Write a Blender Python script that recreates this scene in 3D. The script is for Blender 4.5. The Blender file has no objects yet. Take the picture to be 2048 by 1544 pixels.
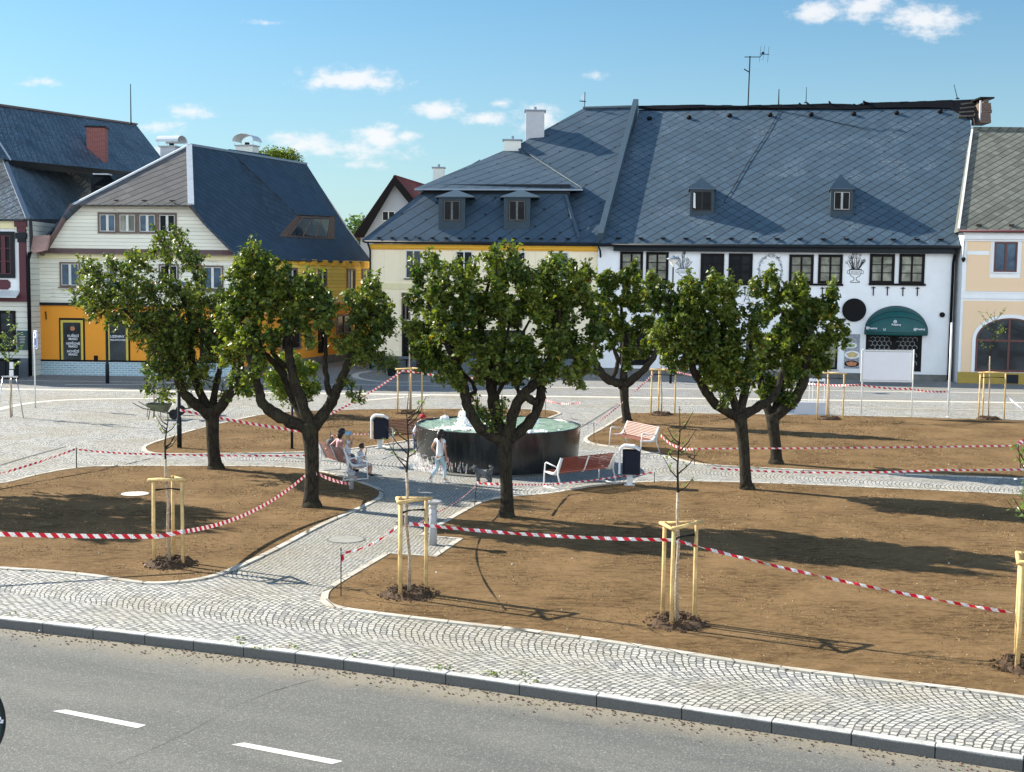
import bpy, bmesh, math, random
import numpy as np
from mathutils import Vector, Matrix, Euler
R = math.radians
rnd = random.Random(7)
sc = bpy.context.scene
COL = sc.collection
# ------------------------------------------------------------------ camera
CAMZ, F, PITCH, ROLL = 5.7, 2550.0, math.atan(212/2550.0), 0.012
cam_d = bpy.data.cameras.new('camera'); cam = bpy.data.objects.new('camera', cam_d); COL.objects.link(cam)
cam_d.sensor_width = 36; cam_d.lens = F/2048*36; cam_d.clip_end = 6000; cam_d.clip_start = 0.1
CR = Matrix.Rotation(math.pi/2-PITCH, 3, 'X') @ Matrix.Rotation(ROLL, 3, 'Z')
cam.location = (0, 0, CAMZ); cam.rotation_euler = CR.to_euler()
sc.camera = cam
CAMP = Vector((0, 0, CAMZ))
# ------------------------------------------------------------------ light
SUN_EL, SUN_AZ = R(31), math.atan2(-.897, .44)          # azimuth measured from +Y towards +X
SDIR = Vector((math.sin(SUN_AZ)*math.cos(SUN_EL), math.cos(SUN_AZ)*math.cos(SUN_EL), math.sin(SUN_EL)))
sd = bpy.data.lights.new('sun', 'SUN'); sd.energy = 5.0; sd.angle = R(.5); sd.color = (1, .93, .80)
so = bpy.data.objects.new('sun', sd); COL.objects.link(so); so.location = (-30, 20, 40)
so.rotation_euler = SDIR.to_track_quat('Z', 'Y').to_euler()
sc.view_settings.view_transform = 'Standard'; sc.view_settings.look = 'None'
sc.view_settings.exposure = 1.22; sc.view_settings.gamma = 1

def ray(px, py):
    return CR @ Vector(((px-1024)/F, -(py-772)/F, -1))
def G(px, py, z=0.0):                                   # the point of the ground (height z) seen there
    d = ray(px, py); t = (z-CAMZ)/d.z
    return CAMP + d*t
def at(px, py, Y):                                      # the point at depth Y
    d = ray(px, py); return CAMP + d*(Y/d.y)
def onp(px, py, P, N):                                  # the point on a plane
    d = ray(px, py); t = (P-CAMP).dot(N)/d.dot(N); return CAMP + d*t

# ------------------------------------------------------------------ node helper
class NT:
    def __init__(s, nt): s.nt = nt; s.nt.nodes.clear()
    def n(s, t, ins=None, **kw):
        nd = s.nt.nodes.new(t)
        for k, v in kw.items(): setattr(nd, k, v)
        for k, v in (ins or {}).items():
            if isinstance(v, bpy.types.NodeSocket): s.nt.links.new(v, nd.inputs[k])
            else: nd.inputs[k].default_value = v
        return nd
    def m(s, op, a, b=None, c=None, clamp=False):
        ins = {0: a}
        if b is not None: ins[1] = b
        if c is not None: ins[2] = c
        nd = s.n('ShaderNodeMath', ins, operation=op); nd.use_clamp = clamp
        return nd.outputs[0]
    def mix(s, f, a, b, blend='MIX'):
        nd = s.n('ShaderNodeMix', data_type='RGBA', blend_type=blend)
        for k, v in ((0, f), (6, a), (7, b)):
            if isinstance(v, bpy.types.NodeSocket): s.nt.links.new(v, nd.inputs[k])
            else: nd.inputs[k].default_value = v if k == 0 else (v[0], v[1], v[2], 1)
        return nd.outputs[2]
    def ramp(s, f, stops, interp='LINEAR'):
        nd = s.n('ShaderNodeValToRGB', {0: f}); cr = nd.color_ramp; cr.interpolation = interp
        while len(cr.elements) < len(stops): cr.elements.new(.5)
        for e, (p, c) in zip(cr.elements, stops):
            e.position = p; e.color = (c, c, c, 1) if not hasattr(c, '__len__') else (c[0], c[1], c[2], 1)
        return nd.outputs[0]
    def noise(s, vec, scale, detail=4, rough=.55, dist=0):
        return s.n('ShaderNodeTexNoise', {'Vector': vec, 'Scale': scale, 'Detail': detail, 'Roughness': rough, 'Distortion': dist}).outputs[0]
    def xyz(s, v):
        o = s.n('ShaderNodeSeparateXYZ', {0: v}).outputs; return o[0], o[1], o[2]
    def vec(s, x, y, z=0.0): return s.n('ShaderNodeCombineXYZ', {0: x, 1: y, 2: z}).outputs[0]
    def bump(s, h, strength=.4, dist=.02):
        return s.n('ShaderNodeBump', {'Height': h, 'Strength': strength, 'Distance': dist}).outputs[0]

# ------------------------------------------------------------------ world
w = bpy.data.worlds.new('World'); sc.world = w; w.use_nodes = True
T = NT(w.node_tree)
sky = T.n('ShaderNodeTexSky', sky_type='NISHITA'); sky.sun_disc = False
sky.sun_elevation = SUN_EL; sky.sun_rotation = SUN_AZ; sky.altitude = 300
sky.air_density = 1.25; sky.dust_density = .7; sky.ozone_density = 2.2
gv = T.n('ShaderNodeTexCoord').outputs['Generated']
gx, gy, gz = T.xyz(gv)
gya = T.m('MAXIMUM', gy, .02)
cu, cvv = T.m('DIVIDE', gx, gya), T.m('DIVIDE', gz, gya)
CL = [(705,160,118,26,1),(880,220,62,20,1),(970,237,52,16,.9),(755,275,62,30,1),(812,272,28,16,.9),(610,285,110,24,.75),(1075,238,52,34,.85),
      (1640,22,60,28,1),(1735,12,70,30,1),(1850,40,88,36,1),(80,162,48,12,.75),(385,225,48,17,.8),(320,252,60,14,.6),(540,46,48,7,.6),(1003,207,26,10,.7),
      (690,300,160,22,.6),(1180,150,40,8,.35),(735,330,60,10,.55),(300,300,90,16,.5)]
tot = None
for (px, py, rx, ry, k) in CL:
    d = ray(px, py); a, b = d.x/d.y, d.z/d.y
    q = T.m('POWER', T.m('MULTIPLY', T.m('SUBTRACT', cu, a), F/rx), 2)
    q = T.m('ADD', q, T.m('POWER', T.m('MULTIPLY', T.m('SUBTRACT', cvv, b), F/ry), 2))
    v = T.m('MULTIPLY', T.m('SUBTRACT', 1.15, T.m('SQRT', q)), k)
    tot = v if tot is None else T.m('MAXIMUM', tot, v)
n1 = T.noise(T.vec(T.m('MULTIPLY', cu, 55), T.m('MULTIPLY', cvv, 95), 3.0), 1.0, 7, .62)
den = T.m('ADD', tot, T.m('MULTIPLY', T.m('SUBTRACT', n1, .50), 2.4))
alpha = T.n('ShaderNodeMapRange', {0: den, 1: 0.0, 2: 1.0, 3: 0.0, 4: .85}, interpolation_type='SMOOTHSTEP').outputs[0]
alpha = T.m('MULTIPLY', alpha, T.m('GREATER_THAN', gy, .05))
# thin high haze near the horizon, a little more of it towards the sun's side
hz = T.m('MULTIPLY', T.m('POWER', T.m('SUBTRACT', 1.0, T.m('MINIMUM', T.m('MAXIMUM', T.m('MULTIPLY', gz, 3.6), 0.0), 1.0)), 1.6), .62)
skyc = T.mix(1.0, sky.outputs[0], (.60, .97, 1.17), 'MULTIPLY')
skyc = T.mix(hz, skyc, (6.0, 7.1, 7.7))
skyc = T.mix(alpha, skyc, (8.3, 8.3, 8.4))
# bright cloud banks added behind the viewer, out of view, to light the shaded facades
n2 = T.noise(gv, 3.2, 7, .6)
fill_cloud = T.n('ShaderNodeMapRange', {0: n2, 1: .33, 2: .47, 3: 0.0, 4: 1.0}, interpolation_type='SMOOTHSTEP').outputs[0]
el = T.n('ShaderNodeMapRange', {0: gz, 1: .65, 2: .38, 3: 0.0, 4: 1.0}, interpolation_type='SMOOTHSTEP').outputs[0]
rear = T.n('ShaderNodeMapRange', {0: gy, 1: -.05, 2: -.35, 3: 0.0, 4: 1.0}, interpolation_type='SMOOTHSTEP').outputs[0]
skyc = T.mix(T.m('MULTIPLY', T.m('MULTIPLY', fill_cloud, el), rear), skyc, (17.0, 19.6, 22.3))
bg = T.n('ShaderNodeBackground', {0: skyc, 1: .052})
T.n('ShaderNodeOutputWorld', {0: bg.outputs[0]})

# ------------------------------------------------------------------ materials
def pmat(name):
    m = bpy.data.materials.new(name); m.use_nodes = True
    t = NT(m.node_tree); b = t.n('ShaderNodeBsdfPrincipled')
    t.out = t.n('ShaderNodeOutputMaterial', {0: b.outputs[0]}); t.b = b
    return m, t
def setb(t, **kw):
    nm = {'col': 'Base Color', 'rough': 'Roughness', 'metal': 'Metallic', 'normal': 'Normal', 'spec': 'Specular IOR Level', 'alpha': 'Alpha', 'emit': 'Emission Color', 'es': 'Emission Strength', 'coat': 'Coat Weight'}
    for k, v in kw.items():
        i = t.b.inputs[nm[k]]
        if isinstance(v, bpy.types.NodeSocket): t.nt.links.new(v, i)
        else: i.default_value = (v[0], v[1], v[2], 1) if k in ('col', 'emit') else v
M = {}
def simple(name, c, rough=.7, var=.18, scale=3.0, bump=.15, metal=0, spec=.5, fine=40):
    """paint, metal, wood and so on: a base colour broken up by two sizes of noise"""
    m, t = pmat(name); tc = t.n('ShaderNodeTexCoord').outputs['Object']
    n = t.noise(tc, scale, 5); n2 = t.noise(tc, fine, 3)
    f = t.m('ADD', t.m('MULTIPLY', n, .7), t.m('MULTIPLY', n2, .3))
    lo = tuple(x*(1-var) for x in c); hi = tuple(min(1, x*(1+var)) for x in c)
    setb(t, col=t.mix(t.ramp(f, [(.3, 0), (.7, 1)]), lo, hi), rough=rough, metal=metal, spec=spec)
    if bump: setb(t, normal=t.bump(n2, bump, .01))
    M[name] = m; return m
for a in [('white_paint', (.72, .73, .74), .45, .05), ('wood_red', (.22, .055, .03), .5, .3), ('wood_slat', (.17, .040, .020), .35, .25),
          ('stake', (.56, .39, .17), .8, .42, 3.0, .6, 0, .3, 14), ('navy', (.012, .016, .03), .35, .1), ('steel', (.5, .5, .5), .3, .1), ('pale_steel', (.62, .63, .62), .4, .08),
          ('black', (.004, .004, .005), .6, .2), ('dark_metal', (.014, .018, .022), .5, .2), ('iron', (.05, .04, .035), .7, .3),
          ('frame_brown', (.14, .10, .08), .7, .3), ('frame_black', (.007, .005, .005), .6, .2), ('frame_white', (.62, .62, .58), .5, .1),
          ('frame_red', (.10, .025, .02), .5, .2), ('maroon', (.075, .010, .018), .6, .15), ('brown_trim', (.14, .085, .08), .6, .2),
          ('cream_trim', (.72, .64, .38), .7, .08), ('yellow_band', (.80, .42, .03), .7, .08), ('beige', (.70, .54, .36), .85, .06),
          ('plinth_grey', (.10, .12, .14), .85, .25), ('plinth_ochre', (.36, .25, .05), .85, .12), ('plinth_stone', (.13, .13, .12), .9, .35),
          ('board_white', (.74, .74, .78), .5, .03), ('plaster_grey', (.46, .46, .47), .9, .1), ('zinc', (.20, .24, .29), .4, .15), ('zinc_light', (.55, .58, .6), .35, .1),
          ('blue_sign', (.02, .05, .28), .4, .05), ('blue_door', (.25, .42, .65), .4, .08), ('panel_grey', (.50, .53, .58), .4, .05),
          ('green_canvas', (.004, .075, .075), .6, .15), ('sign_green', (.006, .04, .04), .3, .1), ('soil', (.065, .037, .019), 1, .5), ('concrete', (.26, .26, .235), .9, .2), ('old_wood', (.045, .04, .034), .9, .4),
          ('granite', (.40, .39, .37), .8, .2), ('granite_pale', (.56, .53, .46), .85, .12), ('pink_board', (.42, .26, .22), .8, .15), ('trim_blue', (.055, .085, .11), .45, .12), ('edge_fibre', (.2, .12, .06), 1, .3), ('yellow_frame', (.55, .42, .05), .5, .1),
          ('skin', (.46, .24, .16), .5, .06), ('hair_dark', (.012, .009, .008), .5, .3), ('hair_fair', (.45, .32, .17), .5, .2), ('tee_white', (.72, .72, .72), .9, .04),
          ('leggings', (.45, .56, .60), .9, .15), ('dormer_metal', (.035, .055, .072), .4, .15), ('cap_blue', (.22, .42, .62), .8, .08), ('cap_red', (.45, .01, .03), .8, .1), ('tee_grey', (.50, .53, .58), .9, .06),
          ('pink', (.55, .30, .32), .8, .1), ('red_shirt', (.22, .01, .02), .9, .1), ('backpack', (.14, .14, .16), .9, .3), ('shoe_white', (.75, .73, .68), .6, .05),
          ('steel_grey', (.34, .35, .36), .4, .1), ('fur', (.15, .155, .16), .9, .5), ('fur_pale', (.30, .28, .24), .9, .3), ('barrow', (.10, .11, .06), .6, .4), ('rubber', (.012, .012, .012), .8, .2), ('lamp_glass', (.75, .74, .68), .3, .04),
          ('denim', (.08, .10, .16), .9, .2), ('tile_red', (.16, .022, .015), .8, .35)]:
    simple(*a)
for nm in ('steel', 'pale_steel'): pass
M['steel'].node_tree.nodes['Principled BSDF'].inputs['Metallic'].default_value = 1
for nm in ('black', 'frame_black', 'backpack', 'navy', 'dormer_metal', 'dark_metal', 'iron'): M[nm].node_tree.nodes['Principled BSDF'].inputs['Specular IOR Level'].default_value = .15
M['zinc'].node_tree.nodes['Principled BSDF'].inputs['Metallic'].default_value = .3

def wallmat(name, c, dirt=.16, grain=.25, dirtc=(.35, .3, .22)):
    m, t = pmat(name); tc = t.n('ShaderNodeTexCoord').outputs['Object']
    x, y, z = t.xyz(tc)
    n = t.noise(tc, .6, 6, .6); nf = t.noise(tc, 22, 4)
    st = t.noise(t.vec(t.m('MULTIPLY', x, 3.0), t.m('MULTIPLY', y, 3.0), t.m('MULTIPLY', z, .35)), 1, 5, .6)
    col = t.mix(t.m('MULTIPLY', t.ramp(st, [(.5, 0), (.8, 1)]), dirt*2), c, tuple(a*b*1.2 for a, b in zip(c, (.8, .76, .68))))
    col = t.mix(t.m('MULTIPLY', t.ramp(n, [(.42, 0), (.7, 1)]), dirt), col, dirtc)
    low = t.m('MULTIPLY', t.m('SUBTRACT', 1.0, t.m('MULTIPLY', z, 1.1), clamp=True), t.ramp(nf, [(.3, .2), (.7, .7)]))
    col = t.mix(t.m('MULTIPLY', low, .5), col, tuple(a*.5 for a in c))
    setb(t, col=col, rough=.92, spec=.2, normal=t.bump(nf, grain, .01)); M[name] = m
wallmat('wall_white', (.80, .81, .82), .16)
wallmat('wall_cream', (.88, .77, .56), .12)
wallmat('wall_ochre', (.80, .32, .04), .10, dirtc=(.4, .15, .03))
wallmat('wall_beige', (.80, .58, .38), .05)
wallmat('wall_pale', (.72, .71, .64), .10)
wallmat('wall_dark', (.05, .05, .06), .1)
wallmat('wall_slate', (.40, .43, .47), .1)

def boards(name, c, h=.21, wear=.5, under=(.16, .13, .09)):
    m, t = pmat(name); tc = t.n('ShaderNodeTexCoord').outputs['Object']; x, y, z = t.xyz(tc)
    f = t.m('FRACT', t.m('DIVIDE', z, h)); gap = t.ramp(f, [(0, 1), (.035, .9), (.075, 0)])
    idx = t.m('FLOOR', t.m('DIVIDE', z, h))
    rn = t.n('ShaderNodeTexWhiteNoise', {'Vector': t.vec(idx, 3.3, 0.0)}, noise_dimensions='3D').outputs[0]
    a = t.m('ADD', x, y)
    pe = t.noise(t.vec(t.m('MULTIPLY', a, 1.7), t.m('MULTIPLY', z, 16)), 1, 7, .68)
    big = t.noise(tc, .55, 3)
    pm = t.ramp(t.m('ADD', pe, t.m('MULTIPLY', t.m('SUBTRACT', big, .5), .7)), [(.66, 0), (.71, wear)])
    col = t.mix(rn, tuple(v*.86 for v in c), c)
    col = t.mix(t.m('MULTIPLY', t.ramp(pe, [(.4, 0), (.65, 1)]), .25), col, tuple(v*.7 for v in c))
    col = t.mix(pm, col, under); col = t.mix(gap, col, tuple(v*.22 for v in c))
    setb(t, col=col, rough=.8, spec=.25, normal=t.bump(t.m('SUBTRACT', t.ramp(f, [(0, 0), (.08, 1), (1, .75)]), t.m('MULTIPLY', pe, .15)), .7, .03)); M[name] = m
boards('boards_cream', (.86, .83, .70)); boards('boards_yellow', (.95, .70, .14), .24, .2)
boards('boards_white', (.66, .66, .58), .3, .15)
def bricks(name, c1, c2, mortar, bw, bh, ms=.012, rough=.8, both=True):
    m, t = pmat(name); tc = t.n('ShaderNodeTexCoord').outputs['Object']; x, y, z = t.xyz(tc)
    v = t.vec(t.m('ADD', x, y) if both else x, z)
    b = t.n('ShaderNodeTexBrick', {'Vector': v, 'Color1': (*c1, 1), 'Color2': (*c2, 1), 'Mortar': (*mortar, 1), 'Scale': 1, 'Mortar Size': ms, 'Brick Width': bw, 'Row Height': bh, 'Bias': 0})
    n = t.noise(tc, 9, 5)
    setb(t, col=t.mix(t.m('MULTIPLY', n, .35), b.outputs[0], tuple(a*.5 for a in c1)), rough=rough, normal=t.bump(b.outputs[1], -.5, .01)); M[name] = m
bricks('brick_red', (.34, .05, .035), (.22, .03, .03), (.3, .25, .22), .26, .085)
bricks('brick_old', (.16, .06, .035), (.07, .03, .02), (.14, .12, .10), .28, .11, .03)
bricks('tile_blue', (.30, .46, .52), (.22, .36, .42), (.60, .66, .68), .33, .125, .02, .35)

def roofmat(name, c, cell=.62, lines=.05, dots=True, asym=.62, patch=(.3, .33, .36), wear=.35, rough=.42, ang=0, cell2=None, vary=.2, s1=1.0, wt=.48):
    """diamond sheets laid on the slope; uses the face's own metre coordinates"""
    m, t = pmat(name); uv = t.n('ShaderNodeUVMap', uv_map='uv').outputs[0]; u, v, _ = t.xyz(uv)
    cell2 = cell2 or cell
    ca, sa = math.cos(R(45+ang)), math.sin(R(45+ang)); cb, sb = math.cos(R(45-ang)), math.sin(R(45-ang))
    p = t.m('DIVIDE', t.m('SUBTRACT', t.m('MULTIPLY', v, ca), t.m('MULTIPLY', u, sa)), cell)
    q = t.m('DIVIDE', t.m('ADD', t.m('MULTIPLY', v, cb), t.m('MULTIPLY', u, sb)), cell2)
    fp, fq = t.m('FRACT', p), t.m('FRACT', q)
    ip, iq = t.m('FLOOR', p), t.m('FLOOR', q)
    rn = t.n('ShaderNodeTexWhiteNoise', {'Vector': t.vec(ip, iq, 1.7)}, noise_dimensions='3D').outputs[0]
    l1 = t.ramp(fp, [(0, s1), (lines, .85*s1), (lines*1.9, 0)])
    l2 = t.ramp(fq, [(0, asym), (lines*.7, asym*.7), (lines*1.5, 0)])
    ln = t.m('MAXIMUM', l1, l2)
    n = t.noise(uv, .35, 6, .65); nf = t.noise(uv, 6, 6, .7)
    col = t.mix(rn, tuple(a*(1-vary) for a in c), tuple(a*(1+vary) for a in c))
    wr = t.m('MULTIPLY', t.ramp(n, [(wt, 0), (wt+.2, 1)]), t.ramp(nf, [(.45, 0), (.68, wear)]))
    col = t.mix(wr, col, patch)
    col = t.mix(ln, col, tuple(a*.12 for a in c))  # sheet joints, with the shadow of the overlaps painted in
    h = t.m('SUBTRACT', t.m('ADD', t.m('MULTIPLY', fp, .5), t.m('MULTIPLY', fq, .3)), t.m('MULTIPLY', ln, .8))
    if dots:
        k = t.m('COMPARE', t.m('FLOORED_MODULO', t.m('ADD', ip, t.m('MULTIPLY', iq, 2.0)), 5.0), 0.0, .1)
        dd = t.m('MULTIPLY', k, t.m('LESS_THAN', t.m('ADD', t.m('POWER', t.m('SUBTRACT', fp, .16), 2), t.m('POWER', t.m('SUBTRACT', fq, .16), 2)), .012))
        col = t.mix(dd, col, (.01, .015, .02))
    setb(t, col=col, rough=t.m('ADD', rough, t.m('MULTIPLY', nf, .15)), spec=.5, normal=t.bump(h, .5, .03)); M[name] = m
roofmat('roof_blue', (.048, .083, .118), .58, .06, asym=.9, vary=.12, rough=.55, wear=.7, patch=(.30, .36, .42), wt=.52)
roofmat('roof_cream_house', (.044, .076, .110), .74, .05, asym=.4, wear=.25, vary=.06, rough=.5)
roofmat('roof_navy', (.030, .052, .078), .46, .09, dots=False, asym=1.0, wear=.05, rough=.55, ang=20, s1=.25)
roofmat('roof_front', (.095, .09, .088), .52, .07, dots=False, asym=.15, wear=.08, rough=.55)
roofmat('roof_old', (.040, .062, .085), .46, .085, dots=False, asym=.6, wear=1.0, wt=.36, patch=(.26, .33, .38), rough=.5, vary=.4)
roofmat('roof_right', (.12, .125, .105), .44, .08, dots=False, asym=.6, wear=.5, patch=(.25, .25, .22), rough=.85, vary=.25)
roofmat('roof_tiles', (.20, .028, .018), .3, .12, dots=False, rough=.7, wear=.2)
def glassmat(name, c=(.015, .02, .025), c2=(.05, .065, .075), rough=.12, sc_=1.3):
    m, t = pmat(name); tc = t.n('ShaderNodeTexCoord').outputs['Object']
    n = t.noise(tc, sc_, 3, .5, 1.0)
    setb(t, col=t.mix(t.ramp(n, [(.35, 0), (.75, 1)]), c, c2), rough=rough, spec=.35 if name != 'glass_black' else .1); M[name] = m
glassmat('glass'); glassmat('glass_curtain', (.10, .10, .07), (.34, .33, .26), .25); glassmat('glass_blue', (.01, .03, .06), (.06, .12, .18)); glassmat('glass_shop', (.010, .014, .018), (.05, .065, .07), .1, .8)
glassmat('glass_black', (.003, .004, .005), (.015, .018, .02), .2)
# ---- ground materials
KA, KB = G(0, 1240), G(2048, 1517)
KANG = math.atan2((KB-KA).y, (KB-KA).x)
def cobble(name, mode='fan', c1=(.54, .53, .50), c2=(.24, .25, .26), W=2.7, bw=.125, bh=.112, ctr=None, moss=.5):
    m, t = pmat(name); tc = t.n('ShaderNodeTexCoord').outputs['Object']
    wob = t.n('ShaderNodeTexNoise', {'Vector': tc, 'Scale': 4.5, 'Detail': 3.0}).outputs['Color']
    wob = t.n('ShaderNodeVectorMath', {0: wob, 1: (.5, .5, .5)}, operation='SUBTRACT').outputs[0]
    wob = t.n('ShaderNodeVectorMath', {0: wob, 3: .11}, operation='SCALE').outputs[0]
    pv = t.n('ShaderNodeVectorMath', {0: tc, 1: wob}, operation='ADD').outputs[0]
    if mode == 'fan':
        mp = t.n('ShaderNodeMapping', {'Vector': pv, 'Rotation': (0, 0, -KANG)}); k = Matrix.Rotation(-KANG, 3, 'Z') @ KA
        s, tt, _ = t.xyz(mp.outputs[0])
        x = t.m('SUBTRACT', t.m('FLOORED_MODULO', t.m('ADD', t.m('SUBTRACT', tt, k.y+.1), W*.5), W), W*.5)
        Rr = W/math.sqrt(2)*1.02
        b = t.m('ADD', s, t.m('SQRT', t.m('SUBTRACT', Rr*Rr, t.m('MULTIPLY', x, x))))
        a = t.m('MULTIPLY', t.m('ARCSINE', t.m('DIVIDE', x, Rr)), Rr)
        vec = t.vec(a, b)
    elif mode == 'ring':
        x, y, _ = t.xyz(pv); x = t.m('SUBTRACT', x, ctr[0]); y = t.m('SUBTRACT', y, ctr[1])
        vec = t.vec(t.m('MULTIPLY', t.m('ARCTAN2', y, x), 3.6), t.m('SQRT', t.m('ADD', t.m('MULTIPLY', x, x), t.m('MULTIPLY', y, y))))
    else:
        vec = t.n('ShaderNodeMapping', {'Vector': pv, 'Rotation': (0, 0, .6)}).outputs[0]
    b = t.n('ShaderNodeTexBrick', {'Vector': vec, 'Color1': (0, 0, 0, 1), 'Color2': (1, 1, 1, 1), 'Mortar': (0, 0, 0, 1), 'Scale': 1, 'Mortar Size': .014, 'Mortar Smooth': .35, 'Brick Width': bw, 'Row Height': bh, 'Bias': 0})
    b.squash = 1.0; r = b.outputs[0]; g = b.outputs[1]
    n = t.noise(tc, .28, 6, .65); nf = t.noise(tc, 30, 3, .6); nm = t.noise(tc, 1.3, 5, .65)
    col = t.mix(t.ramp(r, [(0, 0), (.18, .12), (.35, .75), (1, 1)]), c2, c1)
    col = t.mix(t.ramp(nf, [(.35, 0), (.75, .45)]), col, tuple(v*.62 for v in c1))
    col = t.mix(t.ramp(n, [(.38, .55), (.56, 0)]), col, (.34, .30, .22)); col = t.mix(t.ramp(n, [(.56, 0), (.72, .35)]), col, (.22, .23, .24))
    jc = t.mix(t.m('MULTIPLY', t.ramp(nm, [(.5, 0), (.68, 1)]), moss), (.085, .08, .07), (.10, .11, .035))
    jc = t.mix(t.ramp(nm, [(.3, .8), (.46, 0)]), jc, (.32, .30, .26))
    col = t.mix(g, col, jc)
    h = t.m('SUBTRACT', t.m('MULTIPLY', nf, .25), g)
    setb(t, col=col, rough=.8, spec=.3, normal=t.bump(h, .75, .02)); M[name] = m
cobble('cobble_fan'); FC = (-.41, 39.1)
cobble('cobble_ring', 'ring', ctr=FC, c1=(.44, .45, .45), c2=(.30, .31, .32)); cobble('cobble_path', 'row', c1=(.47, .46, .43), c2=(.32, .32, .31), bw=.10, bh=.10)
cobble('cobble_street', 'fan', c1=(.42, .43, .44), c2=(.30, .31, .33), W=1.5, bw=.10, bh=.10, moss=.1)
def ground_mats():
    m, t = pmat('asphalt'); tc = t.n('ShaderNodeTexCoord').outputs['Object']
    mp = t.n('ShaderNodeMapping', {'Vector': tc, 'Rotation': (0, 0, -KANG)}).outputs[0]; s, tt, _ = t.xyz(mp)
    k = Matrix.Rotation(-KANG, 3, 'Z') @ KA
    dk = t.m('SUBTRACT', k.y, tt)
    str_ = t.noise(t.vec(t.m('MULTIPLY', s, .16), t.m('MULTIPLY', tt, 1.1)), 1, 5, .6)
    n = t.noise(tc, 1.1, 6, .6); nf = t.noise(tc, 75, 2, .6); ng = t.n('ShaderNodeTexVoronoi', {'Vector': tc, 'Scale': 70.0}).outputs['Color']
    col = t.mix(t.ramp(str_, [(.3, 0), (.7, 1)]), (.100, .102, .096), (.168, .165, .148))
    col = t.mix(t.ramp(n, [(.35, .3), (.7, 0)]), col, (.10, .105, .105))
    sep = t.n('ShaderNodeSeparateColor', {0: ng}).outputs[0]
    col = t.mix(t.ramp(sep, [(.0, .55), (.35, 0)]), col, (.07, .07, .07)); col = t.mix(t.ramp(sep, [(.8, 0), (1, .45)]), col, (.42, .41, .38))
    dust = t.m('MULTIPLY', t.ramp(t.m('ADD', dk, t.m('MULTIPLY', t.m('SUBTRACT', n, .5), .9)), [(0, 1), (.25, .6), (.6, 0)]), .6)
    col = t.mix(dust, col, (.30, .26, .19))
    gr = t.m('MULTIPLY', t.ramp(t.noise(tc, 26, 3, .7), [(.62, 0), (.67, 1)]), t.ramp(dk, [(0, 1), (.25, .9), (.7, 0)]))
    col = t.mix(gr, col, (.05, .042, .03))
    setb(t, col=col, rough=.85, spec=.3, normal=t.bump(t.m('ADD', nf, sep), .5, .006)); M['asphalt'] = m
    # jute mulch mat over soil
    m, t = pmat('mulch'); tc = t.n('ShaderNodeTexCoord').outputs['Object']
    mp = t.n('ShaderNodeMapping', {'Vector': tc, 'Rotation': (0, 0, .35), 'Scale': (1, 3.2, 1)}).outputs[0]
    f1 = t.noise(mp, 9, 8, .72, .5); f2 = t.noise(tc, 60, 3, .7); n = t.noise(tc, .55, 5, .6); n3 = t.noise(mp, 2.2, 6, .7)
    col = t.mix(t.ramp(f1, [(.3, 0), (.68, 1)]), (.060, .036, .016), (.29, .182, .086))
    col = t.mix(t.ramp(n3, [(.36, .85), (.53, 0)]), col, (.046, .026, .011))
    col = t.mix(t.ramp(n, [(.4, 0), (.65, .5)]), col, (.31, .20, .10))
    col = t.mix(t.ramp(f2, [(.28, .8), (.44, 0)]), col, (.05, .028, .014)); col = t.mix(t.ramp(f2, [(.62, 0), (.75, .35)]), col, (.42, .30, .17))
    x, y, _ = t.xyz(t.n('ShaderNodeMapping', {'Vector': tc, 'Rotation': (0, 0, -1.05)}).outputs[0])
    seam = t.m('LESS_THAN', t.m('FRACT', t.m('DIVIDE', t.m('ADD', y, t.m('MULTIPLY', n, .5)), 2.0)), .008)
    seam = t.m('MULTIPLY', seam, t.ramp(n3, [(.55, 0), (.6, .8)]))
    col = t.mix(seam, col, (.035, .02, .01))
    setb(t, col=col, rough=1.0, spec=.1, normal=t.bump(t.m('ADD', f1, t.m('MULTIPLY', f2, .6)), .9, .03)); M['mulch'] = m
    # pale edging stones: separate blocks with tone differences, chips and joints
    m, t = pmat('edge_stone'); tc = t.n('ShaderNodeTexCoord').outputs['Object']
    vo = t.n('ShaderNodeTexVoronoi', {'Vector': tc, 'Scale': 1.35, 'Randomness': .75}); ed = t.n('ShaderNodeTexVoronoi', {'Vector': tc, 'Scale': 1.35, 'Randomness': .75}, feature='DISTANCE_TO_EDGE').outputs['Distance']
    vc = t.n('ShaderNodeSeparateColor', {0: vo.outputs['Color']}).outputs[0]; nf = t.noise(tc, 35, 4, .7); n = t.noise(tc, 3, 5, .65)
    col = t.mix(vc, (.42, .39, .33), (.62, .59, .52)); col = t.mix(t.ramp(nf, [(.4, 0), (.7, .5)]), col, (.3, .28, .24)); col = t.mix(t.ramp(n, [(.5, 0), (.66, .6)]), col, (.30, .23, .15))
    col = t.mix(t.ramp(ed, [(0, 1), (.010, .9), (.018, 0)]), col, (.08, .07, .05))
    setb(t, col=col, rough=.9, normal=t.bump(nf, .5, .01)); M['edge_stone'] = m
    m, t = pmat('fibre'); at_ = t.n('ShaderNodeAttribute', attribute_name='tint').outputs['Fac']
    setb(t, col=t.ramp(at_, [(0, (.03, .016, .008)), (.5, (.13, .075, .032)), (.85, (.42, .29, .15)), (1, (.5, .38, .22))]), rough=1, spec=.1); M['fibre'] = m
    # water
    m, t = pmat('water'); tc = t.n('ShaderNodeTexCoord').outputs['Object']
    n = t.noise(tc, 2.4, 5, .62, 1.2); nf = t.noise(tc, 7, 4, .6, .6)
    col = t.mix(t.ramp(n, [(.35, 0), (.62, 1)]), (.14, .27, .19), (.34, .46, .34))
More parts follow.
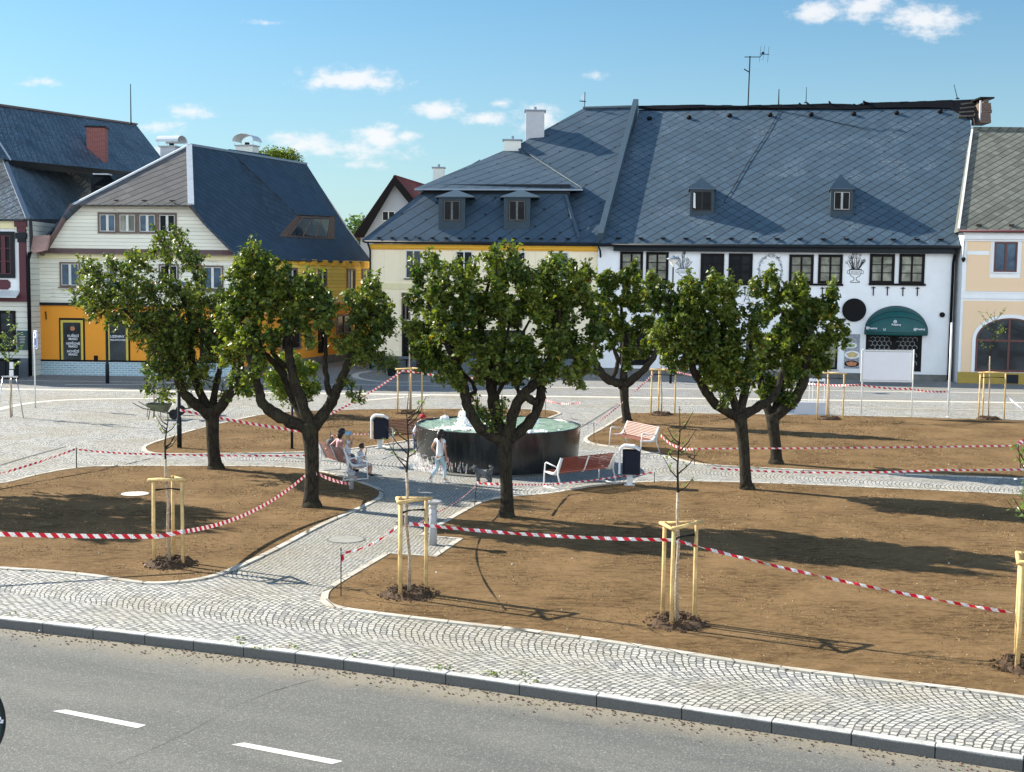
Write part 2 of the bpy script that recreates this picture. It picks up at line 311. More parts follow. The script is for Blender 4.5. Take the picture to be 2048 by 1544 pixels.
    col = t.mix(t.ramp(nf, [(.56, 0), (.66, .75)]), col, (.62, .72, .66))
    setb(t, col=col, rough=.12, spec=.6, normal=t.bump(t.m('ADD', n, nf), .5, .06)); M['water'] = m
    m, t = pmat('foam'); setb(t, col=(.92, .94, .95), rough=.5); t.b.inputs['Subsurface Weight'].default_value = .3; M['foam'] = m
    m, t = pmat('fountain_wall'); tc = t.n('ShaderNodeTexCoord').outputs['Object']; x, y, z = t.xyz(tc)
    n = t.noise(t.vec(t.m('MULTIPLY', x, 5), t.m('MULTIPLY', y, 5), t.m('MULTIPLY', z, .7)), 1, 5, .6)
    setb(t, col=t.mix(t.ramp(n, [(.4, 0), (.7, 1)]), (.006, .009, .011), (.022, .026, .024)), rough=t.m('ADD', .14, t.m('MULTIPLY', n, .15)), spec=.55, metal=0, normal=t.bump(n, .12, .02)); M['fountain_wall'] = m
    # barrier tape
    m, t = pmat('tape'); uv = t.n('ShaderNodeUVMap', uv_map='uv').outputs[0]; u, v, _ = t.xyz(uv)
    st = t.m('GREATER_THAN', t.m('FRACT', t.m('ADD', t.m('MULTIPLY', u, 4.6), t.m('MULTIPLY', v, 4.0))), .5)
    lt = t.m('MULTIPLY', t.m('GREATER_THAN', t.noise(t.vec(t.m('MULTIPLY', u, 45), t.m('MULTIPLY', v, 40)), 1, 1), .57), t.m('MULTIPLY', t.m('GREATER_THAN', t.m('FRACT', t.m('MULTIPLY', u, 2.3)), .45), t.m('SUBTRACT', 1.0, st)))
    lt = t.m('MULTIPLY', lt, .5)
    col = t.mix(st, t.mix(lt, (.80, .79, .79), (.35, .1, .12)), (.62, .012, .035))
    setb(t, col=col, rough=.35)
    tr = t.n('ShaderNodeBsdfTranslucent', {0: col}); mx = t.n('ShaderNodeMixShader', {0: .4, 1: t.b.outputs[0], 2: tr.outputs[0]})
    t.nt.links.new(mx.outputs[0], t.out.inputs[0]); M['tape'] = m
    # leaves and bark
    for nm, a, b, c in (('leaf', (.017, .046, .010), (.19, .225, .038), (.34, .26, .05)), ('leaf_young', (.08, .14, .03), (.20, .26, .07), (.34, .30, .10)),
                        ('leaf_far', (.03, .075, .02), (.11, .17, .04), (.16, .2, .05)), ('leaf_bush', (.05, .10, .015), (.16, .2, .03), (.30, .24, .04))):
        m, t = pmat(nm); at_ = t.n('ShaderNodeAttribute', attribute_name='tint').outputs['Fac']
        nd = t.n('ShaderNodeValToRGB', {0: at_}); cr = nd.color_ramp
        cr.elements[0].color = (*a, 1); cr.elements[1].position = .93; cr.elements[1].color = (*b, 1)
        e = cr.elements.new(.97); e.color = (*c, 1); e = cr.elements.new(1.0); e.color = (.17, .08, .02, 1) if nm != 'leaf_far' else (*b, 1)
        setb(t, col=nd.outputs[0], rough=.42, spec=.38)
        hs = t.n('ShaderNodeHueSaturation', {'Color': nd.outputs[0], 'Saturation': 1.15, 'Value': 1.9})
        tr = t.n('ShaderNodeBsdfTranslucent', {0: hs.outputs[0]}); mx = t.n('ShaderNodeMixShader', {0: .32, 1: t.b.outputs[0], 2: tr.outputs[0]})
        t.nt.links.new(mx.outputs[0], t.out.inputs[0]); M[nm] = m
    m, t = pmat('bark'); tc = t.n('ShaderNodeTexCoord').outputs['Object']
    mp = t.n('ShaderNodeMapping', {'Vector': tc, 'Scale': (1, 1, .25)}).outputs[0]
    n = t.noise(mp, 26, 7, .72, .6); n2 = t.noise(tc, 2.5, 4, .6)
    col = t.mix(t.ramp(n, [(.36, 0), (.66, 1)]), (.009, .008, .006), (.062, .050, .037)); col = t.mix(t.ramp(n2, [(.5, 0), (.7, .6)]), col, (.060, .058, .028))
    setb(t, col=col, rough=.95, spec=.15, normal=t.bump(n, 1.0, .05)); M['bark'] = m
    m, t = pmat('bark_young'); tc = t.n('ShaderNodeTexCoord').outputs['Object']; n = t.noise(tc, 30, 4)
    setb(t, col=t.mix(t.ramp(n, [(.35, 0), (.7, 1)]), (.22, .15, .09), (.55, .45, .33)), rough=.8, normal=t.bump(n, .5, .01)); M['bark_young'] = m
    m, t = pmat('road_paint'); tc = t.n('ShaderNodeTexCoord').outputs['Object']; n = t.noise(tc, 18, 5, .7)
    setb(t, col=t.mix(t.ramp(n, [(.60, 0), (.68, .8)]), (.68, .67, .62), (.2, .2, .19)), rough=.7, normal=t.bump(n, .3, .005)); M['road_paint'] = m
    # poster of dishes
    m, t = pmat('poster'); tc = t.n('ShaderNodeTexCoord').outputs['Object']; n = t.noise(tc, 14, 6, .7)
    nd = t.n('ShaderNodeValToRGB', {0: n}); cr = nd.color_ramp; cr.elements[0].position = .3; cr.elements[0].color = (.02, .025, .05, 1); cr.elements[1].position = .7; cr.elements[1].color = (.45, .47, .5, 1)
    setb(t, col=nd.outputs[0], rough=.3); M['poster'] = m
    for nm, a, b in (('food_green', (.10, .22, .05), (.45, .5, .3)), ('food_pasta', (.35, .24, .08), (.65, .55, .28)), ('food_meat', (.30, .05, .02), (.6, .3, .12))):
        m, t = pmat(nm); tc = t.n('ShaderNodeTexCoord').outputs['Object']; n = t.noise(tc, 22, 4, .7)
        setb(t, col=t.mix(t.ramp(n, [(.4, 0), (.6, 1)]), a, b), rough=.5); M[nm] = m
    m, t = pmat('patterned'); tc = t.n('ShaderNodeTexCoord').outputs['Object']; v = t.n('ShaderNodeTexVoronoi', {'Vector': tc, 'Scale': 22.0}).outputs['Distance']
    setb(t, col=t.mix(t.ramp(v, [(.3, 0), (.5, 1)]), (.15, .12, .16), (.55, .52, .55)), rough=.9); M['patterned'] = m
ground_mats()

# ------------------------------------------------------------------ building blocks
ORG = {}
def props(o, label=None, cat=None, group=None, kind=None):
    if label: o['label'] = label
    if cat: o['category'] = cat
    if group: o['group'] = group
    if kind: o['kind'] = kind
    return o
def empty(name, loc, label, cat, group=None, rz=0):
    o = bpy.data.objects.new(name, None); COL.objects.link(o); o.location = loc; o.rotation_euler = (0, 0, rz); o.empty_display_size = .3
    ORG[o.name] = Vector(loc) if rz == 0 else Vector((0, 0, 0)); return props(o, label, cat, group)
class MB:
    def __init__(s): s.v = []; s.f = []; s.uv = []
    def face(s, pts, uv=None):
        i = len(s.v); s.v += [Vector(p) for p in pts]; s.f.append(tuple(range(i, i+len(pts)))); s.uv.append(uv)
        return s
    def box(s, c, size, rz=0, rot=None):
        c = Vector(c); h = Vector(size)/2; Rm = rot or Matrix.Rotation(rz, 3, 'Z')
        P = [c + Rm @ Vector((x*h.x, y*h.y, z*h.z)) for x in (-1, 1) for y in (-1, 1) for z in (-1, 1)]
        i = len(s.v); s.v += P
        for q in ((0, 1, 3, 2), (4, 6, 7, 5), (0, 4, 5, 1), (2, 3, 7, 6), (0, 2, 6, 4), (1, 5, 7, 3)): s.f.append(tuple(i+k for k in q)); s.uv.append(None)
        return s
    def tube(s, pts, rad, n=8, caps=True, flat=1.0):
        pts = [Vector(p) for p in pts]; rad = rad if hasattr(rad, '__len__') else [rad]*len(pts)
        base = len(s.v); prev = None
        for k, p in enumerate(pts):
            d = (pts[min(k+1, len(pts)-1)] - pts[max(k-1, 0)]).normalized()
            if prev is None:
                ref = Vector((0, 0, 1)) if abs(d.z) < .9 else Vector((1, 0, 0)); a = d.cross(ref).normalized()
            else: a = (prev - d*prev.dot(d)).normalized()
            prev = a; b = d.cross(a)
            for j in range(n):
                t = 2*math.pi*j/n; s.v.append(p + (a*math.cos(t) + b*math.sin(t)*flat)*rad[k])
        for k in range(len(pts)-1):
            for j in range(n):
                s.f.append((base+k*n+j, base+k*n+(j+1) % n, base+(k+1)*n+(j+1) % n, base+(k+1)*n+j)); s.uv.append(None)
        if caps:
            s.f.append(tuple(base+j for j in range(n))[::-1]); s.uv.append(None)
            s.f.append(tuple(base+(len(pts)-1)*n+j for j in range(n))); s.uv.append(None)
        return s
    def lathe(s, c, prof, n=32, cap=True):
        c = Vector(c); base = len(s.v)
        for (r, z) in prof:
            for j in range(n): t = 2*math.pi*j/n; s.v.append(c+Vector((r*math.cos(t), r*math.sin(t), z)))
        for k in range(len(prof)-1):
            for j in range(n): s.f.append((base+k*n+j, base+k*n+(j+1) % n, base+(k+1)*n+(j+1) % n, base+(k+1)*n+j)); s.uv.append(None)
        if cap:
            s.f.append(tuple(base+j for j in range(n))[::-1]); s.uv.append(None)
            s.f.append(tuple(base+(len(prof)-1)*n+j for j in range(n))); s.uv.append(None)
        return s
    def prism(s, pts, off):
        """polygon extruded by vector off"""
        pts = [Vector(p) for p in pts]; off = Vector(off); i = len(s.v); n = len(pts); s.v += pts + [p+off for p in pts]
        s.f.append(tuple(range(i, i+n))); s.f.append(tuple(range(i+n, i+2*n))[::-1]); s.uv += [None, None]
        for k in range(n): s.f.append((i+k, i+n+k, i+n+(k+1) % n, i+(k+1) % n)); s.uv.append(None)
        return s
    def build(s, name, mat, parent=None, smooth=False, label=None, kind=None, cat=None, group=None, bevel=0, subd=0):
        me = bpy.data.meshes.new(name); off = ORG.get(parent.name, Vector()) if parent else Vector()
        me.from_pydata([tuple(v-off) for v in s.v], [], s.f)
        ul = me.uv_layers.new(name='uv'); li = 0; buf = []
        for fi, f in enumerate(s.f):
            if s.uv[fi]: buf += [c for q in s.uv[fi] for c in q]
            else:
                a, b, c = s.v[f[0]], s.v[f[1]], s.v[f[2]]; n = (b-a).cross(c-a)
                if n.length < 1e-12: n = Vector((0, 0, 1))
                n.normalize(); u = Vector((0, 0, 1)).cross(n)
                u = Vector((1, 0, 0)) if u.length < .05 else u.normalized()
                if u.x < 0: u = -u
                w_ = n.cross(u)
                if w_.z < 0: w_ = -w_
                for k in f: buf += [s.v[k].dot(u), s.v[k].dot(w_)]
        ul.data.foreach_set('uv', buf)
        me.materials.append(M[mat] if isinstance(mat, str) else mat)
        o = bpy.data.objects.new(name, me); COL.objects.link(o)
        bm = bmesh.new(); bm.from_mesh(me)
        if smooth: bmesh.ops.remove_doubles(bm, verts=bm.verts, dist=1e-5)
        bmesh.ops.recalc_face_normals(bm, faces=bm.faces); bm.to_mesh(me); bm.free()
        if smooth: me.polygons.foreach_set('use_smooth', [True]*len(me.polygons))
        if parent: o.parent = parent; ORG[o.name] = off
        if bevel:
            b = o.modifiers.new('bevel', 'BEVEL'); b.width = bevel; b.segments = 2; b.limit_method = 'ANGLE'
        if subd:
            b = o.modifiers.new('subd', 'SUBSURF'); b.levels = b.render_levels = subd
        props(o, label, cat, group, kind); return o
def dup(root, loc, rz=None, label=None, group=None):
    def cp(o, par):
        c = o.copy(); COL.objects.link(c); c.parent = par
        for ch in o.children: cp(ch, c)
        return c
    r = cp(root, None); r.location = loc
    if rz is not None: r.rotation_euler = (0, 0, rz)
    if label: r['label'] = label
    if group: r['group'] = group
    return r
def text(name, body, mat, parent, origin, udir, size, up=Vector((0, 0, 1)), n=None, extr=.004, align='CENTER', sx=1.0, bold=0.0, shear=0.0):
    cu_ = bpy.data.curves.new(name, 'FONT'); cu_.body = body; cu_.size = size; cu_.extrude = extr; cu_.align_x = align; cu_.align_y = 'CENTER'; cu_.offset = bold; cu_.shear = shear
    tmp = bpy.data.objects.new('tmp', cu_); COL.objects.link(tmp); bpy.context.view_layer.update()
    me = bpy.data.meshes.new_from_object(tmp.evaluated_get(bpy.context.evaluated_depsgraph_get()))
    bpy.data.objects.remove(tmp); me.name = name
    u = udir.normalized(); nn = n or u.cross(up); Mx = Matrix((u*sx, up, nn)).transposed()
    off = ORG.get(parent.name, Vector())
    for v in me.vertices: v.co = Mx @ v.co + Vector(origin) - off
    me.materials.clear(); me.materials.append(M[mat]); me.uv_layers.new(name='uv')
    o = bpy.data.objects.new(name, me); COL.objects.link(o); o.parent = parent; ORG[o.name] = off; return o

LEAF = np.array([[0, -.05, 0], [-.52, .12, .10], [-.26, .50, .05], [0, 1.0, -.06], [.26, .50, .05], [.52, .12, .10]])
def leaves(name, centers, sizes, mat, parent=None, seed=1, droop=.5, label=None, cat=None, kind=None, group=None, tint=None):
    """one mesh of many folded, lobed leaves"""
    rg = np.random.RandomState(seed); n = len(centers); C = np.asarray(centers, float)
    if parent: C = C - np.array(ORG.get(parent.name, Vector()))
    th = rg.rand(n)*2*np.pi
    dv = np.stack([np.cos(th), np.sin(th), rg.normal(-droop, .5, n)], 1); dv /= np.linalg.norm(dv, axis=1)[:, None]
    nv = rg.normal(0, .55, (n, 3)); nv[:, 2] += .8
    nv -= dv*(nv*dv).sum(1)[:, None]; nv /= np.linalg.norm(nv, axis=1)[:, None]
    sv = np.cross(dv, nv); S = np.asarray(sizes)[:, None, None] if hasattr(sizes, '__len__') else sizes
    V = C[:, None, :] + S*(LEAF[None, :, 0:1]*sv[:, None, :] + LEAF[None, :, 1:2]*dv[:, None, :] + LEAF[None, :, 2:3]*nv[:, None, :])
    V = V.reshape(-1, 3)
    me = bpy.data.meshes.new(name); me.vertices.add(n*6); me.vertices.foreach_set('co', V.ravel())
    idx = (np.arange(n)*6)[:, None] + np.array([0, 3, 2, 1, 0, 5, 4, 3])[None, :]
    me.loops.add(n*8); me.loops.foreach_set('vertex_index', idx.ravel().astype(np.int32))
    me.polygons.add(n*2); me.polygons.foreach_set('loop_start', (np.arange(n*2)*4).astype(np.int32))
    me.update(calc_edges=True)
    tn = rg.rand(n) if tint is None else tint
    at_ = me.attributes.new('tint', 'FLOAT', 'FACE'); at_.data.foreach_set('value', np.repeat(tn, 2).astype(np.float32))
    me.materials.append(M[mat]); me.validate()
    o = bpy.data.objects.new(name, me); COL.objects.link(o)
    if parent: o.parent = parent; ORG[o.name] = ORG.get(parent.name, Vector())
    props(o, label, cat, group, kind); return o

def skinned(name, pts, edges, mat, parent, root=0, subd=2, label=None, flat=None):
    """pts = list of (x,y,z,r) ; one smooth skinned surface"""
    off = ORG.get(parent.name, Vector())
    me = bpy.data.meshes.new(name); me.from_pydata([(p[0]-off.x, p[1]-off.y, p[2]-off.z) for p in pts], edges, [])
    me.materials.append(M[mat])
    o = bpy.data.objects.new(name, me); COL.objects.link(o); o.parent = parent; ORG[o.name] = off
    sk = o.modifiers.new('skin', 'SKIN'); sk.use_smooth_shade = True; sk.branch_smoothing = .6
    for i, d in enumerate(me.skin_vertices[0].data):
        r = pts[i][3]; d.radius = (r, r) if not hasattr(r, '__len__') else r; d.use_root = (i == root)
    if subd:
        s = o.modifiers.new('subd', 'SUBSURF'); s.levels = s.render_levels = subd
    if label: o['label'] = label
    return o
# ================================================================== ground
def smooth_poly(px, z, n=4, close=True, sharp=()):
    P = [G(x, y, z) for x, y in px]; out = []; N = len(P)
    for i in range(N if close else N-1):
        p0, p1, p2, p3 = P[(i-1) % N], P[i], P[(i+1) % N], P[(i+2) % N]
        if not close: p0 = P[max(i-1, 0)]; p3 = P[min(i+2, N-1)]
        if i in sharp or (i+1) % N in sharp:
            out.append(p1)
            continue
        for k in range(n):
            t = k/n; out.append(.5*((2*p1)+(p2-p0)*t+(2*p0-5*p1+4*p2-p3)*t*t+(3*p1-p0-3*p2+p3)*t**3))
    if not close: out.append(P[-1])
    return out
def sheet(name, P, mat, label=None, lift=0.0, kind='structure'):
    return MB().face([p+Vector((0, 0, lift)) for p in P]).build(name, mat, kind=kind)
kd = Vector((math.cos(KANG), math.sin(KANG), 0)); kn = Vector((-kd.y, kd.x, 0))
# kerb line (paving side edge) as measured, extended both ways
kpx = [(0, 1232), (300, 1266), (600, 1302), (900, 1343), (1200, 1386), (1548, 1437), (2048, 1512)]
kp = [G(x, y, 0) for x, y in kpx]
kp = [kp[0]+(kp[0]-kp[1]).normalized()*60, kp[0]+(kp[0]-kp[1]).normalized()*12] + kp + [kp[-1]+(kp[-1]-kp[-2]).normalized()*12, kp[-1]+(kp[-1]-kp[-2]).normalized()*60]
def offs(P, d):
    out = []
    for i, p in enumerate(P):
        t = (P[min(i+1, len(P)-1)]-P[max(i-1, 0)]); t.z = 0; t.normalize(); out.append(p+Vector((-t.y, t.x, 0))*d)
    return out
KH = .15; kin = kp; kout = offs(kp, -.15)
far = [Vector((900, kin[-1].y, 0)), Vector((900, 1500, 0)), Vector((-900, 1500, 0)), Vector((-900, kin[0].y, 0))]
sheet('square_paving', kin + far, 'cobble_fan')
rd = offs(kp, -.14)
sheet('road', [Vector((p.x, p.y, -KH)) for p in rd[::-1]] + [Vector((-70, rd[0].y, -KH)), Vector((-70, -30, -KH)), Vector((90, -30, -KH)), Vector((90, rd[-1].y, -KH))], 'asphalt')
sheet('ground', [Vector((x, y, -.5)) for x, y in ((-1500, -400), (1500, -400), (1500, 2500), (-1500, 2500))], 'asphalt')
# granite kerb stones, one by one in the row
def kerb():
    mb = MB(); L = 1.0; acc = 0
    top0 = [p+Vector((0, 0, .012)) for p in kin]; 
    for a, b, c, d in zip(kin[1:-2], kin[2:-1], kout[1:-2], kout[2:-1]):
        n = max(1, round((b-a).length/L))
        for i in range(n):
            g = .006/(b-a).length*n
            t0, t1 = (i+g)/n, (i+1-g)/n; j = rnd.uniform(-.004, .004)
            q = [a.lerp(b, t0), a.lerp(b, t1), c.lerp(d, t1), c.lerp(d, t0)]
            mb.prism([Vector((p.x, p.y, -.3)) for p in q], (0, 0, .312+j))
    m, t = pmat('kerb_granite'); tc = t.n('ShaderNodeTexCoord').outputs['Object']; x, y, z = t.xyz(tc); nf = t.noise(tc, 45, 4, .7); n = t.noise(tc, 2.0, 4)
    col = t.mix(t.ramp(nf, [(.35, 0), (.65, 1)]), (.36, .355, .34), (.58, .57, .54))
    face_shade = t.ramp(t.m('ADD', t.m('MULTIPLY', z, -8.0), t.m('MULTIPLY', n, .35)), [(.1, 0), (.3, 1)])      # shade of the upright face painted into the colour
    col = t.mix(t.m('MULTIPLY', face_shade, .88), col, t.mix(nf, (.025, .026, .025), (.085, .085, .08)))
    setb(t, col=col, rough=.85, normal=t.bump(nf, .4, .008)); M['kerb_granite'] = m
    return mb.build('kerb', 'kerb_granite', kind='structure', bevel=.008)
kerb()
# street in front of the houses: a strip of smaller setts behind a low kerb line
def strip(y0, y1, mat, name, z=.004, dy=0, x0=-60, x1=60):
    MB().face([Vector((x0, y0, z)), Vector((x1, y0+dy, z)), Vector((x1, y1+dy, z)), Vector((x0, y1, z))]).build(name, mat, kind='structure')
strip(63.4, 64.0, 'granite_pale', 'gutter_band', .004, -2.0)
strip(64.0, 140, 'cobble_street', 'street_paving', .008, -2.0)
strip(68.2, 68.5, 'granite_pale', 'pavement_edge', .014, -.8)
def curve_band(px, w_, name='paving_line', z=.010, mat='granite_pale'):
    P = smooth_poly(px, z, 6, close=False); A, B = offs(P, w_/2), offs(P, -w_/2); mb = MB()
    for i in range(len(P)-1): mb.face([A[i], A[i+1], B[i+1], B[i]])
    mb.build(name, mat, kind='structure')
curve_band([(-100, 845), (0, 818), (60, 806), (150, 799), (300, 797), (420, 796)], .45)
curve_band([(130, 769), (300, 768), (440, 758), (560, 748)], .4)
curve_band([(860, 762), (780, 764), (720, 757), (712, 748), (740, 742)], .4, z=.016)
curve_band([(700, 803), (800, 795), (860, 790)], .35)
curve_band([(1190, 812), (1500, 812), (2100, 822)], .14)
curve_band([(0, 930), (60, 912), (130, 893)], .10, mat='plinth_stone')
curve_band([(1130, 868), (1175, 846), (1235, 808)], .08, mat='plinth_stone')

# ------------------------------------------------------------------ planting beds
BEDS = [
 [(-260, 1020), (-120, 985), (0, 967), (70, 950), (150, 936), (240, 932), (420, 932), (560, 934), (640, 942), (710, 960), (758, 977), (768, 988), (752, 1004), (650, 1050), (560, 1098), (480, 1136), (420, 1157), (350, 1167), (280, 1168), (180, 1154), (80, 1144), (0, 1139), (-260, 1118)],
 [(642, 1195), (650, 1180), (685, 1157), (771, 1107), (865, 1113), (915, 1079), (838, 1072), (905, 1032), (960, 1004), (1010, 994), (1100, 986), (1200, 970), (1320, 963), (1460, 964), (1700, 973), (2048, 989), (2350, 1004), (2350, 1450), (2048, 1400), (1800, 1369), (1548, 1338), (1300, 1300), (1100, 1271), (900, 1248), (720, 1226), (665, 1216), (645, 1206)],
 [(1168, 880), (1174, 872), (1205, 855), (1243, 832), (1268, 826), (1400, 827), (1600, 830), (1800, 834), (2048, 841), (2350, 848), (2350, 968), (2048, 958), (1800, 949), (1600, 941), (1480, 935), (1400, 929), (1340, 916), (1290, 904), (1213, 893), (1180, 887)],
 [(284, 899), (290, 891), (330, 877), (400, 856), (470, 840), (520, 830), (580, 824), (680, 820), (830, 818), (1000, 818), (1100, 821), (1122, 827), (1110, 833), (1060, 850), (960, 862), (870, 874), (790, 887), (730, 896), (640, 904), (500, 908), (340, 909), (297, 906)]]
SHARP = [(), (3, 4, 5, 6), (), ()]
BED_Z = .02
BEDP = []
for bi, (px, sh) in enumerate(zip(BEDS, SHARP)):
    P = smooth_poly(px, 0, 4, True, sh); BEDP.append(P)
    ar = sum(P[i].x*P[(i+1) % len(P)].y-P[(i+1) % len(P)].x*P[i].y for i in range(len(P)))
    sgn = 1 if ar > 0 else -1
    N = len(P)
    def inset(d, z):
        out = []
        for i in range(N):
            t = P[(i+1) % N]-P[i-1]; t.z = 0; t.normalize(); q = P[i]+Vector((-t.y, t.x, 0))*d*sgn; q.z = z; out.append(q)
        return out
    o0, o1, i1 = inset(0, 0), inset(0, .028), inset(.13, .028); i0 = inset(.13, .012)
    mb = MB()
    for i in range(N):
        j = (i+1) % N
        mb.face([o0[i], o0[j], o1[j], o1[i]]); mb.face([o1[i], o1[j], i1[j], i1[i]]); mb.face([i1[i], i1[j], i0[j], i0[i]])
    mb.build('bed_border', 'edge_stone', kind='structure')
    MB().face(inset(.10, .014)).build('planting_bed', 'mulch', kind='structure')
# pale stone ring and curved setts around the fountain
FY = Vector((FC[0], FC[1], 0)); FR = 2.54
def ring(name, r0, r1, z, mat, n=64):
    mb = MB(); 
    for j in range(n):
        a, b = 2*math.pi*j/n, 2*math.pi*(j+1)/n
        mb.face([FY+Vector((r*math.cos(t), r*math.sin(t), z)) for r, t in ((r0, a), (r1, a), (r1, b), (r0, b))])
    mb.build(name, mat, kind='structure')
ring('ring_paving', 2.5, 4.3, .006, 'cobble_ring')
# path of small setts between the beds, down to the pavement
sheet('path_paving', [G(x, y, .004) for x, y in ((640, 1190), (480, 1140), (560, 1100), (650, 1052), (752, 1005), (768, 988), (760, 975), (720, 960), (690, 950), (720, 925), (900, 925), (1000, 975), (1010, 992), (960, 1003), (905, 1031), (838, 1071), (915, 1079), (865, 1113), (771, 1107), (685, 1157), (650, 1180))], 'cobble_path')
# painted lane dashes
for q in ([(105, 1422), (131, 1419), (292, 1450), (275, 1456)], [(463, 1489), (488, 1485), (686, 1522), (664, 1528)]):
    MB().face([G(x, y, -KH+.004) for x, y in q]).build('lane_marking', 'road_paint', kind='structure')
# crack in the asphalt
def crack():
    pts = [(150, 1600), (205, 1544), (300, 1500), (380, 1462), (420, 1440), (500, 1400), (570, 1375), (640, 1357)]
    P = smooth_poly(pts, -KH+.003, 6, False); mb = MB()
    for i in range(len(P)-1):
        a, b = P[i], P[i+1]; w_ = .006+.007*rnd.random(); n = Vector((0, w_, 0)); jx = Vector((rnd.uniform(-.03, .03), 0, 0)) if i % 2 else Vector()
        mb.face([a+n, b+n+jx, b+jx, a])
    mb.build('road_crack', 'black', kind='structure')
crack()
# leaf litter and grit along the kerb, plus small stones in the beds
def litter():
    cs = []; ss = []
    for i in range(160):
        t = rnd.random()*8+.5; k = int(t); p = kout[k+1 if k+2 < len(kout) else k].lerp(kout[min(k+2, len(kout)-1)], t-k)
        p = p - kn*abs(rnd.gauss(.05, .28)); cs.append((p.x, p.y, -KH+.006)); ss.append(rnd.uniform(.012, .04))
    leaves('fallen_leaves', cs, np.array(ss), 'leaf_bush', seed=5, droop=0, kind='stuff', label='dry leaf bits and grit lying in the gutter along the kerb')
    mb = MB()
    for i in range(110):
        x = rnd.uniform(-9, 14); y = rnd.uniform(19, 48); s = rnd.uniform(.008, .022)
        mb.box((x, y, .02+s*.3), (s*1.6, s, s), rnd.random()*3)
    mb.build('small_stones', 'granite_pale', kind='stuff', label='tiny pale stones scattered over the brown beds')
    mb = MB()
    for i in range(900):
        t = rnd.random()*8+.5; k = int(t); p = kout[k+1 if k+2 < len(kout) else k].lerp(kout[min(k+2, len(kout)-1)], t-k)
        p = p - kn*abs(rnd.gauss(.03, .22)); s = rnd.uniform(.006, .02); mb.box((p.x, p.y, -KH+s*.4), (s*1.5, s, s), rnd.random()*3)
    mb.build('gutter_grit', 'brick_old', kind='stuff', label='dark grit crumbs lying on the asphalt along the kerb')
litter()
def fibres():
    # loose coir fibres, crumbs and creases of the mulch mat, lying in the beds
    rg = np.random.RandomState(12); C = []; S_ = []
    for P in BEDP:
        X = np.array([[p.x, p.y] for p in P]); lo, hi = X.min(0), X.max(0); hi = np.minimum(hi, [16, 60]); lo = np.maximum(lo, [-14, 0]); A = (hi-lo).prod(); n = int(A*190)
        q = lo+rg.rand(n, 2)*(hi-lo); ins = np.zeros(n, bool); j = len(X)-1
        for i in range(len(X)):
            xi, yi = X[i]; xj, yj = X[j]; c = ((yi > q[:, 1]) != (yj > q[:, 1])) & (q[:, 0] < (xj-xi)*(q[:, 1]-yi)/(yj-yi+1e-9)+xi); ins ^= c; j = i
        q = q[ins]; cl = np.sin(q[:, 0]*1.9+2*np.sin(q[:, 1]*.8))+np.sin(q[:, 1]*2.7+1.5*np.sin(q[:, 0]*1.1))+rg.normal(0, .8, len(q)); q = q[cl > .2]
        C.append(np.column_stack([q, np.full(len(q), .020)])); S_.append(rg.uniform(.010, .032, len(q))*(q[:, 1]/30)**.6)
    C = np.concatenate(C); leaves('mulch_fibres', C, np.concatenate(S_), 'fibre', seed=6, droop=0, kind='stuff', label='loose brown fibres and crumbs lying on the mulch of the beds')
fibres()
def tufts():
    cs, ss = [], []
    for px, py in ((18, 1230), (480, 1278), (486, 1290), (520, 1298), (583, 1296), (697, 1312), (880, 1338), (885, 1340), (975, 1350), (982, 1353), (1030, 1345), (1065, 1366), (1048, 1352)):
        c = G(px, py)
        for i in range(14): cs.append((c.x+rnd.gauss(0, .09), c.y+rnd.gauss(0, .05), .01+rnd.random()*.03)); ss.append(rnd.uniform(.02, .05))
    for P in BEDP[:3]:
        pass
    leaves('moss_tufts', cs, np.array(ss), 'leaf_bush', seed=3, droop=-.4, kind='stuff', label='small green weeds growing between the paving stones at the kerb')
tufts()
# round covers
def cover(px, py, r, mat, label, rim):
    c = G(px, py, .004 if mat == 'concrete' else .016); o = empty('manhole_cover', c, label, 'manhole cover')
    MB().lathe(c, [(r*.9, 0), (r*.9, .012), (.01, .013)], 40, False).build('lid', mat, o)
    MB().lathe(c, [(r*.91, 0), (r*.91, .009), (r, .009), (r, -.01)], 40, False).build('rim', rim, o)
cover(270, 988, .39, 'granite_pale', 'pale round stone cover lying in the brown bed on the left', 'soil')
cover(692, 1079, .42, 'concrete', 'grey round concrete cover in the cobbled path between beds', 'plinth_stone')
cover(668, 1212, .3, 'granite', 'cover in the paving near the rounded corner of the right bed', 'plinth_stone') if False else None

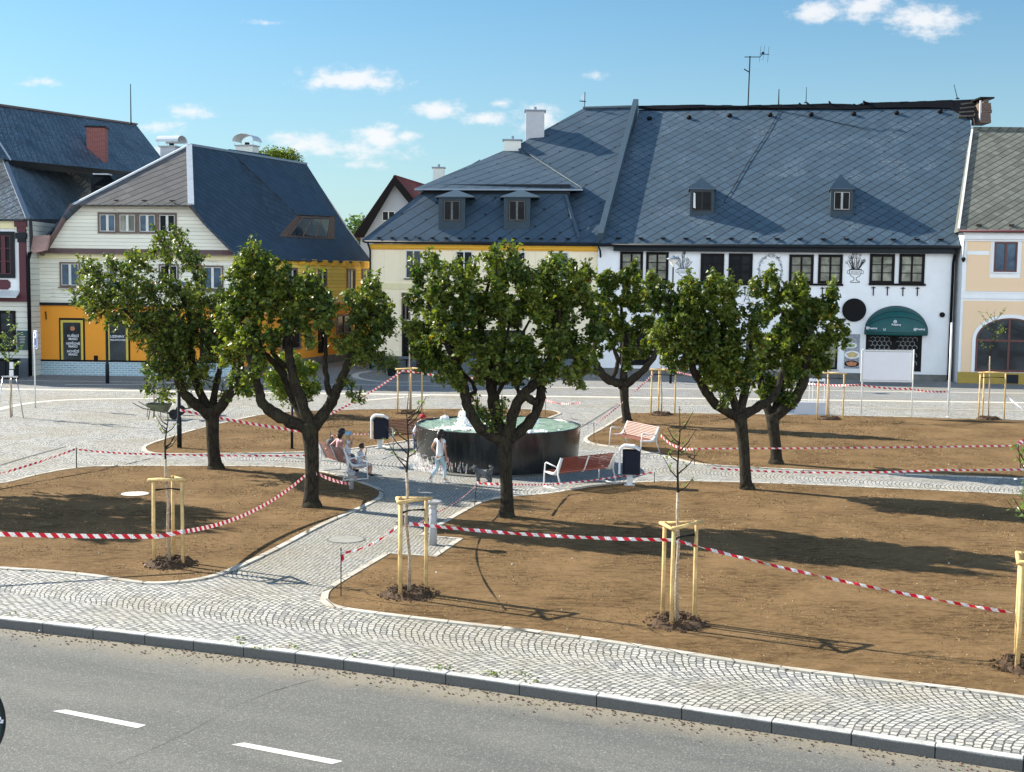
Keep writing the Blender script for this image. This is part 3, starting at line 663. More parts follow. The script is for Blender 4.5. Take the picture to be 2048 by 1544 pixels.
# ================================================================== fountain
def fountain():
    o = empty('fountain', FY, 'big round dark fountain basin with pale green bubbling water on the square', 'fountain')
    H = 1.27
    MB().lathe(FY, [(2.46, .02), (2.47, .18), (FR, H-.02), (FR, H), (FR-.05, H+.005), (FR-.06, H-.06), (FR-.06, H-.1)], 96, False).build('basin', 'fountain_wall', o, True)
    MB().lathe(FY, [(2.72, 0), (2.72, .05), (2.3, .06)], 96, False).build('plinth', 'plinth_stone', o)
    mb = MB(); N = 72; rr = [0, .4, .8, 1.2, 1.6, 2.0, 2.3, FR-.055]
    def hz_(x, y): return H-.035+.012*math.sin(9*x+3*y)+.01*math.sin(13*y-4*x)
    for a, b in zip(rr[:-1], rr[1:]):
        for j in range(N):
            q = []
            for r, t in ((a, j), (b, j), (b, j+1), (a, j+1)):
                th = 2*math.pi*t/N; x, y = r*math.cos(th), r*math.sin(th); q.append(FY+Vector((x, y, hz_(x, y))))
            mb.face(q if a > 0 else q[1:] if False else [q[0], q[1], q[2]])
    mb.build('water', 'water', o, True)
    # jets
    def jet(c, h, wd, n, s0, seed):
        rg = random.Random(seed); mb = MB()
        for k in range(n):
            z = rg.random()**1.5*h*rg.uniform(.6, 1); r = wd*(1.0-.8*z/h)*rg.random()**.8*rg.uniform(.6, 1.5); a = rg.random()*6.28; s = s0*rg.uniform(.5, 1.3)*(1.15-.6*z/h)
            p = c+Vector((r*math.cos(a), r*math.sin(a), z)); m_ = rg.uniform(1, 2.2)
            mb.tube([p-Vector((0, 0, s*m_)), p-Vector((0, 0, s*.5)), p+Vector((0, 0, s*.5)), p+Vector((0, 0, s*m_))], [s*.3, s, s*.9, s*.25], 6)
        mb.build('water_jet', 'foam', o, True, kind='stuff')
    w0 = Vector((0, 0, H-.04))
    def fp(px, py): p = G(px, py, H); return Vector((p.x, p.y, H-.04))
    jet(fp(928, 852), .80, .27, 800, .016, 1); jet(fp(1063, 866), .80, .06, 420, .02, 2); jet(fp(1074, 845), .55, .05, 260, .02, 3); jet(fp(985, 846), .55, .27, 420, .016, 4); jet(fp(890, 836), .14, .13, 160, .03, 5)
    # foam patches where the jets fall
    mb = MB(); rg = random.Random(9)
    for (px, py, sx, n) in ((925, 856, .6, 300), (1060, 862, .5, 90), (985, 852, .7, 120)):
        c = fp(px, py)
        for k in range(n):
            p = c+Vector((rg.gauss(0, sx*.55), rg.gauss(0, sx*.4), .04)); 
            if (p-FY-Vector((0, 0, p.z))).length > 2.4: continue
            s = rg.uniform(.012, .045); mb.box(p, (s*2.2, s*1.6, s*.7), rg.random()*3)
    mb.build('foam', 'foam', o, kind='stuff')
    # water spilling over the rim on the left and splashing at its foot
    mb = MB(); rg = random.Random(4)
    for k in range(2200):
        th = R(rg.uniform(175, 236)); 
        if rg.random() < .3 and th > R(215): continue
        f = rg.random(); z = f**2.6*.42 if rg.random() < .985 else rg.uniform(.5, H); r = 2.50+.06*z/H+ (rg.random()*.42*(1-z/1.4) if z < .35 else rg.random()*.05)
        s = rg.uniform(.0018, .0048)*(1.5 if z < .2 else 1)
        p = FY+Vector((r*math.cos(th), r*math.sin(th), z+.05)); mb.tube([p-Vector((0, 0, s*4)), p, p+Vector((0, 0, s*5))], [s*.4, s, s*.3], 4)
    for k in range(120):
        th = R(rg.uniform(175, 250)); r = 2.52; z = rg.uniform(.02, .25); l = rg.uniform(.08, .22); s = rg.uniform(.003, .007)
        p = FY+Vector((r*math.cos(th), r*math.sin(th), z)); mb.tube([p, p+Vector((0, 0, l))], [s, s*.6], 4)
    mb.build('overflow', 'foam', o, True, kind='stuff')
fountain()
# ================================================================== houses
ZU = Vector((0, 0, 1))
class Fac:
    """a vertical wall plane between two ground points"""
    def __init__(s, A, B):
        s.A = Vector((A.x, A.y, 0)); s.u = (Vector((B.x, B.y, 0))-s.A).normalized(); s.n = Vector((s.u.y, -s.u.x, 0))
    def uv(s, px, py): p = onp(px, py, s.A, s.n); return (p-s.A).dot(s.u), p.z
    def p(s, u, z, d=0): return s.A+s.u*u+ZU*z+s.n*d
    def sh(s, d): q = Fac(s.A, s.A+s.u); q.A = s.A+s.n*d; return q
    def box(s, mb, u0, u1, z0, z1, d0, d1):
        a = s.p(u0, z0, d0); mb.prism([a, s.p(u1, z0, d0), s.p(u1, z1, d0), s.p(u0, z1, d0)], s.n*(d1-d0)); return mb
    def rect(s, x0, y0, x1, y1):
        ym = (y0+y1)/2; xm = (x0+x1)/2
        u0 = s.uv(x0, ym)[0]; u1 = s.uv(x1, ym)[0]; z1 = s.uv(xm, y0)[1]; z0 = s.uv(xm, y1)[1]; return u0, u1, z0, z1
def window(b, F_, px, frame='frame_white', glass='glass', fw=.07, nx=2, ny=1, cas=None, sill=None, dep=.05, trim=None, bars=.04, barmat=None, split=None, off=0):
    u0, u1, z0, z1 = F_.rect(*px) if len(px) == 4 else px[:4]
    if off: F_ = F_.sh(off)
    mb = MB(); g = .004
    F_.box(mb, u0, u1, z1-fw, z1, g, dep); F_.box(mb, u0, u1, z0, z0+fw, g, dep); F_.box(mb, u0, u0+fw, z0+fw, z1-fw, g, dep); F_.box(mb, u1-fw, u1, z0+fw, z1-fw, g, dep)
    w_ = mb.build('window', frame, b)
    mb = MB(); iw = (u1-u0-2*fw)
    for i in range(1, nx): c = u0+fw+iw*i/nx; F_.box(mb, c-bars, c+bars, z0+fw, z1-fw, g+.002, dep-.012)
    for j in range(1, ny):
        c = z0+fw+(z1-z0-2*fw)*j/ny; F_.box(mb, u0+fw, u1-fw, c-bars*.45, c+bars*.45, g+.004, dep-.02)
    if split: c = z0+(z1-z0)*split; F_.box(mb, u0+fw, u1-fw, c-bars, c+bars, g+.004, dep-.014)
    if cas:
        for i in range(nx):
            a = u0+fw+iw*i/nx+(bars if i else 0); c = u0+fw+iw*(i+1)/nx-(bars if i < nx-1 else 0); t = cas
            F_.box(mb, a, a+t, z0+fw, z1-fw, g, dep-.008); F_.box(mb, c-t, c, z0+fw, z1-fw, g, dep-.008); F_.box(mb, a+t, c-t, z0+fw, z0+fw+t, g, dep-.008); F_.box(mb, a+t, c-t, z1-fw-t, z1-fw, g, dep-.008)
    if mb.f: mb.build('glazing_bar', barmat or frame, w_)
    mb = MB(); F_.box(mb, u0+fw*.5, u1-fw*.5, z0+fw*.5, z1-fw*.5, .002, .014); mb.build('pane', glass, w_)
    if sill: mb = MB(); F_.box(mb, u0-.08, u1+.08, z0-.06, z0-.002, .003, .14); mb.build('sill', sill, w_)
    if trim:
        mb = MB(); t = .12
        F_.box(mb, u0-t, u1+t, z1+.003, z1+t, .003, .04); F_.box(mb, u0-t, u0-.003, z0, z1, .003, .04); F_.box(mb, u1+.003, u1+t, z0, z1, .003, .04); mb.build('surround', trim, w_)
    return w_
def slab(poly, th=.14):
    """roof sheet with thickness, hanging below the given polygon"""
    a, b, c = poly[0], poly[1], poly[2]; n = (b-a).cross(c-a).normalized()
    if n.z < 0: n = -n
    return MB().prism([p-n*th for p in poly], n*th)
def plane3(a, b, c): return a, (b-a).cross(c-a).normalized()
def rake(mb, a, b, w_=.14, h=.08, lift=.05):
    """ridge or hip capping"""
    d = (b-a); rot = d.to_track_quat('X', 'Z').to_matrix(); mb.box((a+b)/2+ZU*lift, (d.length, w_, h), rot=rot)
def guards(b, P0, P1, n, off, mat='black', s=(.32, .16, .07), name='snow_guard'):
    d = (P1-P0); rz = math.atan2(d.y, d.x)
    for i in range(n):
        p = P0.lerp(P1, (i+.5)/n)+off; MB().box(p, s, rz).box(p+Vector((0, .0, -.05)), (s[0]*.25, s[1]*2.2, .03), rz).build(name, mat, b)
def pipe(b, pts, r=.05, mat='dark_metal', name='downpipe'): MB().tube(pts, r, 8).build(name, mat, b, True)
def chimney(c, w_, d_, z0, z1, mat, label, rz=0, cap='zinc', style='slab'):
    o = empty('chimney', (c[0], c[1], z0), label, 'chimney')
    MB().box((c[0], c[1], (z0+z1)/2), (w_, d_, z1-z0), rz).build('stack', mat, o)
    if style == 'slab':
        MB().box((c[0], c[1], z1+.05), (w_+.22, d_+.22, .08), rz).build('cap', cap, o); MB().tube([(c[0], c[1], z1+.09), (c[0], c[1], z1+.35)], .1, 12).build('flue', cap, o)
    if style == 'hood':
        MB().box((c[0], c[1], z1+.04), (w_+.15, d_+.15, .08), rz).build('cap', 'granite', o)
        MB().tube([(c[0], c[1], z1+.08), (c[0], c[1], z1+.28)], .16, 12).build('flue', 'dark_metal', o)
        mb = MB(); N = 10
        Rm = Matrix.Rotation(rz, 3, 'Z')
        P = [(math.cos(math.pi*k/N)*w_*.62, .32+math.sin(math.pi*k/N)*w_*.38) for k in range(N+1)]
        for (a, za), (b_, zb) in zip(P[:-1], P[1:]):
            q = [Rm @ Vector((a, -d_*.75, za)), Rm @ Vector((b_, -d_*.75, zb)), Rm @ Vector((b_, d_*.75, zb)), Rm @ Vector((a, d_*.75, za))]
            C_ = Vector((c[0], c[1], z1)); mb.prism([C_+x for x in q], (0, 0, .03))
        for sx in (-1, 1):
            for sy in (-1, 1):
                p = Vector((c[0], c[1], z1))+Rm @ Vector((sx*w_*.55, sy*d_*.6, 0)); mb.tube([p+ZU*.05, p+ZU*.42], .018, 5)
        mb.build('hood', 'zinc_light', o)
    return o
# ------------------------------------------------------------------ white house
FW = Fac(G(1192, 748), G(1905, 763.5))
uR = FW.uv(1907, 600)[0]
WD = 13.0
def up_slope(F_, L, Rr, zl, zr, ridge_px, depth):
    """plane of a roof from its eave line on the wall to the ridge seen at ridge_px, `depth` behind the wall"""
    a = F_.p(L, zl, .45); b = F_.p(Rr, zr, .45); c = onp(ridge_px[0], ridge_px[1], F_.A-F_.n*depth, F_.n); return plane3(a, b, c)
zeL = FW.uv(1205, 487)[1]; zeR = FW.uv(1910, 491)[1]
PW = up_slope(FW, 0, uR, zeL, zeR, (1600, 212), WD)
def PWp(x, y, lift=0): return onp(x, y, PW[0], PW[1])+ (PW[1] if PW[1].z > 0 else -PW[1])*lift
def house_body(F_, u0, u1, h, depth, mat, b, name='wall', front=0.0):
    mb = MB(); F_.box(mb, u0, u1, 0, h, -depth, front); return mb.build(name, mat, b)
def white_house():
    b = empty('town_house', FW.A, 'long white town house with a vast blue grey sheet roof and black timber windows', 'house')
    house_body(FW, 0, uR, zeL-.15, 24, 'wall_white', b)
    nW = PW[1] if PW[1].z > 0 else -PW[1]
    tl, tr = PWp(1277, 222), PWp(1940, 236); bl, br = FW.p(.15, zeL, .45), FW.p(uR+.12, zeR, .45)
    trr = PWp(1943, 262); tr2 = PWp(1900, 218)
    ridge_l, ridge_r = PWp(1277, 216), PWp(1900, 206)
    slab([bl, br, trr, tr, tr2, tl], .16).build('roof', 'roof_blue', b)
    back = -FW.n*13
    MB().face([ridge_l-ZU*.1, ridge_r-ZU*.1, Vector((ridge_r.x, ridge_r.y, 0))+back+ZU*zeL, Vector((ridge_l.x, ridge_l.y, 0))+back+ZU*zeL]).build('rear_roof', 'roof_blue', b)
    # gable ends under the roof
    for p_, q_, e in ((tl, bl, .0), (tr, br, .0)):
        MB().face([Vector((q_.x, q_.y, zeL-.2)), p_-nW*.2, Vector((p_.x, p_.y, 0))+back*.98+ZU*(zeL-.2)]).build('gable_wall', 'wall_white', b)
    # ragged tarred ridge: uncovered boards and loose sheet
    rg = random.Random(3); mb = MB(); pts = [(1277, 213), (1400, 211), (1480, 213), (1570, 211), (1660, 209), (1720, 211), (1740, 207), (1800, 206), (1880, 203), (1955, 200)]
    low = [(1277, 219), (1330, 221), (1400, 218), (1500, 217), (1560, 219), (1620, 219), (1700, 221), (1760, 218), (1850, 217), (1900, 219), (1945, 243)]
    up_ = [PWp(x, y+1.5, .05) for x, y in pts]; lo_ = [PWp(x, y, .03) for x, y in low]
    for i in range(40):
        t0, t1 = i/40, (i+1)/40
        def sm(A, t): k = min(int(t*(len(A)-1)), len(A)-2); return A[k].lerp(A[k+1], t*(len(A)-1)-k)
        j = rg.uniform(-.03, .06); a, c = sm(up_, t0), sm(up_, t1); d, e = sm(lo_, t1), sm(lo_, t0)
        mb.prism([e, d, c+ZU*j*.5, a+ZU*j*.4], nW*.08)
    for k in range(8):
        p = sm(up_, rg.uniform(.35, .8)); mb.box(p+ZU*rg.uniform(0, .12), (rg.uniform(.2, .8), .1, rg.uniform(.05, .16)), rot=Euler((rg.uniform(-.5, .5), rg.uniform(-.4, .4), rg.random())).to_matrix())
    mb.build('ridge_covering', 'black', b)
    mb = MB()
    for k in range(4): a = PWp(1922-2*k, 212+k*8, .07); c = PWp(1950-k, 208+k*9, .07); mb.tube([a, c], .11, 4)
    mb.build('bare_board', 'old_wood', b)
    # gutter, fascia
    g0, g1 = FW.p(.1, zeL-.1, .55), FW.p(uR+.35, zeR-.1, .55)
    MB().tube([g0, g1], .10, 10).build('gutter', 'dark_metal', b, True)
    mb = MB(); FW.box(mb, .95, uR+.02, zeL-.44, zeL-.12, .003, .42); mb.build('fascia', 'dark_metal', b)
    e0 = PWp(1215, 478); e1 = PWp(1905, 481); guards(b, e0, e1, 15, nW*.08)
    # roof vents below the ridge
    for x, y in ((1299, 239), (1378, 237), (1459, 233), (1540, 232), (1622, 231), (1707, 230), (1793, 228), (1880, 225)):
        p = PWp(x, y, .02); MB().tube([p-nW*.05, p+nW*.14, p+nW*.24], [.17, .17, .02], 8).build('roof_vent', 'black', b)
    # lightning wire
    wire = [PWp(x, y, .05) for x, y in ((1560, 222), (1530, 275), (1500, 320), (1462, 384), (1448, 404))]
    MB().tube(wire, .018, 5).build('lightning_wire', 'black', b)
    MB().tube([PWp(1552, 222, .06), PWp(1640, 238, .04), PWp(1740, 262, .04)], .012, 5).build('lightning_wire', 'black', b)
    # stub of an old brick fire wall at the far end of the ridge
    q = PWp(1966, 226); mb = MB(); rg = random.Random(8)
    for k in range(7):
        mb.box(q+Vector((rg.uniform(-.05, .05), .2, -.62+k*.22)), (.75-(.3 if k == 6 else 0)*rg.random()-.03*k, 1.6, .215), .0)
    mb.build('fire_wall', 'brick_old', b)
    mb = MB(); mb.box(q+Vector((-.40, -.55, .1)), (.07, .12, 1.3)).build('mortar_edge', 'plaster_grey', b)
    mb = MB(); mb.box(q+Vector((0, .2, .92)), (.95, 1.8, .10)); mb.build('wall_cap', 'black', b)
    # two dormers
    def dormer(x0, x1, yt, ye, yb, openw):
        base = PWp((x0+x1)/2, yb); d = 0.02; y = base.y
        A = onp(x0, yb, Vector((0, y, 0)), FW.n).x; Bx = onp(x1, yb, Vector((0, y, 0)), FW.n).x
        zb = at(x0, yb, y).z; ze = at(x0, ye, y).z; zt = at(x0, yt, y).z+.1; back_ = 3.2
        dm = MB(); c = Vector(((A+Bx)/2, y, 0)); wd = (Bx-A)
        sk = (A+Bx)/2/y*.85*back_; dm.prism([Vector((A, y, zb-.1)), Vector((Bx, y, zb-.1)), Vector((Bx, y, ze)), Vector((A, y, ze))], (sk, back_, 0)); D_ = dm.build('dormer', 'dormer_metal', b)
        ov = .1; P = [Vector((A-ov, y-ov, ze)), Vector((Bx+ov, y-ov, ze)), Vector((c.x, y+.55, zt+.15)), Vector((c.x+sk*1.3, y+back_+1.2, zt+.15)), Vector((A-ov+sk, y+back_, ze)), Vector((Bx+ov+sk, y+back_, ze))]
        mb = MB(); 
        for q in ((0, 1, 2), (1, 5, 3, 2), (0, 2, 3, 4)): pts_ = [P[i] for i in q]; mb.prism([p-ZU*.05 for p in pts_], (0, 0, .05))
        mb.build('dormer_roof', 'trim_blue', D_)
        Fd = Fac(Vector((A, y, 0)), Vector((Bx, y, 0))); r_ = (.16, wd-.16, zb+.28, ze-.16)
        w2 = window(D_, Fd, r_+(0,), 'iron' if openw else 'iron', 'glass_black', .05, 2, 1, dep=.04, cas=.035 if not openw else None, barmat='granite' if not openw else None, bars=.03)
        if openw:
            MB().prism([Fd.p(.2, zb+.45, .06), Fd.p(.33, zb+.4, .1), Fd.p(.30, ze-.3, .1), Fd.p(.2, ze-.25, .06)], Fd.n*.03).build('curtain', 'wall_pale', D_)
        return D_
    dormer(1386, 1436, 361, 377, 430, True); dormer(1682, 1730, 355, 377, 430, False)
    # upstairs windows, dark sills under each pair
    ups = [(1240, 503, 1286, 561), (1292, 504, 1337, 562), (1401, 507, 1448, 566), (1457, 507, 1505, 567), (1578, 509, 1627, 567), (1636, 509, 1685, 567), (1739, 508, 1789, 567), (1798, 508, 1849, 568)]
    for i, q in enumerate(ups):
        window(b, FW, q, 'frame_black', 'glass_curtain' if i not in (2, 3) else 'glass_black', .16, 2, 3, dep=.07, bars=.055)
    for q in ((1238, 562, 1340, 566), (1399, 566, 1507, 570), (1576, 567, 1686, 571), (1737, 567, 1851, 571)):
        mb = MB(); FW.box(mb, *FW.rect(*q), .003, .13); mb.build('window_board', 'frame_black', b)
    # plinth
    mb = MB(); u1 = uR-.2; hp = FW.uv(1800, 748)[1]
    FW.box(mb, .3, u1, 0, hp, .003, .06); mb.build('plinth', 'plinth_stone', b)
    # ground floor: doors and windows behind the trees, big leaded window under the awning
    window(b, FW, (1398, 680, 1442, 752), 'frame_black', 'glass_black', .12, 2, 1, dep=.07)
    window(b, FW, (1600, 668, 1675, 738), 'frame_black', 'glass_curtain', .12, 3, 1, dep=.05, sill='granite')
    window(b, FW, (1492, 668, 1560, 738), 'frame_black', 'glass_curtain', .12, 3, 1, dep=.05, sill='granite')
    window(b, FW, (1240, 660, 1300, 730), 'frame_black', 'glass_black', .12, 2, 1, dep=.05)
    w_ = window(b, FW, (1731, 655, 1843, 742), 'frame_black', 'glass_black', .16, 2, 1, dep=.06, bars=.09, trim='wall_white')
    u0, u1_, z0, z1 = FW.rect(1736, 675, 1838, 738); mb = MB(); hs = .155; row = 0; z = z0+.1
    while z < z1-.1:
        u = u0+.1+(hs if row % 2 else 0)
        while u < u1_-.15:
            pts = [FW.p(u+hs*1.0*math.sin(k*math.pi/3), z+hs*1.02*math.cos(k*math.pi/3), .02) for k in range(3)]
            if abs(u-(u0+u1_)/2) > .24:
                mb.tube([pts[0], pts[1]], .011, 4, False); mb.tube([pts[1], pts[2]], .011, 4, False); mb.tube([pts[0], FW.p(u-hs*math.sin(math.pi/3), z+hs*.5, .02)], .011, 4, False)
            u += hs*2*.87
        z += hs*1.53; row += 1
    mb.build('leading', 'plaster_grey', w_, kind='stuff')
    # wall anchors
    for x, y in ((1411, 574), (1490, 574), (1645, 575), (1673, 575), (1747, 574), (1775, 574), (1806, 575), (1835, 575), (1592, 575), (1270, 570)):
        u, z = FW.uv(x, y); mb = MB(); FW.box(mb, u-.025, u+.025, z-.5, z+.03, .003, .06); FW.box(mb, u-.12, u+.12, z-.07, z-.02, .003, .065); mb.build('wall_anchor', 'black', b)
    # round black shields
    for x, y, r, nm in ((1708, 620, 23, 'round_shield'), (1884, 629.5, 5, 'round_plate')):
        c = onp(x, y, FW.A, FW.n); rr = r*77/2550; mb = MB(); N = 36
        pts = [c+FW.u*rr*math.cos(2*math.pi*k/N)+ZU*rr*math.sin(2*math.pi*k/N)+FW.n*.02 for k in range(N)]; mb.prism(pts, FW.n*.1)
        pts = [c+FW.u*rr*.9*math.cos(2*math.pi*k/N)+ZU*rr*.9*math.sin(2*math.pi*k/N)+FW.n*.12 for k in range(N)]; mb.prism(pts, FW.n*.02); mb.build(nm, 'black', b)
    # line paintings: flower urns and wreath
    def line(mb, pts, r=.016): mb.tube([FW.p(u, z, .012) for u, z in pts], r, 4, True, 1)
    def urn(cx, yt, yb, wpx, seed, mat):
        rg = random.Random(seed); uc, zt = FW.uv(cx, yt); zb = FW.uv(cx, yb)[1]; h = zt-zb; W_ = wpx*77/2550/2; mb = MB()
        zz = zb+h*.42
        prof = [(-.62, .0), (-.6, -.12), (-.45, -.22), (-.15, -.27), (-.1, -.33), (-.22, -.38), (-.5, -.41), (-.5, -.44), (.5, -.44), (.5, -.41), (.22, -.38), (.1, -.33), (.15, -.27), (.45, -.22), (.6, -.12), (.62, 0), (-.62, 0)]
        line(mb, [(uc+a*W_, zz+b_*h*.95) for a, b_ in prof]); line(mb, [(uc-.66*W_, zz+.02), (uc+.66*W_, zz+.02)], .02)
        for k in range(7): a = (-.45+.15*k); line(mb, [(uc+a*W_, zz-.03*h), (uc+a*.8*W_, zz-.17*h)], .009)
        for sgn in (-1, 1): line(mb, [(uc+sgn*.6*W_, zz-.02*h), (uc+sgn*.85*W_, zz-.04*h), (uc+sgn*.85*W_, zz-.12*h), (uc+sgn*.55*W_, zz-.14*h)], .014)
        for k in range(26):
            a = rg.uniform(-1, 1); hh = (1-abs(a)**1.6*.45)*rg.uniform(.25, .56)*h; x0 = a*.4*W_; x1 = a*1.0*W_
            line(mb, [(uc+x0, zz+.02), (uc+(x0+x1)/2+rg.uniform(-.05, .05), zz+hh*.55), (uc+x1, zz+hh)], .010)
            if k % 2 == 0:
                r = rg.uniform(.05, .09); N = 7; line(mb, [(uc+x1+r*math.cos(6.28*j/N), zz+hh+r*math.sin(6.28*j/N)) for j in range(N+1)], .010)
        r = .1; line(mb, [(uc+r*.8*math.cos(6.28*j/8), zt-.1+r*math.sin(6.28*j/8)) for j in range(9)], .012)
        mb.build('wall_painting', mat, b)
    urn(1368, 503, 562, 36, 1, 'plinth_grey'); urn(1712, 504, 565, 36, 2, 'black')
    mb = MB(); rg = random.Random(6); uc, z0_ = FW.uv(1541, 540)
    for k in range(150):
        t = R(rg.uniform(-60, 240)); r = rg.uniform(.62, .80); x = uc+r*.95*math.cos(t); z = z0_+r*1.25*math.sin(t)
        s = rg.uniform(.03, .08); a = rg.random()*6.28
        line(mb, [(x, z), (x+s*math.cos(a), z+s*math.sin(a)), (x+s*1.5*math.cos(a+.7), z+s*1.5*math.sin(a+.7))], .009)
    for r in (.68, .74): line(mb, [(uc+r*.95*math.cos(R(t)), z0_+r*1.25*math.sin(R(t))) for t in range(-60, 241, 12)], .008)
    mb.build('wall_painting', 'plinth_grey', b)
    for q in ((1488, 590, 1500, 600), ):
        u0, u1_, z0, z1 = FW.rect(*q)
        mb = MB(); mb.tube([FW.p(u0, z0-.1, .03), FW.p((u0+u1_)/2, z1+.1, .03), FW.p(u1_, z0-.1, .03)], .02, 4); mb.tube([FW.p(u0+.05, (z0+z1)/2-.1, .03), FW.p(u1_-.05, (z0+z1)/2-.1, .03)], .015, 4); mb.build('lettering', 'black', b)
    # corner downpipe shared with the neighbour
    P = [FW.p(uR-.02, zeR-.2, .5), FW.p(uR-.08, zeR-.6, .2), FW.p(uR-.12, zeR-1.0, .12), FW.p(uR-.14, .1, .12)]; pipe(b, P, .085, 'black')
    # raised metal parapet along the party wall
    lo, hi = PWp(1201, 481), PWp(1272, 212); nn = nW
    mb = MB(); wv = FW.u*.36
    mb.prism([lo-nn*.3-wv*.5, lo-nn*.3+wv*.5, lo+nn*.55+wv*.5, lo+nn*.55-wv*.5], hi-lo); mb.build('parapet', 'trim_blue', b)
    return b
white_house()
def awning():
    o = empty('awning', FW.p(FW.uv(1792, 660)[0], 3.0, 0), 'dark green domed canvas awning over the leaded window of the white house', 'awning')
    u0, u1, z0, z1 = FW.rect(1729, 612, 1856, 664); uc = (u0+u1)/2; W_ = (u1-u0)/2; H_ = z1-z0; mb = MB(); N, K = 24, 5
    def pt(i, k):
        t = math.pi*i/N; e = (math.pi/2)*k/K
        return FW.p(uc-W_*math.cos(t), z0+H_*math.sin(t)*math.cos(e)+.0, .02+1.15*math.sin(e)*math.sin(t)**.8 if t > 0 else .02)
    for i in range(N):
        for k in range(K): mb.face([pt(i, k), pt(i+1, k), pt(i+1, k+1), pt(i, k+1)])
    for i in range(N): a, c = pt(i, K), pt(i+1, K); mb.face([a, c, c-ZU*.16, a-ZU*.16])
    s = mb.build('canvas', 'green_canvas', o, True); sol = s.modifiers.new('solid', 'SOLIDIFY'); sol.thickness = .02
    mb = MB()
    for k in range(0, K+1, 1):
        if k in (0, 2, 3, 5): mb.tube([pt(i, k) for i in range(1, N)], .018, 5)
    mb.build('frame', 'dark_metal', o)
    def seal(i, k, r, dz=0):
        p = pt(i, k)+ZU*dz; n = (FW.n*.9+ZU*.25).normalized(); mb = MB(); N_ = 20; up = (ZU-n*ZU.dot(n)).normalized()
        p = p+n*.03
        for j in range(N_):
            a, c = 2*math.pi*j/N_, 2*math.pi*(j+1)/N_
            mb.prism([p+(FW.u*math.cos(a)+up*math.sin(a))*r*.72, p+(FW.u*math.cos(a)+up*math.sin(a))*r, p+(FW.u*math.cos(c)+up*math.sin(c))*r, p+(FW.u*math.cos(c)+up*math.sin(c))*r*.72], n*.01)
        mb.tube([p-FW.u*r*.4, p+FW.u*r*.4], r*.18, 4); mb.tube([p-up*r*.45, p+up*r*.5], r*.16, 4); mb.build('emblem', 'board_white', o)
    def tx(body, x, y, size, d, sx=1.0):
        u, z = FW.uv(x, y); n = FW.n
        p = onp(x, y, FW.A+FW.n*d, FW.n); text('lettering', body, 'board_white', o, p, FW.u, size, sx=sx, bold=.003)
    def sl(x, y, r, d):
        p = onp(x, y, FW.A+FW.n*d, FW.n); n = FW.n; mb = MB(); N_ = 20
        for j in range(N_):
            a, c = 2*math.pi*j/N_, 2*math.pi*(j+1)/N_
            mb.prism([p+(FW.u*math.cos(a)+ZU*math.sin(a))*r*.7, p+(FW.u*math.cos(a)+ZU*math.sin(a))*r, p+(FW.u*math.cos(c)+ZU*math.sin(c))*r, p+(FW.u*math.cos(c)+ZU*math.sin(c))*r*.7], n*.01)
        mb.tube([p-FW.u*r*.45, p+FW.u*r*.45], r*.2, 4); mb.tube([p-ZU*r*.45, p+ZU*r*.5], r*.18, 4); mb.build('emblem', 'board_white', o)
    tx('Prazdroj', 1792.5, 649.5, .15, 1.24); sl(1790.5, 643.5, .10, 1.22)
    tx('Prazdroj', 1745.5, 656.5, .145, 1.02, 1.0); sl(1735, 656, .085, .90); tx('Prazdroj', 1841, 658.5, .145, 1.02, 1.0); sl(1830, 659, .085, 1.12); tx('U', 1769, 659, .19, 1.12)
awning()
def poster():
    u0, u1, z0, z1 = FW.rect(1689, 668, 1719, 737); o = empty('menu_poster', FW.p((u0+u1)/2, z0, .02), 'tall poster with three plates of food on the white house wall', 'poster')
    mb = MB(); FW.box(mb, u0, u1, z0, z1, .012, .03); mb.build('panel', 'poster', o)
    def plate(fx, fz, rx, rz_, rim, food, hh):
        for mat, k, d in ((rim, 1.0, .034), (food, .72, .040)):
            c = FW.p(u0+(u1-u0)*fx, z0+(z1-z0)*fz, d); N = 22; pts = []
            for j in range(N):
                a = 2*math.pi*j/N; w_ = 1+(.12*math.sin(5*a) if k < 1 else 0); uu = max(-(fx)*(u1-u0)+.01, min((1-fx)*(u1-u0)-.01, rx*k*w_*math.cos(a))); pts.append(c+FW.u*uu+ZU*rz_*k*w_*math.sin(a))
            MB().prism(pts, FW.n*.004).build('plate_picture' if k == 1 else 'food_picture', mat, o)
    plate(.42, .67, .34, .17, 'board_white', 'food_green', 0); plate(.52, .40, .46, .24, 'board_white', 'food_pasta', 0); plate(.5, .14, .44, .19, 'black', 'food_meat', 0)
    MB().prism([FW.p(u0+.02, z0+(z1-z0)*.82, .034), FW.p(u1-.02, z0+(z1-z0)*.82, .034), FW.p(u1-.02, z1-.03, .034), FW.p(u0+.02, z1-.03, .034)], FW.n*.003).build('table_picture', 'poster', o)
poster()

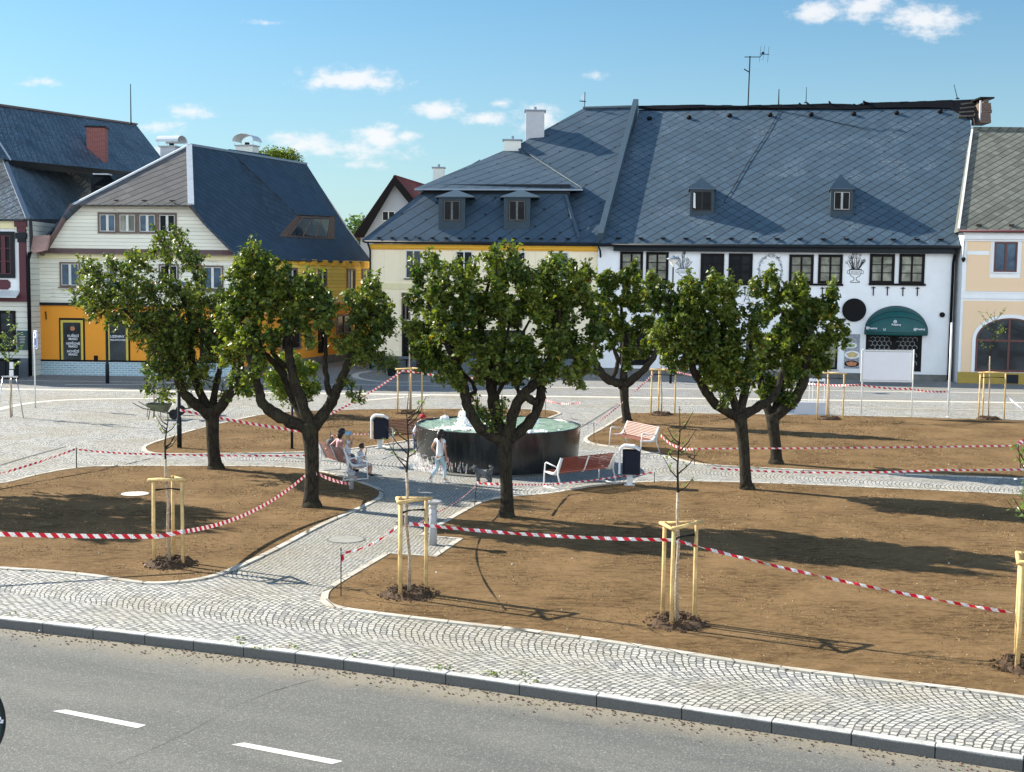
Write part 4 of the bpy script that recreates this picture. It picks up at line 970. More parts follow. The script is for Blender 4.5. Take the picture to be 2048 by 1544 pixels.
# ------------------------------------------------------------------ cream house
FCR = Fac(G(737, 740), G(1191, 747.5))
def cream_house():
    b = empty('town_house', FCR.A, 'cream town house with a yellow cornice and a layered dark blue roof with two dormers', 'house')
    uR_ = (FW.A-FCR.A).dot(FCR.u)-.02; uL = FCR.uv(741, 600)[0]; ze = FCR.uv(960, 484)[1]
    house_body(FCR, uL, uR_, ze-.2, 22, 'wall_cream', b)
    mb = MB(); FCR.box(mb, uL-.02, uR_, ze-.42, ze-.2, .003, .2); FCR.box(mb, uL-.02, uR_, ze-.5, ze-.423, .003, .1); mb.build('cornice', 'yellow_band', b)
    z_ = FCR.uv(900, 568)[1]; mb = MB(); FCR.box(mb, uL-.01, uR_, z_-.36, z_, .003, .05); mb.build('string_course', 'cream_trim', b)
    z_ = FCR.uv(900, 714)[1]; mb = MB(); FCR.box(mb, uL-.01, uR_, 0, z_, .003, .07); mb.build('plinth', 'plinth_grey', b)
    for x in (768, 800, 870, 990, 1070, 1160): u, _ = FCR.uv(x, 600); mb = MB(); FCR.box(mb, u-.012, u+.012, z_, ze-.6, .002, .006); mb.build('facade_groove', 'cream_trim', b)
    for i, q in enumerate(((811, 500, 843, 557), (911, 502, 945, 560), (1018, 503, 1051, 560), (1102, 504, 1137, 561))):
        window(b, FCR, q, 'frame_white', ['glass', 'glass_black', 'glass_black', 'glass_blue'][i], .07, 2, 1, dep=.05, sill='dark_metal', trim='wall_cream')
    for q in ((803, 585, 820, 640), (905, 600, 945, 655), (1010, 600, 1045, 655), (1100, 600, 1140, 655)): window(b, FCR, q, 'frame_brown', 'glass_black', .07, 2, 1, dep=.05)
    for q in ((804, 642, 850, 738), (1110, 660, 1150, 740)): window(b, FCR, q, 'frame_black', 'glass_black', .1, 2, 1, dep=.06)
    window(b, FCR, (930, 660, 1050, 735), 'frame_black', 'glass_shop', .1, 3, 1, dep=.06)
    # roofs
    nW = PW[1] if PW[1].z > 0 else -PW[1]
    main = [PWp(x, y) for x, y in ((1135, 484), (1197, 485), (1272, 215), (1166, 217), (1032, 292), (1120, 395))]
    slab(main, .14).build('main_roof', 'roof_cream_house', b)
    eL, eR = FCR.p(FCR.uv(727, 483)[0], ze, .45), FCR.p(FCR.uv(1160, 485)[0], ze, .45); up = onp(980, 390, FCR.A-FCR.n*2.6, FCR.n)
    P1 = plane3(eL, eR, up); n1 = P1[1] if P1[1].z > 0 else -P1[1]
    q1 = lambda x, y, l=0: onp(x, y, *P1)+n1*l
    slab([eL, eR, q1(1130, 388), q1(842, 388)], .14).build('lower_roof', 'roof_cream_house', b)
    # hip side of the lower roof and the hidden left face
    MB().prism([eL, q1(842, 388), q1(842, 388)+Vector((3.5, 9, 3)), Vector((eL.x, eL.y+16, eL.z))], (0, 0, .06)).build('side_roof', 'roof_cream_house', b)
    # recessed band and overhanging upper roof
    a, c = q1(846, 390, -.1), q1(1140, 390, -.1); mb = MB(); mb.prism([a-ZU*.3, c-ZU*.3, c+ZU*.75, a+ZU*.75], (0, .5, 0)); mb.build('roof_band', 'dark_metal', b)
    Y2 = a.y-.75; ul, ur = at(829, 377, Y2), at(1166, 378, Y2+.1); pk = at(1031, 291, Y2+7.5)
    slab([ul, ur, pk], .1).build('upper_roof', 'roof_cream_house', b)
    slab([ul, pk, at(1031, 291, Y2+7.5)+Vector((.3, 3.5, -.3)), Vector((ul.x+.5, ul.y+9, ul.z))], .08).build('upper_roof_side', 'roof_cream_house', b)
    slab([ur, PWp(1168, 380, .02), PWp(1036, 293, .02), pk], .08).build('upper_roof_side', 'roof_cream_house', b)
    mb = MB(); rake(mb, pk+Vector((.0, -.05, 0)), ur+ZU*.02, .22, .06, .06); rake(mb, q1(1131, 392, .05), q1(1158, 478, .05), .2, .08, .03); mb.build('ridge_cap', 'trim_blue', b)
    mb = MB(); rake(mb, PWp(1166, 217), PWp(1272, 214), .3, .14, .04); mb.build('ridge_cap', 'trim_blue', b)
    mb = MB(); mb.prism([ul+Vector((0, -.03, -.10)), ur+Vector((0, -.03, -.10)), ur+Vector((0, -.03, .0)), ul+Vector((0, -.03, .0))], (0, .06, 0)); mb.build('eave_trim', 'zinc', b)
    def dormer(x0, x1, ye, yb, xc, yt, ex0, ex1):
        y = q1((x0+x1)/2, yb).y-.02; A, Bx = at(x0, yb, y).x, at(x1, yb, y).x; zb, ze_, zt = at(x0, yb, y).z, at(x0, ye, y).z, at(xc, yt, y+.9).z
        mb = MB(); mb.prism([Vector((A, y, zb-.1)), Vector((Bx, y, zb-.1)), Vector((Bx, y, ze_)), Vector((A, y, ze_))], (0, 2.2, 0)); D_ = mb.build('dormer', 'dormer_metal', b)
        e0, e1 = at(ex0, ye, y-.18), at(ex1, ye, y-.18); t = Vector((at(xc, yt, y+.9).x, y+.9, zt)); mb = MB()
        e2, e3 = e1+Vector((0, 2.2, 0)), e0+Vector((0, 2.2, 0))
        for q in ([e0, e1, t], [e1, e2, t], [e0, t, e3], [e2, e3, t]): mb.prism([p-ZU*.05 for p in q], (0, 0, .05))
        mb.build('dormer_roof', 'trim_blue', D_)
        Fd = Fac(Vector((A, y, 0)), Vector((Bx, y, 0))); W_ = Bx-A
        window(D_, Fd, (W_*.18, W_*.82, zb+.5, ze_-.22, 0), 'iron', 'glass_black', .05, 2, 1, dep=.04, cas=.03, barmat='plinth_stone', bars=.03)
    dormer(877, 930, 393, 458, 912, 379, 871, 949); dormer(1007, 1060, 393, 458, 1042, 379, 1000, 1080)
    guards(b, q1(745, 477), q1(1150, 479), 15, n1*.08, s=(.26, .14, .06))
    MB().tube([FCR.p(uL-.3, ze-.07, .55), FCR.p(uR_, ze-.07, .55)], .085, 10).build('gutter', 'dark_metal', b, True)
    P = [FCR.p(uL-.1, ze-.1, .5), FCR.p(uL+.0, ze-.6, .15), FCR.p(uL+.02, .1, .12)]; pipe(b, P, .06)
    P = [FCR.p(uR_, ze-.1, .55), FCR.p(uR_+.15, ze-.5, .5), FCR.p(uR_+.18, ze-.9, .15), FCR.p(uR_+.18, .1, .12)]; pipe(b, P, .06)
    # rear block closing the roof
    mb = MB(); p = PWp(1166, 217); r_ = PWp(1272, 215)
    mb.face([p, r_, Vector((r_.x, r_.y+13, ze)), Vector((p.x-4, r_.y+13, ze))]); mb.face([p, Vector((p.x-4, r_.y+13, ze)), Vector((eL.x, eL.y+16, eL.z)), PWp(1032, 292)]); mb.build('rear_roof', 'roof_cream_house', b)
cream_house()
def chim_px(x0, x1, yt, yb, Y, mat, label, dd=.7, **kw):
    a, c = at(x0, yt, Y), at(x1, yt, Y); zb = at(x0, yb, Y).z
    return chimney(((a.x+c.x)/2, Y+dd/2), c.x-a.x, dd, zb-1.0, (a.z+c.z)/2, mat, label, **kw)
chim_px(1052, 1089, 222, 280, 88.5, 'plaster_grey', 'tall pale chimney rising behind the slope of the cream house roof', 1.1)
chim_px(1008, 1042, 281, 292, 87.5, 'wall_pale', 'low wide chimney just left of the tall pale one', .9)

# ------------------------------------------------------------------ right-hand beige house
FB = Fac(G(1910, 766), G(2048, 769))
def beige_house():
    b = empty('town_house', FB.A, 'beige and white town house with an arched shop window at the right edge', 'house')
    FB.A = FB.A; ze = FB.uv(1980, 461)[1]; uE = 15; u0 = .14
    house_body(FB, u0, uE, ze-.1, 20, 'wall_white', b)
    def panel(q, d=.03, mat='wall_beige'): mb = MB(); FB.box(mb, *q, .003, d); mb.build('wall_panel', mat, b)
    l = FB.uv(1934, 520)[0]; zt = FB.uv(1990, 476)[1]; zm = FB.uv(1990, 583)[1]; z2 = FB.uv(1990, 602)[1]; zp = FB.uv(1990, 745)[1]
    wl, wr = FB.uv(1981, 520)[0], FB.uv(2042, 520)[0]; wt, wb = FB.uv(2010, 478)[1], FB.uv(2010, 555)[1]
    panel((l, wl-.02, zm, zt)); panel((wl-.02, wr+.02, zm, wb-.02)); panel((wr+.02, wr+2.6, zm, zt)); panel((wr+5, wr+9, zm, zt))
    mb = MB(); z_ = FB.uv(1960, 502)[1]; FB.box(mb, l-.02, wl-.1, z_-.22, z_, .034, .06); mb.build('wall_band', 'wall_white', b)
    window(b, FB, (1988, 484, 2034, 544), 'frame_red', 'glass_blue', .09, 2, 1, dep=.08, trim='wall_white', bars=.06, barmat='frame_red', sill='wall_white')
    mb = MB(); FB.box(mb, u0-.02, uE, zm-.42, zm-.1, .003, .09); FB.box(mb, u0-.02, uE, zm-.1, zm-.02, .003, .14); mb.build('string_course', 'wall_white', b)
    mb = MB(); FB.box(mb, u0-.02, uE, 0, zp, .003, .07); mb.build('plinth', 'plinth_ochre', b)
    mb = MB(); FB.box(mb, *FB.rect(2010, 749, 2036, 767), .072, .09); mb.build('cellar_vent', 'dark_metal', b)
    mb = MB(); FB.box(mb, u0-.02, uE, ze-.5, ze-.1, .003, .25); FB.box(mb, u0-.02, uE, ze-.62, ze-.503, .003, .12); mb.build('cornice', 'wall_white', b)
    # arched shop window with its panel around
    L, Rr = FB.uv(1950, 700)[0], FB.uv(2088, 700)[0]; zs = FB.uv(2010, 680)[1]; ztop = FB.uv(2015, 636)[1]; zb = zp+.05; uc = (L+Rr)/2; a = (Rr-L)/2; hh = ztop-zs
    def arch(sc_a, sc_h, N=24): return [(uc-a*sc_a*math.cos(math.pi*k/N), zs+hh*sc_h*math.sin(math.pi*k/N)) for k in range(N+1)]
    A1 = arch(1, 1); mb = MB(); lp = FB.uv(1924, 680)[0]; top = z2
    # beige spandrel around the arch, as quads from arch points to the top edge
    O = arch(1.1, 1.16)
    for (p, q) in zip(O[:-1], O[1:]): mb.prism([FB.p(p[0], p[1], .003), FB.p(q[0], q[1], .003), FB.p(q[0], top, .003), FB.p(p[0], top, .003)], FB.n*.03)
    FB.box(mb, lp, O[0][0], zp, top, .003, .033); FB.box(mb, O[-1][0], O[-1][0]+.8, zp, top, .003, .033); mb.build('wall_panel', 'wall_beige', b)
    mb = MB()
    for (p, q, r, s) in zip(O[:-1], O[1:], A1[1:], A1[:-1]): mb.prism([FB.p(p[0], p[1], .004), FB.p(q[0], q[1], .004), FB.p(r[0], r[1], .004), FB.p(s[0], s[1], .004)], FB.n*.07)
    FB.box(mb, O[0][0], A1[0][0], zp, zs, .004, .074); FB.box(mb, A1[-1][0], O[-1][0], zp, zs, .004, .074); mb.build('arch_trim', 'wall_white', b)
    mb = MB(); mb.prism([FB.p(u, z, .008) for u, z in A1]+[FB.p(Rr, zb, .008), FB.p(L, zb, .008)], FB.n*.01); w_ = MB(); 
    I = arch(.94, .93); f = MB()
    for (p, q, r, s) in zip(A1[:-1], A1[1:], I[1:], I[:-1]): f.prism([FB.p(p[0], p[1], .012), FB.p(q[0], q[1], .012), FB.p(r[0], r[1], .012), FB.p(s[0], s[1], .012)], FB.n*.05)
    FB.box(f, L, L+.13, zb, zs, .012, .062); FB.box(f, Rr-.13, Rr, zb, zs, .012, .062); FB.box(f, L, Rr, zb, zb+.12, .012, .066)
    FB.box(f, uc-.12, uc+.0, zb+.12, ztop-.1, .012, .06); FB.box(f, L+.13, Rr-.13, zs-.1, zs+.02, .012, .058); wo = f.build('shop_window', 'frame_red', b); mb.build('pane', 'glass_shop', wo)
    # roof
    c = onp(2000, 258, FB.A-FB.n*10, FB.n); P3 = plane3(FB.p(0, ze, .45), FB.p(5, ze, .45), c); n3 = P3[1] if P3[1].z > 0 else -P3[1]; q3 = lambda x, y, l_=0: onp(x, y, *P3)+n3*l_
    slab([FB.p(FB.uv(1915, 461)[0], ze, .45), FB.p(uE, ze, .45), q3(2320, 262), q3(1945, 258)], .14).build('roof', 'roof_right', b)
    mb = MB(); rake(mb, q3(1945, 258), q3(2320, 262), .4, .25, .0); mb.build('ridge_cap', 'roof_right', b)
    rr = q3(1945, 258); rr2 = q3(2320, 262); mb = MB(); mb.face([rr, rr2, Vector((rr2.x, rr2.y+10, ze)), Vector((rr.x, rr.y+10, ze))]); mb.face([rr-ZU*.1, Vector((rr.x, rr.y+10, ze)), FB.p(FB.uv(1915, 461)[0], ze-.1, .3)]); mb.build('rear_roof', 'roof_right', b)
    mb = MB(); rake(mb, q3(1917, 460, .05), q3(1944, 262, .05), .12, .1, .02); mb.build('verge', 'pale_steel', b)
    MB().tube([FB.p(-.2, ze-.06, .53), FB.p(uE, ze-.06, .53)], .08, 8).build('gutter', 'maroon', b, True)
    guards(b, q3(1925, 452), q3(2320, 452), 6, n3*.07, 'iron', (.3, .12, .1))
    u, z = FB.uv(1926, 520); MB().tube([FB.p(u, z-.12, .1), FB.p(u, z+.05, .12), FB.p(u, z+.14, .1)], [.04, .13, .09], 10).build('wall_lamp', 'black', b, True)
    MB().tube([FB.p(u, z+.1, .06), FB.p(u+.05, ze-.5, .06)], .012, 4).build('cable', 'black', b)
beige_house()

# ------------------------------------------------------------------ left gabled house (cream boards, orange ground floor)
FG = Fac(G(62, 749.5), G(474, 754.5))
def gable_house():
    b = empty('gabled_house', FG.A, 'gabled house of cream boards over an orange shop front, yellow boarded side wall', 'house')
    uE = FG.uv(474, 600)[0]; z1 = FG.uv(270, 609)[1]; z2 = FG.uv(270, 508)[1]; z3 = FG.uv(270, 408)[1]
    A, Bp = FG.p(0, 0), FG.p(uE, 0); side = at(741, 600, 93.0); side.z = 0; lback = A+Vector((4, 21, 0))
    def block(za, zb, mat, nm, gr=0.0):
        n = (A+Bp)/2; pts = [A, Bp, side, lback]; MB().prism([Vector((p.x, p.y, za)) for p in pts], (0, 0, zb-za)).build(nm, mat, b)
    FSd = Fac(Bp, side)
    block(0, z1, 'wall_ochre', 'ground_wall'); block(z1+.002, z2, 'boards_cream', 'boarded_wall')
    # yellow boards on the side wall
    L = (side-Bp).length; mb = MB(); FSd.box(mb, .02, L, z1+.1, z2, .003, .05); mb.build('side_boards', 'boards_yellow', b)
    mb = MB(); FSd.box(mb, .02, L, 0, .55, .003, .12); mb.build('side_plinth', 'plinth_stone', b)
    mb = MB(); FG.box(mb, .0, uE, z1-.1, z1+.06, .003, .12); mb.build('sill_beam', 'dark_metal', b)
    # tiled plinth
    zt = FG.uv(180, 723)[1]; mb = MB(); FG.box(mb, .05, uE, 0, zt, .003, .06); mb.build('tiled_plinth', 'tile_blue', b); mb = MB(); FG.box(mb, .05, uE, zt, zt+.09, .003, .1); mb.build('plinth_ledge', 'black', b)
    # pent roof band between storeys and gable
    mb = MB(); FG.box(mb, -.1, uE+.1, z2-.30, z2-.02, .003, .10); mb.build('frieze', 'cream_trim', b)
    mb = MB(); q = [FG.p(-.15, z2-.02, .42), FG.p(uE+.2, z2-.02, .42), FG.p(uE+.1, z2+.24, .03), FG.p(-.05, z2+.24, .03)]; mb.prism(q, (0, 0, .04)); mb.build('pent_roof', 'brown_trim', b)
    # gable
    gp = [(66, 507), (95, 499), (150, 408), (381, 410), (415, 455), (476, 513)]
    gpts = [onp(x, y, FG.A, FG.n) for x, y in [(88, 512), (150, 410), (381, 411), (412, 448), (470, 507), (474, 512)]]
    MB().prism([p+FG.n*.0 for p in gpts], -FG.n*.3).build('gable', 'boards_cream', b)
    mb = MB()
    for p, q in zip([gpts[0], gpts[2], gpts[3]], [gpts[1], gpts[3], gpts[4]]): mb = MB(); rake(mb, p+FG.n*.25+ZU*.05, q+FG.n*.25+ZU*.05, .55, .14, .0); mb.build('verge_board', 'brown_trim', b)
    mb = MB(); rake(mb, gpts[1]+FG.n*.25, gpts[2]+FG.n*.25, .6, .10, -.02); mb.build('eave_board', 'brown_trim', b)
    # attic row of windows
    for i in range(4):
        x0 = 196+i*39.8; window(b, FG, (x0, 425+.3*i, x0+38.5, 467+.3*i), 'frame_brown', ['glass_blue', 'glass_curtain', 'glass_blue', 'glass_black'][i], .12, 2, 1, dep=.07, cas=.03, barmat='frame_white', bars=.04, sill='frame_brown' if False else None)
    for q, g in (((120, 524, 161, 574), 'glass_blue'), ((404, 531, 447, 580), 'glass_blue'), ((215, 526, 257, 576), 'glass_blue'), ((318, 528, 358, 578), 'glass_black')):
        window(b, FG, q, 'frame_brown', g, .10, 2, 1, dep=.07, cas=.03, barmat='frame_white', bars=.04, sill='frame_brown')
    mb = MB(); FG.box(mb, .0, .45, z1+.1, z2-.32, .003, .06); mb.build('corner_board', 'boards_white', b)
    # shop windows with lettering
    for (q, lines) in (((119, 636, 170, 722), ('KUŘECÍ', 'MASO', 'VEPŘOVÉ', 'MASO', 'HOVĚZÍ', 'MASO')), ((212, 638, 260, 724), ('UZENINY', 'POLOTOVARY')), ((330, 640, 372, 726), ())):
        u0, u1, z0, z1_ = FG.rect(*q); mb = MB(); FG.box(mb, u0, u1, z0, z1_, .003, .03); w_ = mb.build('shop_window', 'black', b)
        mb = MB(); t = .13; a, c = u0+.09, u1-.09; FG.box(mb, a, a+t, z0, z1_-.12, .032, .05); FG.box(mb, c-t, c, z0, z1_-.12, .032, .05); FG.box(mb, a+t, c-t, z1_-.25, z1_-.12, .032, .05); mb.build('yellow_frame', 'yellow_frame', w_)
        mb = MB(); FG.box(mb, a+t, c-t, z0, z1_-.25, .031, .040); mb.build('pane', 'glass_shop', w_)
        if len(lines) == 6:
            for i, s in enumerate(lines):
                y = (672, 678, 687.5, 693, 703, 709)[i]; p = onp(146, y, FG.A+FG.n*.045, FG.n); text('lettering', s, 'board_white', w_, p, FG.u, .18, bold=.003, sx=1.05)
            c_ = onp(145, 657, FG.A+FG.n*.042, FG.n); MB().prism([c_+FG.u*.13*math.cos(k*.4488)+ZU*.13*math.sin(k*.4488) for k in range(14)], FG.n*.01).build('badge', 'food_meat', w_)
        elif lines:
            for i, s in enumerate(lines): p = onp(220.5, 673+7*i, FG.A+FG.n*.045, FG.n); text('lettering', s, 'board_white', w_, p, FG.u, .19-.05*i, align='LEFT', bold=.002)
    window(b, FG, (400, 642, 432, 745), 'frame_black', 'glass_black', .12, 2, 1, dep=.06)
    mb = MB(); FG.box(mb, *FG.rect(188, 711, 196, 720), .003, .02); mb.build('wall_vent', 'black', b)
    u, z = FG.uv(93, 630); MB().tube([FG.p(u-.03, z+.2, .05), FG.p(u, z-.25, .05)], .035, 5).build('wall_anchor', 'black', b)
    # side wall windows and openings
    for i, (x0, x1, y0, y1) in enumerate(((634, 651, 538, 572), (692, 708, 537, 581), (722, 737, 537, 578), (572, 592, 535, 570))):
        window(b, FSd, (x0, y0, x1, y1), 'frame_brown', 'glass_black', .16, 2, 1, dep=.08, bars=.07, barmat='frame_white', trim=None, off=.051)
    window(b, FSd, (672, 628, 702, 668), 'frame_brown', 'glass_black', .15, 2, 1, dep=.1, off=.001); window(b, FSd, (636, 640, 648, 705), 'frame_black', 'glass_black', .12, 1, 1, dep=.1)
    window(b, FSd, (560, 640, 600, 700), 'frame_brown', 'glass_black', .12, 2, 1, dep=.1)
    for k in range(12):
        u = .8+k*1.85
        if u < L-.3: mb = MB(); FSd.box(mb, u, u+.8, z2-.4, z2-.05, .05, .28); mb.build('eave_block', 'yellow_band', b)
    # roof
    hipL, hipR = at(147, 409, FG.A.y-.7), at(382, 410, FG.A.y-.9); r0 = at(378, 290, 77.2); r1 = at(611, 328, 93)
    e0 = at(474, 514, FSd.A.y-.5); e1 = at(745, 527, 93.5); knee = at(414, 455, FG.A.y-.8)
    slab([hipL, hipR, r0], .1).build('hip_roof', 'roof_front', b)
    # right slope as one bent surface: ridge -> knee -> flared eave
    def lerp_edge(a, c, t): return a.lerp(c, t)
    mb = MB(); rows = []
    mid0, mid1 = at(414, 453, FG.A.y-.7), r1.lerp(e1, .62)-ZU*.30
    rows = [[r0, r1], [hipR, r1.lerp(mid1, .45)], [mid0, mid1], [e0+Vector((.25, -.35, -.1)), e1]]
    K = 10
    for (a0, a1), (c0, c1) in zip(rows[:-1], rows[1:]):
        mb.face([a0, c0, c1, a1])
    s = mb.build('side_roof', 'roof_navy', b); so_ = s.modifiers.new('solid', 'SOLIDIFY'); so_.thickness = .12; so_.offset = 0
    # left slope and back
    el = at(60, 505, FG.A.y); elb = el+Vector((4, 21, 0)); ml = hipL
    mb = MB(); mb.face([r0, r1, elb.lerp(r1, .4), ml]); mb.face([ml, elb.lerp(r1, .4), elb, el]); s = mb.build('left_roof', 'roof_navy', b); so_ = s.modifiers.new('solid', 'SOLIDIFY'); so_.thickness = .12
    MB().face([r1, e1, elb]).build('rear_gable', 'boards_cream', b)
    mb = MB(); rake(mb, hipR, r0, .34, .09, .05); rake(mb, hipL, r0, .2, .09, .03); mb.build('hip_cap', 'zinc_light', b)
    mb = MB(); rake(mb, r0, r1, .3, .14, .02); mb.build('ridge_cap', 'zinc', b)
    guards(b, at(205, 402, FG.A.y-.75), at(372, 403, FG.A.y-.75), 3, Vector((0, 0, .05)), 'iron', (.28, .12, .06))
    # long shed dormer running down the side slope
    def sr(x, y):      # point on the main part of the side slope
        a, n = plane3(r0, mid0, mid1); return onp(x, y, a, n), (n if n.z > 0 else -n)
    t0, nn = sr(455, 300); t1, _ = sr(530, 310)
    f0, f1 = sr(572, 448)[0]+nn*.95, sr(650, 450)[0]+nn*.95
    g0, g1 = sr(556, 474)[0], sr(668, 480)[0]
    mb = MB(); mb.prism([t0+nn*.03, t1+nn*.03, f1, f0], nn*.08); mb.build('dormer_roof', 'roof_navy', b)
    mb = MB(); mb.face([f0, t0, g0]); mb.build('dormer_cheek', 'roof_navy', b); mb = MB(); mb.face([f1, g1, t1]); mb.build('dormer_cheek', 'roof_navy', b)
    ft = (f1-f0); mb = MB(); mb.prism([g0, g1, f1-nn*.05, f0-nn*.05], nn*.02); dw = mb.build('dormer_front', 'brick_old', b)
    mb = MB(); fn = (g1-g0).cross(f0-g0).normalized(); fn = fn if fn.y < 0 else -fn
    def fp(s_, t_): return g0.lerp(g1, s_).lerp(f0.lerp(f1, s_), t_)+fn*.05
    for i in range(3): a_, c_ = .16+.23*i, .16+.23*(i+1)-.02; MB().prism([fp(a_, .12), fp(c_, .12), fp(c_, .88), fp(a_, .88)], fn*.02).build('pane', 'glass_curtain' if False else 'glass', dw)
    mb = MB(); mb.tube([fp(.0, .05), fp(1, .05)], .05, 4); mb.tube([fp(.12, .93), fp(.86, .93)], .05, 4)
    for s_ in (.15, .385, .615, .85): mb.tube([fp(s_, .08), fp(s_, .92)], .05, 4)
    mb.build('dormer_frame', 'frame_brown', dw)
    # porch roof tucked in on the left
    mb = MB(); q = [at(60, 472, 71.5), at(98, 470, 71.5), at(92, 500, 70.9), at(68, 506, 70.9), at(58, 500, 71)]; mb.prism(q, (0, .3, 0)); mb.build('side_flashing', 'pink_board', b)
    pipe(b, [at(60, 505, 70.6), at(56, 520, 70.5), at(57, 560, 70.5), at(61, 752, 70.5)], .11, 'black')
gable_house()
chim_px(322, 356, 294, 330, 80.5, 'plaster_grey', 'grey chimney with a shiny curved metal hood beside the gable ridge', 1.0, style='hood', rz=1.35)
chim_px(473, 510, 292, 306, 86.5, 'wall_pale', 'white chimney under a curved metal hood on the dark ridge', .9, style='hood', rz=-.25)

# ------------------------------------------------------------------ far left house with red pilasters
FL = Fac(G(-260, 750), G(55, 754))
def left_house():
    b = empty('town_house', FL.A, 'pale corner house with dark red pilasters and an old slate mansard roof', 'house')
    uE = FL.uv(58, 600)[0]; ze = FL.uv(20, 439)[1]; zm = FL.uv(20, 594)[1]
    mb = MB(); FL.box(mb, 0, uE, 0, ze-.05, -16, 0); mb.build('wall', 'boards_white', b)
    mb = MB(); FL.box(mb, 0, uE-.05, zm, ze-.08, .003, .05); mb.build('upper_wall', 'wall_white', b)
    mb = MB(); FL.box(mb, 0, uE, ze-.5, ze-.1, .052, .16); mb.build('frieze', 'cream_trim', b)
    u0, u1 = FL.uv(41, 520)[0], FL.uv(53, 520)[0]; mb = MB(); FL.box(mb, u0, u1+.05, zm-.02, ze-.8, .052, .22); FL.box(mb, u0-.2, u1+.12, ze-.40, ze-.05, .052, .3); FL.box(mb, u0-.08, u1+.06, ze-.7, ze-.40, .052, .25); mb.build('pilaster', 'maroon', b)
    mb = MB(); FL.box(mb, u0-.15, u1+.1, ze-1.05, ze-.72, .052, .32); FL.box(mb, u0-.05, u1+.05, ze-1.25, ze-1.05, .052, .27); mb.build('capital', 'dark_metal', b)
    mb = MB(); FL.box(mb, 0, uE-.02, zm-.25, zm+.1, .052, .2); mb.build('beam', 'maroon', b)
    mb = MB(); l0, l1 = FL.uv(-60, 590)[0], FL.uv(42, 590)[0]; z = FL.uv(0, 582)[1]; mb.prism([FL.p(l0, z-.35, .7), FL.p(l1, z-.35, .7), FL.p(l1, z, .06), FL.p(l0, z, .06)], (0, 0, .05)); mb.build('pent_roof', 'pale_steel', b)
    window(b, FL, (-14, 463, 31, 556), 'dark_metal', 'glass_black', .22, 2, 3, dep=.1, barmat='maroon', bars=.07, cas=.05, off=.051)
    window(b, FL, (-95, 463, -55, 556), 'dark_metal', 'glass_black', .22, 2, 3, dep=.1, barmat='maroon', bars=.07, cas=.05, off=.051)
    mb = MB(); u0, u1, z0, z1 = FL.rect(-30, 559, 22, 579); c = .15; mb.prism([FL.p(u0, z0, .052), FL.p(u1-c, z0, .052), FL.p(u1, z0+c, .052), FL.p(u1, z1-c, .052), FL.p(u1-c, z1, .052), FL.p(u0, z1, .052)], FL.n*.03); mb.build('red_panel', 'maroon', b)
    window(b, FL, (-30, 621, 32, 703), 'frame_black', 'glass_shop', .15, 2, 1, dep=.06)
    mb = MB(); FL.box(mb, 0, uE, 0, FL.uv(30, 716)[1], .003, .08); mb.build('plinth', 'plinth_grey', b)
    u0, u1, z0, z1 = FL.rect(35, 661, 56, 700); mb = MB(); FL.box(mb, u0, u1, z0, z1, .003, .06); sg = mb.build('notice_board', 'green_canvas', b)
    mb = MB(); FL.box(mb, u0+.05, u1-.05, z0+.05, z1-.05, .062, .07); mb.build('notice_panel', 'sign_green', sg)
    mb = MB(); 
    for i, (a, wd) in enumerate(((.90, .2), (.80, .3), (.70, .8), (.62, .6), (.54, .7), (.46, .5), (.38, .6))): zz = z0+(z1-z0)*a; FL.box(mb, (u0+u1)/2-(u1-u0)*.4*wd, (u0+u1)/2+(u1-u0)*.4*wd, zz-.012, zz+.012, .071, .076)
    mb.build('notice_lines', 'granite_pale', sg)
    # roofs
    e0, e1 = at(-200, 436, FL.A.y-.6), at(56, 438, FL.A.y-.6); k1 = at(11, 326, FL.A.y+3.0); k0 = at(-160, 318, FL.A.y+3.0)
    slab([e0, e1, k1, k0], .12).build('front_mansard', 'roof_old', b)
    s1 = at(128, 436, FL.A.y+8); s2 = at(192, 347, FL.A.y+14)
    s1 = s1+Vector((0, 0, -.1)); Pm = plane3(e1, s1, k1); s2 = onp(192, 347, *Pm); slab([e1, s1, s2, k1], .05).build('side_mansard', 'roof_old', b)
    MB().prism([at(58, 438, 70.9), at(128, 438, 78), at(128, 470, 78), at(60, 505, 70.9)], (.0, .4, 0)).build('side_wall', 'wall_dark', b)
    a = at(8, 318, FL.A.y+2.6); c = at(268, 344, 97); r_ = at(272, 249, 101); l_ = at(-60, 203, 79); r2 = at(332, 327, 103)
    Pu = plane3(a, at(268, 344, 93), at(100, 222, 90)); c, r_, l_, r2, l2 = [onp(x, y, *Pu) for x, y in ((268, 344), (272, 249), (-60, 203), (332, 327), (-60, 285))]
    global RCP; RCP = onp(190, 304, *Pu)
    slab([a, c, r2, r_, l_, l2], .10).build('upper_roof', 'roof_old', b)
    MB().prism([a-ZU*.0+Vector((0, .15, -.02)), c+Vector((0, .15, -.02)), c+Vector((-.3, .4, -.45)), a+Vector((-.3, .4, -.35))], (0, .1, 0)).build('eave_band', 'dark_metal', b)
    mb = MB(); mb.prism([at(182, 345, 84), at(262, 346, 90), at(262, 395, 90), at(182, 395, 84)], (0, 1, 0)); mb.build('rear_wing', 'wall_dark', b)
    mb = MB(); rake(mb, l_, r_, .3, .14, .03); mb.build('ridge_cap', 'brown_trim', b)
    mb = MB(); rake(mb, k1, e1, .25, .1, .05); rake(mb, at(-2, 285, 73.2), at(22, 322, FL.A.y+2.6), .25, .1, .05); mb.build('hip_cap', 'zinc', b)
